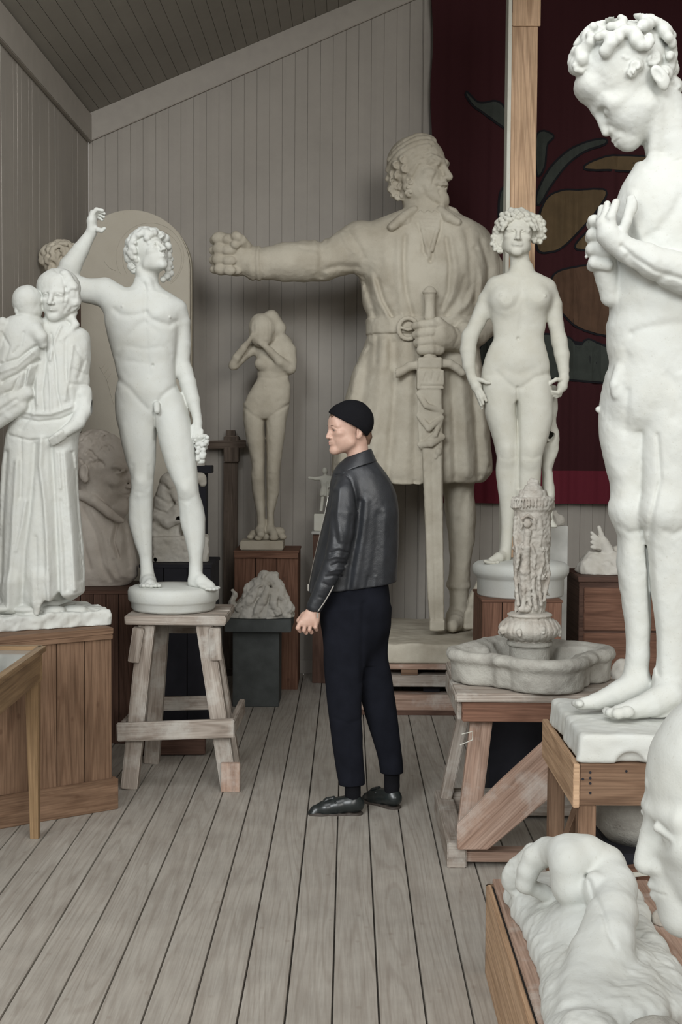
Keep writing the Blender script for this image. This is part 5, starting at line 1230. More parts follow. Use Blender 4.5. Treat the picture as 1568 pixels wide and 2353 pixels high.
# ------------------------------------------------------------------ arched relief slab
ZA = 8.75
xa_, xb_ = at(166, 700, ZA).x, at(438, 700, ZA).x; zt_ = at(300, 480, ZA).z
r = thing('arched_relief', 'tall round-headed plaster slab with faint incised lines behind the youth', 'relief', ((xa_ + xb_) / 2, ZA, 0))
R_ = (xb_ - xa_) / 2; cx_ = (xa_ + xb_) / 2; zc_ = zt_ - R_
def arch(rr, y, dz=0): return [(cx_ - rr, y, 0.0), (cx_ + rr, y, 0.0)] + [(cx_ + rr * math.cos(t), y, zc_ + rr * math.sin(t)) for t in np.linspace(0, PI, 40)]
MB().prism(arch(R_, ZA + .06), (0, .09, 0)).build('slab', m_pl_tan, r, bevel=.004)
m_arch = plaster('sanded_plaster', (0.50, 0.465, 0.39), (0.43, 0.39, 0.32), amount=0.4, bump=.12)
MB().prism(arch(R_ * .985, ZA), (0, .06, 0)).build('relief_panel', m_arch, r, bevel=.006)
def pts3(P): return [at(x, y, ZA - .001) for x, y in P]
inc = [pts3([(cx0 + rr * math.cos(t), cy0 + rr * math.sin(t)) for t in np.linspace(2.6, 7.2, 40)]) for cx0, cy0, rr in ((345, 590, 78), (350, 594, 68))]
inc += [pts3(P) for P in ([(228, 842), (245, 870), (256, 910), (262, 930)], [(232, 850), (240, 838)], [(240, 858), (250, 845)], [(246, 872), (256, 858)], [(240, 600), (252, 616), (266, 622)])]
for P in inc: MB().tube(P, .0022, 6).build('raised_line', m_arch, r)
# ------------------------------------------------------------------ curly head behind the arch
ZC_ = 8.02
f = Field(82, 198, 545, 700, -50, 50, 1.8)
f.head((140, 606, 0), 92, yaw=-.5, pitch=.15, k=5, ears=False)
f.curls(90, 0, .075, .11, seed=12, k=2.5, depth=1.5, ok=lambda x, y, z: z > -.05)
for i in range(26):
    rng = random.Random(i); a_ = rng.uniform(0, 2 * PI); f.ball(135 + 34 * math.cos(a_), 592 + 28 * math.sin(a_), rng.uniform(-24, 10), rng.uniform(9, 14), 2)
f.chain([(140, 640, 4, 26), (140, 700, 4, 30)], k=10); f.noise(2, 8, 4); f.cut(y=690)
o = f.build('portrait_bust', m_pl_tan, ZC_); tag(o, 'brownish curly-haired plaster head glimpsed behind the raised forearm of the youth', 'bust')
a = at(104, 690, ZC_); b = at(180, 690, ZC_)
o = MB().box((a.x, ZC_ - .07, 0), (b.x, ZC_ + .08, a.z - .002), 'z').build('tall_pedestal', m_pine_dark, bevel=.003); tag(o, 'tall dark wooden pedestal against the left wall under the curly head', 'pedestal')
# ------------------------------------------------------------------ colossal bust
ZB = 7.66
f = Field(60, 326, 980, 1362, -84, 90, 2.2, fx=[(180, 310, 1.6)], fy=[(982, 1180, 1.6)]); S = f.stroke
f.loft([(1150, 150, 262, -40, 50), (1175, 128, 282, -56, 60), (1205, 104, 294, -66, 68), (1250, 88, 306, -72, 74), (1290, 82, 314, -72, 74), (1320, 88, 316, -66, 68), (1340, 110, 300, -56, 58), (1362, 130, 270, -46, 48)], k=4, n=2.4, cap=8)
f.chain([(215, 1190, 0, 48), (228, 1130, -2, 48)], k=16)
def beard(q, x, y, z, ax, E, Cn):
    q = smin(q, Cn((.01, -.385, -.185), (.12, -.31, -.235), .03, .02), .02); q = smin(q, E(0, -.335, -.39, .085, .08, .12), .05)
    q = smin(q, Cn((.05, -.35, .09), (.2, -.28, .10), .03, .03), .04); return q
f.head((232, 1083, -8), 190, yaw=1.28, pitch=.12, roll=.0, k=10, fn_extra=beard, nose=1.1, chin=1.1, ear=(.06, -.01), slim=1.0)
f.ell((222, 1040, 6), (46, 50, 56), 10)
rng = random.Random(3)
for i in range(30):
    x = 192 + rng.uniform(0, 68); y = 992 + rng.uniform(0, 78)
    if (x - 232)**2 / 42**2 + (y - 1040)**2 / 56**2 < 1 and x < 262 - max(0, y - 1040) * .5: S([(x - 6, y + 3), (x, y - 4), (x + 7, y), (x + 10, y + 6)], 2.6, 2.4)
f.noise(1.8, 9, 4, box=((185, 985, -70), (258, 1065, 80)))
f.chain([(184, 1136, -44, 11), (215, 1150, -62, 12), (250, 1178, -68, 11), (278, 1198, -58, 8)], k=5)
S([(276, 1202), (270, 1240), (282, 1276)], 3.5, 6); S([(268, 1210), (262, 1250), (270, 1275)], 5, -3)
for i, p in enumerate([[(200, 1165), (230, 1220), (246, 1290), (262, 1325)], [(222, 1170), (252, 1230), (264, 1300), (276, 1325)], [(190, 1175), (205, 1240), (220, 1300)], [(245, 1190), (272, 1260), (288, 1318)], [(288, 1200), (296, 1250), (302, 1300)], [(290, 1230), (284, 1280), (296, 1320)]]): S(p, 5, 3.4 if i % 2 == 0 else -3)
S([(262, 1115), (270, 1135), (268, 1160)], 4, 2); S([(285, 1080), (276, 1075), (268, 1078)], 3, 1.5)
f.noise(.8, 12, 7); f.cutz(BT + .001, ZB)
o = f.build('bust', m_pl_bust, ZB, smooth=2); tag(o, 'colossal grey-brown bust of a moustached man in a wide collar, between two white statues', 'bust')
# ------------------------------------------------------------------ crouching figure on a block
ZK2 = 7.8
f = Field(344, 484, 1050, 1304, -46, 50, 1.9); S = f.stroke
f.rbox((416, 1266, 0), (63, 36, 40), 6, tilt=.1); f.rbox((384, 1226, 4), (32, 28, 32), 6, k=4); f.noise(1.8, 11, 2, box=((340, 1200, -50), (490, 1295, 55))); f.noise(.9, 5, 3, box=((340, 1200, -50), (490, 1295, 55)))
f.chain([(372, 1196, 0, 24), (382, 1150, -4, 28), (392, 1110, -6, 25), (410, 1090, -8, 20)], k=10)
f.ell((436, 1090, -12), (17, 19, 18), 5); f.chain([(440, 1100, -6, 15), (462, 1098, -4, 12), (466, 1110, -4, 9)], k=5)
f.chain([(374, 1196, -10, 20), (410, 1176, -22, 19), (432, 1166, -26, 16), (436, 1200, -22, 13), (432, 1234, -20, 10), (444, 1244, -28, 8)], k=5)
f.chain([(390, 1112, -24, 12), (410, 1150, -30, 10), (436, 1140, -32, 9)], k=4); f.chain([(360, 1185, -20, 12), (385, 1200, -30, 14), (412, 1190, -34, 12)], k=5)
for p, w_, a in [([(372, 1110), (396, 1126), (414, 1118)], 4, 3), ([(364, 1140), (390, 1156), (414, 1150)], 4, 3), ([(362, 1170), (392, 1180), (420, 1168)], 4, 3), ([(384, 1096), (404, 1108)], 4, -2)]: S(p, w_, a)
f.noise(1.2, 8, 5); f.cutz(KT + .001, ZK2)
o = f.build('crouching_figure', m_pl_grey, ZK2); tag(o, 'small grey plaster figure crouching on a rough block, seen between the legs of the youth', 'statuette')
# ------------------------------------------------------------------ nymph group on the green pedestal
ZN = 8.5
f = Field(508, 686, 1306, 1438, -56, 58, 1.8); S = f.stroke
f.loft([(1345, 578, 652, -20, 24), (1370, 556, 662, -34, 34), (1395, 536, 672, -44, 44), (1412, 524, 676, -48, 48), (1438, 518, 678, -50, 50)], k=3, n=2.4)
f.chain([(536, 1405, -20, 9), (532, 1385, -20, 8), (540, 1368, -20, 6), (534, 1358, -20, 4)], k=4)
f.chain([(585, 1352, -8, 17), (604, 1332, -12, 15), (626, 1328, -10, 14), (636, 1345, -12, 15), (650, 1375, -20, 15), (664, 1400, -22, 13)], k=5)
f.chain([(606, 1336, -18, 12), (592, 1360, -26, 13), (572, 1384, -30, 14), (552, 1398, -30, 12)], k=4)
f.chain([(616, 1356, -28, 11), (606, 1380, -36, 12), (590, 1402, -40, 12)], k=3); f.chain([(636, 1358, -26, 9), (628, 1384, -38, 10), (640, 1408, -42, 9)], k=3); f.ball(607, 1322, -14, 12, 3); f.ball(634, 1322, -8, 10, 3)
f.chain([(570, 1350, -14, 9), (562, 1372, -20, 8)], k=3)
for p, w_, a in [([(600, 1350), (590, 1380), (580, 1410)], 3, 3.5), ([(624, 1345), (618, 1380), (612, 1415)], 3, 3.5), ([(645, 1370), (640, 1400), (655, 1420)], 3, 3), ([(560, 1390), (550, 1415)], 3, 3), ([(580, 1420), (620, 1412), (660, 1418)], 3, 2.5)]: S(p, w_, a)
f.noise(2.6, 9, 4); f.noise(1.4, 4.5, 5); f.cutz(PT + .001, ZN)
o = f.build('nymph_group', m_pl_grey, ZN); tag(o, 'small grey plaster group of entwined bodies on the dark grey green pedestal', 'sculpture')
# ------------------------------------------------------------------ miniature of the warrior
sp, sy_ = SHELF; ZS = sy_
r = thing('warrior_maquette', 'miniature plaster warrior with outstretched arm on the slim pedestal', 'statuette', (at(748, 1221, ZS).x, ZS, sp.z))
a = at(729, 0, ZS).x; b = at(766, 0, ZS).x
MB().box((a, ZS - .05, sp.z), (b, ZS + .05, at(0, 1175, ZS).z), 'z').build('plinth', m_pl_cream, r, bevel=.003)
f = Field(704, 776, 1066, 1178, -16, 16, 1.1)
f.loft([(1092, 740, 762, -8, 8), (1098, 734, 768, -9, 9), (1108, 736, 767, -10, 10), (1119, 738, 762, -8, 8), (1126, 736, 765, -10, 10), (1141, 733, 768, -11, 11)], k=1, n=2.3)
f.ell((747, 1082, -1), (6.5, 8.5, 7), 2); f.chain([(748, 1090, 0, 4), (748, 1096, 0, 5)], k=2); f.chain([(738, 1099, -2, 5), (724, 1100, -4, 3.6), (714, 1098, -5, 3)], k=2); f.ball(711, 1098, -5, 3.6, 1)
f.chain([(742, 1140, 0, 4.4), (740, 1158, 0, 4), (738, 1176, 0, 4)], k=1); f.chain([(756, 1140, 0, 4.4), (756, 1158, 0, 4), (756, 1176, 0, 4)], k=1); f.chain([(766, 1100, 0, 5), (769, 1112, -6, 4), (756, 1118, -11, 3.4)], k=2)
f.chain([(752, 1108, -12, 2), (753, 1140, -13, 2.2), (753, 1174, -10, 1.6)], k=.5)
f.stroke([(745, 1124), (743, 1140)], 1.5, 1.2); f.stroke([(759, 1124), (761, 1140)], 1.5, 1.2)
f.cut(y=1175); f.build('figure', m_pl_cream, ZS, r, smooth=1)
# ------------------------------------------------------------------ hand fragment and small pieces
f = Field(1318, 1460, 1200, 1330, -60, 60, 2.2)
f.loft([(1268, 1352, 1440, -30, 30), (1285, 1334, 1450, -42, 42), (1305, 1326, 1456, -48, 48), (1322, 1324, 1458, -50, 50)], k=3, n=2.4); f.noise(5, 18, 2, box=((1310, 1255, -60), (1470, 1330, 60))); f.noise(2, 7, 5)
f.chain([(1402, 1290, -10, 17), (1396, 1262, -14, 13), (1388, 1246, -16, 12)], k=7); f.chain([(1392, 1250, -16, 8), (1382, 1228, -18, 6), (1377, 1212, -18, 5)], k=3)
for i in range(4): f.chain([(1386 - 2 * i, 1244 + 5 * i, -20 + 2 * i, 5), (1370 - i, 1234 + 8 * i, -22, 4.4), (1360, 1224 + 11 * i, -22, 4)], k=2)
f.chain([(1410, 1270, 0, 14), (1432, 1262, 0, 12)], k=6); f.cutz(CT + .001, 8.1)
o = f.build('hand_fragment', m_pl_grey, 8.1); tag(o, 'grey plaster fragment with an upturned hand on the drawer cabinet', 'fragment')
# lump at the top of the white panel and shard beside the giant
f = Field(1262, 1306, 1172, 1216, -22, 22, 1.6); f.ball(1282, 1196, 0, (16, 16, 13), 2); f.ball(1274, 1182, -2, 9, 4); f.noise(2, 7, 2); f.cut(y=1207.5)
o = f.build('plaster_piece', m_pl_grey, Zx + .015); tag(o, 'knobbly grey plaster piece on the top edge of the off-white panel', 'plaster')
f = Field(1060, 1112, 1325, 1450, -26, 26, 2.2); f.poly([(1098, 1330), (1106, 1345), (1108, 1444), (1064, 1444), (1068, 1405), (1082, 1360)], -18, 12, 4); f.noise(2.6, 12, 5); f.cutz(za + .118, 8.42)
o = f.build('plaster_shard', m_pl_tan, 8.42); tag(o, 'ragged plaster shard leaning against the boot of the giant warrior', 'shard')
# ------------------------------------------------------------------ fountain: basin, bulb and carved column
ZF = 5.52; s_ = ZF / F
r = thing('fountain', 'weathered stone fountain basin with a carved column, set on the wooden trestle', 'fountain', (at(1222, 1560, ZF).x, ZF, FT))
# basin: lobed outline, seen from above; local metres around its centre
cx_b = at(1222, 1500, ZF).x
f = Field(-.42, .42, -.44, .44, -.002, .17, .0075, fd=[(0, .3, .006)]); f.persp = None
def lobes(X, Y):
    t = .16; x = X * math.cos(t) + Y * math.sin(t); y = -X * math.sin(t) + Y * math.cos(t)
    q = smax(np.abs(x) - .205, np.abs(y) - .215, .05)
    for cx, cy, rr in ((-.19, 0, .145), (.19, 0, .15), (0, -.19, .165), (0, .18, .165)): q = smin(q, np.sqrt((x - cx)**2 + (y - cy)**2) - rr, .035)
    return q
X = f.ax[0][:, None, None]; Y = f.ax[1][None, :, None]; D = f.ax[2][None, None, :]
lo = lobes(X, Y); H = .125
outer = smax(lo + .010 * (1 - np.clip(D / H, 0, 1)), np.abs(D - H / 2) - H / 2, .02)
rim = np.sqrt((lo + .012)**2 + (D - (H - .012))**2) - .026
inner = smax(lo + .055 + .05 * (1 - np.clip(D / H, 0, 1)), .055 - D, .02)
g = smin(outer, rim, .012); g = smax(g, -inner, .012)
f.g = np.broadcast_to(g, f.g.shape).astype(np.float32).copy() * 400; f.noise(1.6, .07, 3); f.noise(.9, .02, 4)
f.g = np.maximum(f.g, -(D - .0015) * 400).astype(np.float32)
f.build('basin', m_stone, 1, r, place=lambda V: np.stack([V[:, 0] + cx_b, V[:, 1] + ZF + .02, V[:, 2] + FT], 1))
# foot, bulb
wx = at(1218, 1450, ZF).x; s1 = s_
zt0 = FT + .05
def zz(y): return at(1218, y, ZF).z
MB().lathe([(0, zt0), (.082, zt0), (.082, zz(1485)), (.094, zz(1480)), (.092, zz(1472)), (0, zz(1468))], (wx, ZF, 0), 40).build('foot', m_stone, r, bevel=.002)
f = Field(1138, 1298, 1398, 1492, -84, 84, 1.7)
f.ell((1218, 1444, 0), (72, 34, 72), 2); f.ell((1218, 1478, 0), (52, 10, 52), 6); f.ell((1218, 1412, 0), (52, 9, 52), 5)
for k in range(-5, 6):
    a_ = k / 36 * 2 * PI * 1.4; f.stroke([(1218 + 60 * math.sin(a_), 1420), (1218 + 72 * math.sin(a_), 1444), (1218 + 62 * math.sin(a_), 1468)], 2, 1.6)
for k in range(8):
    a_ = (k + .55) / 8 * 2 * PI; x = 1218 + 71 * math.sin(a_); d = -71 * math.cos(a_)
    f.ell((x, 1447 + 6 * (k % 2), d), (7, 8, 7), 2); f.ell((x + 2, 1455 + 6 * (k % 2), d * 1.06), (4, 3, 4), 1)
f.noise(.8, 7, 3); f.build('bulb', m_reliefstone, ZF, r)
# carved column
f = Field(1160, 1284, 1092, 1426, -66, 62, 1.5); S = f.stroke
f.loft([(1142, 1178, 1272, -47, 47), (1152, 1176, 1273, -48, 48), (1168, 1178, 1272, -47, 47), (1176, 1182, 1268, -43, 43), (1230, 1180, 1266, -43, 43), (1300, 1180, 1262, -41, 41), (1350, 1184, 1256, -37, 37), (1395, 1184, 1254, -36, 36), (1418, 1190, 1250, -31, 31)], k=1, cap=3)
f.loft([(1126, 1196, 1255, -30, 30), (1134, 1194, 1258, -32, 32), (1146, 1190, 1262, -36, 36)], k=1, cap=2); f.loft([(1116, 1206, 1246, -20, 20), (1128, 1204, 1248, -22, 22)], k=1, cap=2)
f.loft([(1108, 1212, 1240, -13, 13), (1118, 1210, 1242, -15, 15)], k=1, cap=2)
f.ball(1224, 1106, 0, 8, 2); f.ball(1233, 1108, -4, 6, 1); f.ball(1216, 1110, -3, 5, 1)
for k in range(40):
    a_ = k / 40 * 2 * PI; f.chain([(1225 + 48 * math.sin(a_), 1148, -48 * math.cos(a_), 2.4), (1225 + 49 * math.sin(a_), 1166, -49 * math.cos(a_), 2.2)], k=1.5)
rng = random.Random(11)
# the standing relief figure
for ch in ([(1213, 1222, -44, 8), (1212, 1240, -44, 7), (1208, 1262, -45, 11), (1209, 1290, -44, 8), (1207, 1312, -44, 12)], [(1203, 1318, -42, 8), (1204, 1350, -41, 6.5), (1205, 1380, -38, 5), (1203, 1392, -40, 5)], [(1213, 1318, -42, 8), (1216, 1350, -41, 6.5), (1216, 1378, -38, 5), (1219, 1390, -40, 5)],
           [(1200, 1252, -42, 5), (1192, 1278, -40, 4.6), (1189, 1304, -37, 4)], [(1220, 1252, -44, 5), (1230, 1276, -42, 4.6), (1228, 1305, -42, 4)]): f.chain(ch, k=3)
f.ell((1213, 1202, -45), (9, 11, 8), 2); f.chain([(1198, 1215, -44, 3), (1200, 1192, -46, 3.5), (1214, 1184, -48, 3.5), (1228, 1192, -46, 3.5), (1230, 1215, -43, 3)], k=2)
f.ell((1203, 1258, -54), (5, 5, 4), 2); f.ell((1214, 1258, -54), (5, 5, 4), 2); f.ell((1206, 1400, -38), (16, 8, 8), 3)
for p in ([(1236, 1180), (1246, 1215), (1240, 1250), (1250, 1290), (1238, 1330), (1244, 1390)], [(1256, 1190), (1262, 1230), (1254, 1270), (1262, 1320), (1250, 1380)], [(1186, 1190), (1184, 1230), (1190, 1270), (1186, 1330), (1192, 1390)], [(1228, 1320), (1226, 1350), (1232, 1400)]):
    f.chain([(x, y, -math.sqrt(max(1, 43**2 - (x - 1223)**2)) + 1, 4.5) for x, y in p], k=1.5)
for k in range(46):
    a_ = rng.uniform(0, 2 * PI); y = rng.uniform(1182, 1405); R_ = 42 - (y - 1180) / 230 * 7
    x = 1222 + R_ * math.sin(a_); d = -R_ * math.cos(a_)
    if abs(x - 1210) < 20 and d < 0: continue
    q_ = rng.uniform(4, 7); f.chain([(x, y, d, q_ * .6), (x + rng.uniform(-6, 6), y + rng.uniform(6, 14), d, q_ * .5), (x + rng.uniform(-7, 7), y + rng.uniform(14, 24), d, q_ * .4)], k=1.5)
for (x, y) in ((1247, 1266), (1226, 1322), (1250, 1325)):
    d = -math.sqrt(max(1, 43**2 - (x - 1223)**2)) - 2; f.ball(x, y, d, 4, 1)
    for j in range(6): f.ball(x + 6 * math.cos(j * 1.05), y + 6 * math.sin(j * 1.05), d + 1, 3, 1)
f.noise(1.6, 6, 3); f.build('carved_column', m_reliefstone, ZF, r)
# ------------------------------------------------------------------ looming nude at the right edge
ZQ = 4.62; xA, xR, yA, yB = NX
r = thing('giant_nude_statue', 'large white plaster nude with bowed head and clasped hands at the right edge', 'statue', ((xA + xR) / 2, ZQ, NT))
f = Field(-.05, .70, -.05, .68, -.01, .12, .0085); f.persp = None
f.g[:] = 1
f.put((0, 0, 0), (.66, .62, .11), lambda X, Y, D: smax(smax(np.abs(X - .325) - .325 + (D - .05) * .1, np.abs(Y - .31) - .31, .02), np.abs(D - .045) - .045, .015), 0)
f.noise(.006, .07, 3); f.noise(.003, .022, 4)
f.put((.12, -.06, -.02), (.30, .06, .035), lambda X, Y, D: np.sqrt(((X - .16) / 1.0)**2 + (Y / .5)**2 + (D + .01)**2) - .05, .004, 's')
f.g = np.maximum(f.g, (.0015 - f.ax[2])[None, None, :]).astype(np.float32)
f.build('plinth', m_pl_white, 1, r, place=lambda V: np.stack([V[:, 0] + xA + .0, V[:, 1] + yA + .0, V[:, 2] + NT], 1))
TOPQ = NT + .09
f = Field(1296, 1690, 50, 1672, -178, 130, 3.4, fx=[(1300, 1580, 2.2)], fy=[(52, 345, 2.0), (455, 690, 2.6), (1560, 1665, 2.6)], fd=[(-170, 20, 3.0)]); S = f.stroke
# torso and legs (turned to the left of the photo)
f.loft([(372, 1462, 1580, -40, 50), (400, 1446, 1640, -66, 74), (440, 1424, 1672, -88, 96), (480, 1412, 1684, -98, 108), (540, 1404, 1684, -100, 110), (620, 1400, 1670, -98, 106), (676, 1402, 1652, -92, 98), (715, 1403, 1640, -88, 92), (755, 1395, 1636, -88, 90), (800, 1396, 1640, -90, 92),
        (835, 1401, 1652, -92, 96), (875, 1392, 1660, -92, 100), (920, 1388, 1668, -90, 100), (960, 1392, 1668, -80, 96), (990, 1400, 1650, -60, 80)], k=3, n=2.2)
f.loft([(860, 1394, 1530, -30, 90), (920, 1380, 1528, -40, 92), (960, 1377, 1520, -44, 88), (1000, 1379, 1512, -44, 82), (1040, 1385, 1506, -44, 76), (1085, 1395, 1496, -42, 70), (1115, 1404, 1488, -40, 64), (1140, 1405, 1482, -40, 60), (1165, 1402, 1480, -40, 58), (1200, 1412, 1480, -34, 62),
        (1240, 1421, 1486, -28, 70), (1290, 1418, 1490, -26, 72), (1340, 1424, 1494, -22, 66), (1410, 1434, 1496, -16, 56), (1480, 1440, 1494, -12, 48), (1545, 1434, 1492, -14, 48), (1600, 1420, 1496, -20, 48)], k=8, n=2.2)
f.loft([(860, 1480, 1668, -96, 40), (920, 1478, 1672, -100, 40), (980, 1476, 1668, -100, 34), (1040, 1474, 1654, -96, 26), (1100, 1474, 1640, -92, 18), (1140, 1476, 1628, -92, 12), (1180, 1472, 1622, -92, 10), (1220, 1478, 1620, -84, 16), (1280, 1486, 1622, -76, 24), (1340, 1490, 1612, -72, 20),
        (1410, 1500, 1596, -68, 8), (1480, 1508, 1584, -66, 0), (1540, 1502, 1582, -68, -2), (1600, 1496, 1584, -74, 0), (1640, 1480, 1580, -80, 0)], k=8, n=2.2)
f.ell((1448, 1180, 2), (36, 34, 38), 34); f.ell((1524, 1172, -64), (36, 34, 26), 34)
# feet
f.chain([(1465, 1572, 10, 34), (1420, 1594, 2, 28), (1370, 1612, -8, 19), (1335, 1618, -14, 13)], k=14)
toes(f, [(1332, 1617, -28), (1326, 1617, -16), (1324, 1616, -4), (1326, 1615, 8)], 10, 3)
f.chain([(1540, 1596, -60, 36), (1500, 1616, -78, 30), (1455, 1630, -90, 22), (1420, 1636, -96, 15)], k=14)
for (x, y, d, q_) in [(1396, 1634, -76, 10), (1398, 1636, -94, 10), (1406, 1638, -110, 11), (1422, 1640, -124, 12), (1442, 1636, -126, 14)]: f.ell((x, y, d), (q_ * 1.2, q_, q_), 4)
# neck
f.chain([(1570, 420, 10, 72), (1545, 330, 6, 62), (1515, 250, 2, 60)], k=20); f.chain([(1500, 420, -30, 14), (1505, 340, -34, 14), (1510, 250, -52, 12)], k=16)
# head in profile, bowed
def brow(q, x, y, z, ax, E, Cn):
    q = smin(q, E(0, -.285, .16, .20, .12, .15), .06)
    return q
f.head((1442, 193, 0), 268, yaw=-PI / 2, pitch=.65, k=12, fn_extra=brow, dz=-.105, nt=-.395, nose=.9, ear=(.155, -.14), open_eyes=False)
rng = random.Random(2)
f.curls(64, 0, .070, .10, seed=21, k=4, depth=1.6, ok=lambda x, y, z: z > .20 + max(0, -y) * .75 - max(0, y) * 1.1)
for (x, y, d, q_) in [(1332, 150, -22, 24), (1322, 158, -6, 16), (1336, 170, 0, 14), (1345, 128, -14, 18), (1352, 108, -6, 16), (1372, 84, -10, 20), (1366, 72, -8, 14), (1392, 92, -20, 22), (1420, 78, -16, 22), (1436, 92, -30, 22), (1460, 82, -10, 20), (1488, 84, -8, 20), (1510, 100, -6, 20), (1410, 110, -46, 22), (1440, 126, -62, 22), (1472, 118, -60, 22), (1500, 136, -60, 22), (1528, 130, -20, 22),
                      (1540, 160, -20, 22), (1526, 170, -58, 20), (1546, 196, -20, 20), (1388, 122, -44, 18), (1462, 152, -78, 17), (1452, 168, -82, 12), (1380, 106, 10, 22), (1350, 140, 14, 20), (1440, 80, 20, 24), (1500, 96, 24, 24), (1544, 200, 20, 26), (1538, 228, -30, 14)]:
    f.ball(x, y, d, q_, 5); a_ = rng.uniform(0, 6)
    f.chain([(x + math.cos(a_ + t * .9) * q_ * (.72 - .07 * t), y + math.sin(a_ + t * .9) * q_ * (.72 - .07 * t), d - q_ * .62 - t * 1.2, q_ * .26) for t in range(6)], k=2)
# near arm: elbow off the frame, forearm rising to the chest
f.chain([(1650, 440, -60, 62), (1668, 540, -90, 54), (1660, 630, -104, 48)], k=24)
f.chain([(1655, 635, -104, 47), (1580, 630, -116, 46), (1500, 605, -122, 38), (1440, 575, -120, 28), (1412, 555, -118, 26)], k=14)
f.chain([(1418, 556, -118, 26), (1400, 540, -116, 28), (1392, 518, -112, 22)], k=8)
for i, (p0, p1, p2) in enumerate([((1408, 536), (1404, 500), (1416, 466)), ((1400, 532), (1392, 500), (1396, 470)), ((1394, 536), (1384, 506), (1384, 480))]):
    f.chain([(*p0, -124 + 14 * i, 13), (*p1, -128 + 16 * i, 12), (*p2, -112 + 16 * i, 9.5)], k=4)
f.chain([(1424, 548, -126, 13), (1440, 510, -124, 12), (1450, 470, -110, 11), (1448, 458, -104, 9)], k=5)
# far hand, fingers bent at the left
f.chain([(1404, 680, -20, 24), (1392, 620, -34, 28), (1384, 570, -50, 30)], k=8)
for i, y in enumerate((508, 540, 572, 604)): f.chain([(1396, y + 6, -78 + 4 * i, 14), (1366 - 4 * (1.5 - abs(1.5 - i)), y, -70 + 4 * i, 14), (1358 + 2 * abs(1.5 - i), y + 8, -44, 13)], k=5)
f.ball(1348, 590, -50, 4, 1)
for p, w_, a in [([(1440, 455), (1436, 480), (1448, 540), (1470, 580)], 9, -5), ([(1470, 560), (1500, 540), (1530, 500), (1545, 470)], 14, 7), ([(1400, 585), (1430, 612), (1470, 640), (1520, 655), (1570, 672)], 5, 5), ([(1416, 610), (1450, 650), (1476, 662), (1500, 650)], 8, 4),
                 ([(1440, 770), (1470, 760), (1520, 752), (1560, 750)], 10, 4), ([(1440, 775), (1425, 800), (1430, 830)], 8, 2), ([(1476, 405), (1500, 400), (1520, 392)], 2, 1.6), ([(1530, 385), (1550, 378), (1568, 376)], 2.4, 2.4),
                 ([(1430, 900), (1428, 940), (1430, 990)], 7, 4), ([(1494, 1000), (1500, 1100), (1480, 1180), (1484, 1260), (1490, 1340), (1500, 1440), (1502, 1540)], 5, 5), ([(1520, 870), (1540, 920), (1530, 960)], 14, 4), ([(1420, 1205), (1440, 1222), (1470, 1216)], 7, 3),
                 ([(1510, 1215), (1530, 1222), (1550, 1212)], 7, 3), ([(1470, 380), (1500, 430), (1540, 450)], 12, 2), ([(1410, 700), (1440, 690), (1500, 700)], 16, -2)]: S(p, w_, a)
f.chain([(1428, 850, -40, 16), (1414, 885, -46, 13), (1418, 905, -44, 12)], k=8); f.ball(1376, 941, 20, 7, 3)
f.noise(1.3, 26, 4); f.noise(.6, 9, 5); f.cutz(TOPQ - .006, ZQ)
f.build('figure', m_pl_white, ZQ, r)
# ------------------------------------------------------------------ low box with the crouching woman
XB0 = .437
r = thing('low_box', 'low pale brown wooden box on the floor at the lower right under the crouching figure', 'box', (.74, 3.6, 0))
MB().box((XB0 + .012, 2.88, 0), (1.05, 4.19, .28), 'y').build('carcass', m_gap, r)
MB().box((XB0, 2.86, 0), (XB0 + .016, 4.2, .285), 'y').build('side_board', m_pine_pale, r, bevel=.003)
MB().box((XB0, 4.185, 0), (1.06, 4.2, .285)).build('back_board', m_pine, r, bevel=.003)
MB().box((XB0, 2.86, 0), (1.06, 2.875, .285)).build('front_board', m_pine, r, bevel=.003)
mb = MB()
for k in range(5): mb.box((XB0 + .02 + .121 * k, 2.86, .285), (XB0 + .019 + .121 * (k + 1), 4.2, .30), 'y')
mb.build('top_board', m_pink_wood, r, bevel=.002)
ZCW = 3.62; sC = ZCW / F
def im(x, y, z, r_=None):
    d = ((1.67 - z) * F / (y - 1004) - ZCW) / sC
    return (x, y, d) if r_ is None else (x, y, d, r_)
f = Field(1100, 1640, 1895, 2202, -680, 330, 3.4, fd=[(330, 331, 5)]); S = f.stroke
rowsC = ((2032, 1188, 1420), (2062, 1200, 1440), (2100, 1222, 1455), (2140, 1246, 1462), (2185, 1268, 1490), (2230, 1286, 1514), (2280, 1296, 1538), (2330, 1300, 1540), (2400, 1304, 1400), (2470, 1308, 1350))
for y, xl, xr in rowsC:
    for i in range(6):
        x = xl + (xr - xl) * i / 5; f.ell(im(x, y, .325 + (.04 if 0 < i < 5 else 0)), (40, 34, 70), 36)
f.chain([im(xl - 4, y, .335, 34) for y, xl, xr in rowsC], k=30, kin=20); f.chain([im(xr + 4, y, .335, 34) for y, xl, xr in rowsC[3:]], k=30, kin=20)
for (x, y, z, q) in [(1165, 2022, .40, 20), (1176, 2000, .43, 22), (1188, 1985, .45, 24), (1204, 1965, .48, 22), (1215, 1952, .50, 20)]: f.ball(*im(x + 6, y + 6, z), q, 34)
f.noise(5, 60, 3); f.noise(2.4, 24, 5); f.noise(1.0, 9, 6)
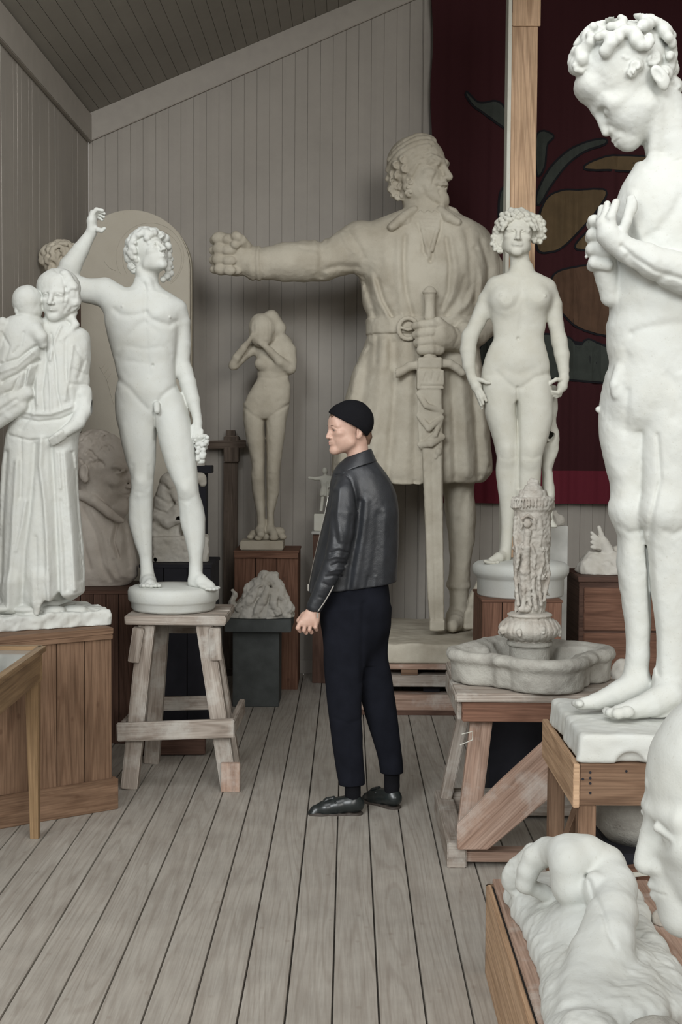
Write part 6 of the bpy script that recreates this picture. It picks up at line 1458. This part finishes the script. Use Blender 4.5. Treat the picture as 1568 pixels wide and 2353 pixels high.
# body folded over the rock
f.chain([im(1258, 1956, .55, 32), im(1300, 1962, .565, 40), im(1350, 1964, .565, 42), im(1390, 1990, .535, 46), im(1412, 2040, .50, 50), im(1412, 2100, .47, 50), im(1406, 2160, .44, 48), im(1400, 2205, .41, 46)], k=22, kin=14)
f.chain([im(1400, 2205, .41, 46), im(1388, 2255, .385, 40), im(1372, 2310, .37, 32), im(1358, 2370, .36, 26), im(1350, 2420, .355, 24)], k=20, kin=10)
f.chain([im(1392, 2120, .455, 44), im(1352, 2190, .41, 38), im(1330, 2260, .385, 30), im(1316, 2330, .37, 24)], k=24, kin=10)
f.chain([im(1258, 1956, .545, 33), im(1230, 1972, .53, 29), im(1214, 2002, .495, 25), im(1207, 2030, .46, 23)], k=12, kin=8)
f.chain([im(1207, 2030, .46, 20), im(1248, 2050, .43, 18), im(1290, 2066, .41, 16)], k=10, kin=8)
f.ell(im(1340, 2120, .40), (64, 44, 110), 44); f.ell(im(1312, 2032, .49), (45, 46, 46), 10); f.ell(im(1310, 1990, .545), (46, 52, 44), 22); f.chain([im(1316, 1962, .56, 44), im(1316, 2040, .49, 42)], k=16); f.ell(im(1374, 2046, .50), (32, 38, 34), 16)
f.ball(*im(1366, 2022, .53), 16, 14); f.stroke([(1340, 1996), (1346, 2024), (1348, 2050), (1356, 2062)], 5, 5, d1=60)
f.ell(im(1252, 2018, .475), (15, 18, 36), 10, 's'); f.ell(im(1316, 2140, .40), (19, 12, 18), 8, 's')
f.noise(.7, 14, 8); f.cutz(.301, ZCW)
o = f.build('crouching_woman', m_pl_white, ZCW, smooth=2); tag(o, 'white plaster nude curled over a rock, seen from above, on the low box', 'sculpture')
# grey dome in the corner
f = Field(1400, 1600, 2300, 2420, -100, 100, 3); f.ell((1510, 2412, 0), (84, 76, 62), 2); f.noise(2, 20, 2); f.cutz(.301, 2.945)
o = f.build('grey_dome', m_stone, 2.945); tag(o, 'rounded grey stone lump at the bottom right corner of the photo, on the low box', 'stone')
# ------------------------------------------------------------------ colossal face at the right edge
ZV = 2.56
f = Field(1446, 2060, 1560, 2370, -250, 300, 7.5, fx=[(1455, 1640, 3.0)], fy=[(1620, 2240, 3.2)], fd=[(-230, -10, 4.0)]); S = f.stroke
def ff(q, x, y, z, ax, E, Cn):
    q = smin(q, E(0, -.305, -.345, .10, .075, .10), .05)
    q = smax(q, -E(0, -.425, .030, .16, .050, .045), .03)
    return smin(q, Cn((0, -.325, .155), (.30, -.02, .10), .022, .022), .015)
f.head((1690, 1852, 0), 560, yaw=-PI / 2, pitch=.18, k=12, fn_extra=ff, nt=-.405, nose=1.0, ears=True, lips=1.1, dz=-.045)
f.chain([(1735, 2060, 20, 140), (1745, 2200, 20, 140), (1760, 2370, 20, 150)], k=50)
f.noise(1.6, 40, 3); f.cutz(.45, ZV)
o = f.build('colossal_head', m_pl_white, ZV); tag(o, 'cream plaster colossal head in profile cut off by the right edge in the foreground', 'head'); o.name = 'colossal_bust'; o['category'] = 'bust'
a = at(1700, 2300, ZV).x
o = MB().box((a, ZV - .24, 0), (a + .45, ZV + .22, .449), 'z').build('bust_pedestal', m_pine_dark, bevel=.003); tag(o, 'dark wooden pedestal under the colossal foreground head', 'pedestal')
# ------------------------------------------------------------------ things stored under the stand and behind it
zs = at(1440, 1935, 4.62).z
o = MB().lathe([(0, 0), (.10, 0), (.155, .06), (.165, .12), (.16, .20), (.13, .235), (0, .25)], (at(1450, 1900, 4.66).x + .02, 4.66, zs), 48, wob=lambda a, z: 1 + .02 * math.sin(3 * a + 20 * z)).build('grey_millstone', m_stone, smooth=True)
tag(o, 'rounded grey stone block in the shadow under the stand of the large nude', 'stone'); o.name = 'stone_block'
o = MB().box((at(1395, 1900, 4.6).x, 4.48, 0), (at(1395, 1900, 4.6).x + .36, 4.88, zs), 'z').build('black_plinth', m_black_box, bevel=.003); tag(o, 'black plinth carrying the grey stone block under the pine stand', 'plinth')
r = thing('red_brown_crate', 'small red brown crate with pale edges between stand and colossal head', 'crate', (1.06, 4.34, 0))
MB().bar((.90, 4.30, .15), (1.24, 4.42, .15), .10, .30).build('body', m_pine_red, r, bevel=.003)
MB().bar((.90, 4.235, .305), (1.24, 4.355, .305), .012, .012).build('pale_edge', m_pl_cream, r)
f = Field(1440, 1600, 2060, 2260, -60, 60, 2.4); f.ell((1540, 2138, 0), (46, 56, 34), 3); f.noise(4, 20, 2); f.noise(1.5, 8, 3); f.cutz(.301, 3.82)
o = f.build('rubble', m_reliefstone, 3.82); o.name = 'rough_stone'; tag(o, 'rough brownish stone lump on the low box between crouching figure and colossal head', 'stone')
o['label'] = 'rough brownish stone lump squeezed between the crouching figure and the colossal head'
# pale lump behind the basin
f = Field(1395, 1480, 1490, 1600, -40, 40, 2); f.ell((1434, 1560, 0), (30, 46, 30), 3); f.noise(3, 14, 2)
o = f.build('pale_lump', m_pl_grey, 6.9); o.name = 'plaster_lump'; tag(o, 'pale grey plaster lump just behind the right lobe of the fountain basin', 'plaster')
zl = at(1434, 1604, 6.9).z
o = MB().box((at(1400, 1600, 6.9).x, 6.78, 0), (at(1470, 1600, 6.9).x, 7.02, zl), 'z').build('low_plinth', m_pine_dark, bevel=.003); tag(o, 'low dark plinth hidden behind the fountain under the pale plaster lump', 'plinth')
# ================================================================== the man
ZP = 6.04
m_skin, nt, b_ = nodes('skin'); L = nt.links.new
tc = N(nt, 'ShaderNodeTexCoord'); n1 = N(nt, 'ShaderNodeTexNoise', i_Scale=26.0, i_Detail=4.0); L(tc.outputs['Object'], n1.inputs['Vector'])
rr_ = ramp(nt, [(0.35, (0.50, 0.315, 0.245)), (0.65, (0.57, 0.38, 0.30))]); L(n1.outputs['Fac'], rr_.inputs[0]); L(rr_.outputs[0], b_.inputs['Base Color'])
b_.inputs['Roughness'].default_value = 0.5; b_.inputs['Subsurface Weight'].default_value = 0.1; b_.inputs['Subsurface Radius'].default_value = (.02, .008, .005)
m_lip = plain('lips', (0.42, 0.20, 0.17), 0.5); m_hair = plain('brown_hair', (0.12, 0.07, 0.045), 0.7, bump=.6, bs=700)
m_leather = plain('black_leather', (0.022, 0.024, 0.028), 0.42, bump=0.2, bs=260, var=.25, spec=.5)
m_trouser = plain('black_wool', (0.010, 0.011, 0.016), 0.95, bump=0.6, bs=900, var=.2, spec=.1)
m_knit = plain('black_knit', (0.010, 0.010, 0.012), 0.95, bump=0.8, bs=500, spec=.1); m_shoe = plain('black_shoe_leather', (0.014, 0.018, 0.018), 0.30, spec=.6)
m_sole = plain('grey_brown_sole', (0.055, 0.045, 0.038), 0.6); m_steel = plain('zip_metal', (0.62, 0.60, 0.55), 0.3, metal=1.0); m_tape = plain('zip_tape', (0.35, 0.33, 0.30), 0.7)
r = thing('person', 'person in black beanie, leather jacket, black trousers and loafers, standing looking left', 'person', (at(812, 1870, ZP).x, ZP, 0))
f = Field(676, 912, 924, 1876, -110, 72, 2.6, fx=[(740, 862, 1.15), (676, 740, 1.7)], fy=[(930, 1060, 1.15), (1392, 1462, 1.2)], fd=[(-58, 52, 1.5), (-100, -60, 1.7)])
def young(q, x, y, z, ax, E, Cn):
    q = smin(q, E(0, -.275, .12, .19, .112, .15), .06); q = smin(q, Cn((.03, -.355, .055), (.17, -.29, .06), .035, .03), .03)
    return smin(q, E(0, -.325, -.41, .06, .06, .055), .07)
f.head((801, 984, -2), 121, yaw=-1.20, pitch=.04, k=5, dz=-.035, nt=-.425, nose=.82, lips=1.0, ear=(.095, -.09), chin=.95, fn_extra=young)
f.chain([(822, 1010, 2, 24), (822, 1035, 2, 24), (828, 1070, 2, 30)], k=10)
f.loft([(1066, 800, 852, -22, 24), (1090, 785, 872, -36, 40), (1150, 775, 895, -44, 50), (1250, 765, 895, -46, 52), (1340, 760, 885, -46, 50), (1420, 758, 880, -46, 52), (1470, 762, 875, -42, 46)], k=4)
f.loft([(1440, 762, 830, -46, 6), (1600, 770, 822, -38, -6), (1780, 798, 824, -33, -11), (1850, 799, 824, -33, -12)], k=8); f.loft([(1440, 815, 880, 2, 56), (1600, 842, 896, 6, 46), (1780, 890, 912, 26, 46), (1845, 890, 912, 26, 48)], k=8)
f.chain([(802, 1118, -38, 14), (786, 1220, -70, 14), (776, 1265, -74, 14), (738, 1365, -77, 12), (722, 1402, -78, 11.5)], k=5)
f.chain([(840, 1105, 48, 16), (835, 1240, 60, 15), (800, 1340, 60, 12), (780, 1390, 58, 11)], k=5)
f.ell((775, 1408, 58), (14, 18, 10), 6)
for i in range(4): f.chain([(766 + 6 * i, 1416, 52 + 2 * i, 5), (763 + 6 * i, 1430, 50 + 2 * i, 4.6), (768 + 6 * i, 1438, 50, 4)], k=2)
# the hanging left hand
f.chain([(723, 1398, -78, 13), (716, 1410, -80, 14)], k=5, fl=.8)
f.loft([(1402, 702, 735, -90, -68), (1412, 695, 736, -92, -68), (1424, 688, 735, -94, -70), (1434, 684, 733, -93, -72), (1440, 686, 731, -90, -74)], k=5, cap=4)
for (k0_, k1_, k2_, q) in [((691, 1430), (685, 1443), (690, 1450), 5.6), ((702, 1434), (699, 1448), (704, 1454), 5.9), ((714, 1435), (712, 1447), (716, 1453), 5.8), ((726, 1430), (725, 1441), (728, 1447), 5.2)]:
    f.chain([(*k0_, -86, q), (*k1_, -87, q * .95), (*k2_, -78, q * .85)], k=1.2)
for x_ in (697, 708.5, 720): f.stroke([(x_, 1430), (x_ - 2, 1444)], 1.6, 1.6, d1=-80, soft=4)
f.chain([(698, 1412, -74, 6.5), (688, 1426, -70, 6), (690, 1440, -68, 5)], k=4)
f.build('body', m_skin, ZP, r)
def on(x, y, z): return f.hp(x, y, z)
def w3(p):  # pixel-space point -> world
    q = at(p[0], p[1], ZP); return Vector((q.x, ZP + p[2] * ZP / F, q.z))
# eye, brow, lips (near side of the face is local +x or -x)
m_eye = plain('eye', (0.26, 0.22, 0.20), .35); m_iris = plain('iris', (0.05, 0.055, 0.06), .2)
for sg in (1, -1):
    g = MB(); c = w3(on(sg * .118, -.302, -.025)); g.lathe([(0, -.0048), (.006, -.0040), (.0098, -.0022), (.0112, 0), (.0098, .0022), (.006, .0040), (0, .0048)], c, 16); g.build('eye', m_eye, r, smooth=True)
    g = MB(); c = w3(on(sg * .116, -.338, -.025)); g.lathe([(0, -.0036), (.0026, -.0026), (.0038, 0), (.0026, .0026), (0, .0036)], c, 12); g.build('iris', m_iris, r, smooth=True)
    MB().tube([w3(on(sg * .05, -.392, .050)), w3(on(sg * .11, -.378, .066)), w3(on(sg * .17, -.335, .058))], [.0008, .0016, .0007], 6).build('eyebrow', m_hair, r, smooth=True)
g = Field(740, 800, 1005, 1035, -30, 30, .8); g.hm = f.hm; g.persp = False
g.chain([(*g.hp(-.065, -.362, -.263), .8), (*g.hp(0, -.397, -.251), 1.7), (*g.hp(.065, -.362, -.263), .8)], k=1); g.chain([(*g.hp(-.052, -.362, -.280), .9), (*g.hp(0, -.390, -.289), 2.1), (*g.hp(.052, -.362, -.280), .9)], k=1)
g.build('lips', m_lip, ZP, r)
# hair below the hat
g = Field(748, 866, 934, 1022, -54, 52, 1.0)
g.chain([(845, 990, -10, 9), (847, 1004, -6, 8), (845, 1018, -2, 6)], k=3); g.chain([(845, 990, 12, 9), (847, 1004, 8, 8), (845, 1018, 4, 6)], k=3)
g.noise(.4, 3, 2); g.build('hair', m_hair, ZP, r)
g = Field(748, 790, 936, 970, -36, 30, .9)
g.chain([(768, 948, -26, 4), (764, 948, -5, 4), (768, 948, 20, 4)], k=2)
for i in range(7): g.chain([(766 + abs(i - 3), 950, -26 + 7 * i, 3.6), (760 + abs(i - 3) * 1.5, 956, -26 + 7 * i, 2.6), (757.5 + abs(i - 3) * 1.8, 961 - (i % 2) * 2, -25 + 7 * i, 1.4)], k=1)
g.build('fringe', m_hair, ZP, r)
# beanie
g = Field(748, 872, 910, 1022, -62, 60, 1.1)
edge = lambda X, Y: (Y - 949 - .53 * (X - 757) - .42 * np.maximum(X - 824, 0)) * .85
g.ell((808, 968, -2), (52, 49.5, 46), 2); g.ell((785, 958, -2), (32, 30, 38), 5)
g.put((740, 900, -70), (880, 1040, 70), lambda X, Y, D: edge(X, Y) + 0 * D, 2, 'i')
def band(X, Y, D):
    x, y, d = X - 807, Y - 969, D + 2; k0 = np.sqrt((x / 53.6)**2 + (y / 50.5)**2 + (d / 48)**2); k1 = np.sqrt((x / 53.6**2)**2 + (y / 50.5**2)**2 + (d / 48**2)**2) + 1e-6
    return smax(k0 * (k0 - 1) / k1, np.abs(edge(X, Y) + 9.5) - 9.5, 2)
g.put((750, 915, -52), (866, 1020, 50), band, 1.5)
g.noise(.5, 14, 2); g.build('beanie', m_knit, ZP, r)
# jacket
f = Field(700, 924, 1024, 1420, -114, 90, 1.7); S = f.stroke
f.loft([(1052, 796, 860, -28, 30), (1064, 780, 869, -42, 44), (1080, 768, 882, -54, 56), (1105, 760, 898, -62, 66), (1140, 756, 912, -66, 72), (1190, 746, 917, -68, 76), (1250, 731, 916, -68, 76), (1300, 720, 914, -68, 74), (1342, 712, 912, -66, 72), (1362, 710, 911, -66, 72)], k=2, n=2.4, cap=3)
f.chain([(800, 1108, -42, 25), (793, 1134, -58, 29), (789, 1180, -70, 30), (785, 1225, -76, 27.5), (776, 1265, -79, 26)], k=12)
f.chain([(778, 1262, -79, 26), (764, 1305, -81, 24), (744, 1350, -81, 20.5), (724, 1394, -80, 18.5)], k=5)
f.chain([(842, 1098, 50, 26), (842, 1180, 68, 28), (836, 1250, 72, 25), (806, 1330, 70, 21), (784, 1388, 66, 18)], k=7)
f.cone((724, 1396, -80), (715, 1418, -80), 14.5, 14.5, 1, 's')
for p, w_, a in [([(772, 1092), (792, 1087), (806, 1100), (815, 1130), (820, 1170)], 2.4, 2.6), ([(828, 1150), (822, 1220), (806, 1300), (800, 1350)], 7, 5), ([(842, 1150), (836, 1210), (826, 1280), (816, 1340)], 8, -3.6), ([(868, 1180), (862, 1260), (850, 1345)], 9, 2.4), ([(886, 1170), (884, 1250), (880, 1335)], 9, -2),
                 ([(764, 1290), (778, 1284), (794, 1288)], 3, 3), ([(760, 1303), (774, 1298), (790, 1300)], 3, -2.6), ([(756, 1275), (772, 1270), (792, 1272)], 3, -2.4), ([(752, 1315), (768, 1312), (784, 1316)], 3, 2.6), ([(762, 1262), (780, 1256), (798, 1262)], 3, 2.4), ([(770, 1130), (768, 1190), (776, 1240)], 6, 2.4),
                 ([(782, 1120), (776, 1180), (786, 1235)], 6, -2.2), ([(808, 1180), (800, 1240), (790, 1270)], 5, 2), ([(746, 1330), (760, 1336)], 3, 2), ([(736, 1360), (748, 1364)], 3, 1.6), ([(846, 1320), (840, 1350)], 4, 1.6), ([(862, 1320), (858, 1350)], 4, -1.2)]: S(p, w_, a)
f.noise(.7, 18, 4, sq=(1, 1.8, 1)); f.noise(.25, 7, 5)
f.put((756, 1320, -76), (930, 1372, 100), lambda X, Y, D: (Y - 1353 + .13 * np.maximum(X - 780, 0) - 60 * (D < -72)) + 0 * D, 2, 'i')
f.build('jacket', m_leather, ZP, r)
f = Field(752, 882, 1016, 1092, -66, 66, 1.3)
f.loft([(1022, 816, 850, -26, 28), (1036, 806, 856, -33, 36), (1050, 795, 862, -42, 44), (1064, 782, 869, -50, 52), (1082, 768, 876, -58, 60), (1090, 764, 880, -60, 62)], k=1, n=2.2, cap=2)
f.put((740, 1000, -90), (900, 1110, 90), lambda X, Y, D: smax(1032 + (848 - X) * .36 - Y, Y - (1060 + (866 - X) * .22 + .0035 * (866 - X)**2 * .4), 3) + 0 * D, 3, 'i')
f.put((790, 1000, -40), (856, 1080, 40), lambda X, Y, D: np.maximum(np.sqrt(((X - 824) / 25)**2 + (D / 27)**2) * 26 - 26, Y - 1062), 2, 's')
f.build('collar', m_leather, ZP, r)
# zips
def wp(x, y, d):
    q = 1 + d / F; return w3((802 + (x - 802) * q, 1004 + (y - 1004) * q, d))
pz = [wp(755, 1140, -10), wp(746, 1186, -12), wp(731, 1248, -12), wp(719, 1300, -12), wp(711, 1342, -12)]
MB().tube(pz, .0022, 6).build('front_zip', m_steel, r)
z_ = wp(709, 1348, -14); MB().box((z_.x - .0035, z_.y - .003, z_.z - .020), (z_.x + .0035, z_.y + .001, z_.z + .012)).build('zip_pull', m_steel, r, bevel=.002)
pz = [wp(767, 1346, -101), wp(757, 1365, -102), wp(745, 1385, -100), wp(731, 1405, -97)]
MB().tube(pz, .0026, 6).build('cuff_zip', m_tape, r)
z_ = wp(730, 1412, -98); MB().box((z_.x - .0035, z_.y - .003, z_.z - .016), (z_.x + .0035, z_.y + .001, z_.z + .008)).build('zip_pull', m_steel, r, bevel=.002)
# trousers
f = Field(730, 934, 1318, 1812, -72, 78, 2.2); S = f.stroke
f.loft([(1326, 750, 890, -56, 60), (1360, 740, 895, -60, 66), (1400, 738, 897, -60, 68), (1430, 742, 894, -56, 66), (1470, 756, 880, -44, 54), (1520, 790, 850, -20, 30)], k=2, n=2.2, cap=16)
f.loft([(1400, 739, 842, -60, 14), (1440, 741, 842, -60, 14), (1500, 744, 840, -58, 8), (1560, 747, 836, -55, 4), (1620, 752, 832, -52, 2), (1660, 757, 832, -51, 0), (1720, 765, 835, -50, 0), (1780, 775, 838, -48, 2), (1803, 780, 839, -48, 2)], k=24, n=2.2, cap=3)
f.loft([(1400, 800, 896, -6, 66), (1440, 800, 895, -8, 66), (1500, 808, 892, -6, 62), (1560, 818, 902, -4, 60), (1600, 828, 907, -2, 60), (1650, 842, 914, 0, 58), (1700, 857, 920, 2, 56), (1750, 870, 926, 4, 58), (1776, 874, 928, 4, 60)], k=24, n=2.2, cap=3)
for p, w_, a in [([(835, 1380), (832, 1480), (831, 1560)], 6, 2.6), ([(770, 1640), (800, 1652), (826, 1646)], 5, 1.2), ([(800, 1700), (806, 1790)], 6, -1.4), ([(895, 1690), (900, 1770)], 5, -1.2), ([(760, 1420), (780, 1500)], 8, 1.2), ([(800, 1368), (816, 1400), (812, 1430)], 4, 1)]: S(p, w_, a)
f.noise(1.2, 22, 4, sq=(1, 1.5, 1)); f.build('trousers', m_trouser, ZP, r)
# socks and loafers
def shoe(cx, yb, d, ang, L_, nm):
    ca, sa = math.cos(ang), math.sin(ang)
    def P(u, v, h): # u forward, v side (px), h up
        x = cx - u * ca - v * sa; dd = d + u * sa - v * ca
        return (x, yb - h, dd)
    g = Field(cx - L_ - 10, cx + 42, yb - 66, yb + 8, d - 50, d + L_ * abs(sa) + 50, 1.5)
    g.persp = False
    g.chain([(*P(L_ - 16, 0, 20), 12), (*P(L_ * .62, 0, 24), 17), (*P(L_ * .35, 0, 30), 18), (*P(4, 0, 34), 19), (*P(-8, 0, 33), 18)], k=8, kin=8); g.chain([(*P(-2, 0, 44), 16.5), (*P(L_ * .25, 0, 36), 15)], k=5)
    g.ball(*P(L_ - 12, 0, 13), (14, 10, 14), 6)
    g.put((cx - 40, yb - 90, d - 60), (cx + 50, yb - 50, d + 60), lambda X, Y, D: (yb - 53 - .1 * (X - cx)) - Y + 0 * D, 2, 'i')
    g.g = np.maximum(g.g, (g.ax[1] - (yb - 13))[None, :, None]).astype(np.float32)
    sh = g.build(nm, m_shoe, ZP, r)
    h = Field(cx - L_ - 14, cx + 42, yb - 20, yb + 4, d - 50, d + L_ * abs(sa) + 50, 1.5); h.persp = False
    for u, rr in ((L_ - 16, 17), (L_ * .7, 19), (L_ * .45, 17), (L_ * .2, 17), (-4, 18.5)): h.put((P(u, 0, 0)[0] - rr, yb - 14, P(u, 0, 0)[2] - rr), (P(u, 0, 0)[0] + rr, yb - 4, P(u, 0, 0)[2] + rr), lambda X, Y, D, u=u, rr=rr: smax(np.sqrt((X - P(u, 0, 0)[0])**2 + (D - P(u, 0, 0)[2])**2) - rr, np.abs(Y - (yb - 10.5)) - 4.5, 2), 8)
    h.put((P(0, 0, 0)[0] - 22, yb - 10, d - 24), (P(0, 0, 0)[0] + 22, yb, d + 24), lambda X, Y, D: smax(np.sqrt((X - P(2, 0, 0)[0])**2 + (D - P(2, 0, 0)[2])**2) - 19, np.abs(Y - (yb - 7)) - 6.8, 1.5), 1)
    h.put((P(L_ * .8, 0, 0)[0] - 22, yb - 10, d - 50), (P(L_ * .8, 0, 0)[0] + 40, yb, d + 120), lambda X, Y, D: smax(np.sqrt((X - P(L_ * .72, 0, 0)[0])**2 + (D - P(L_ * .72, 0, 0)[2])**2) - 18, np.abs(Y - (yb - 6)) - 6, 1.5), 6)
    h.build('sole', m_sole, ZP, sh)
    k_ = Field(cx - L_, cx + 30, yb - 66, yb - 14, d - 40, d + L_ * abs(sa) + 30, 1.4); k_.persp = False
    q0, q1, q2 = P(L_ * .40, -15, 40), P(L_ * .44, 0, 49), P(L_ * .40, 15, 40); k_.chain([(*q0, 3), (*q1, 3.4), (*q2, 3)], k=2)
    for v in (-5, 5): k_.chain([(*P(L_ * .46, v * .4, 48), 3.2), (*P(L_ * .58, v, 45), 3.6), (*P(L_ * .64, v * 1.3, 42), 3)], k=1)
    k_.build('tassel', m_shoe, ZP, sh)
yf = 1004 + 1.67 / (ZP / F)
yfl = lambda x: yf + .007 * (x - 802)
shoe(812, yfl(800), -22, -.05, 102, 'loafer'); shoe(902, yfl(885), 38, .75, 92, 'loafer')
g = Field(776, 926, 1770, 1868, -50, 76, 1.8)
g.chain([(810, 1785, -22, 20), (811, 1822, -22, 17.5), (812, 1845, -22, 17)], k=2); g.chain([(900, 1760, 30, 18), (902, 1800, 32, 17), (903, 1836, 34, 16)], k=2)
g2 = Field(782, 842, 1780, 1868, -48, 8, 1.6); g2.chain([(811, 1785, -22, 19), (811, 1822, -22, 18), (811, 1850, -22, 17)], k=2); g2.build('sock', m_knit, ZP, r)
g2 = Field(874, 930, 1755, 1864, 6, 66, 1.6); g2.chain([(901, 1765, 36, 19), (901, 1805, 37, 18), (901, 1834, 38, 17)], k=2); g2.build('sock', m_knit, ZP, r)
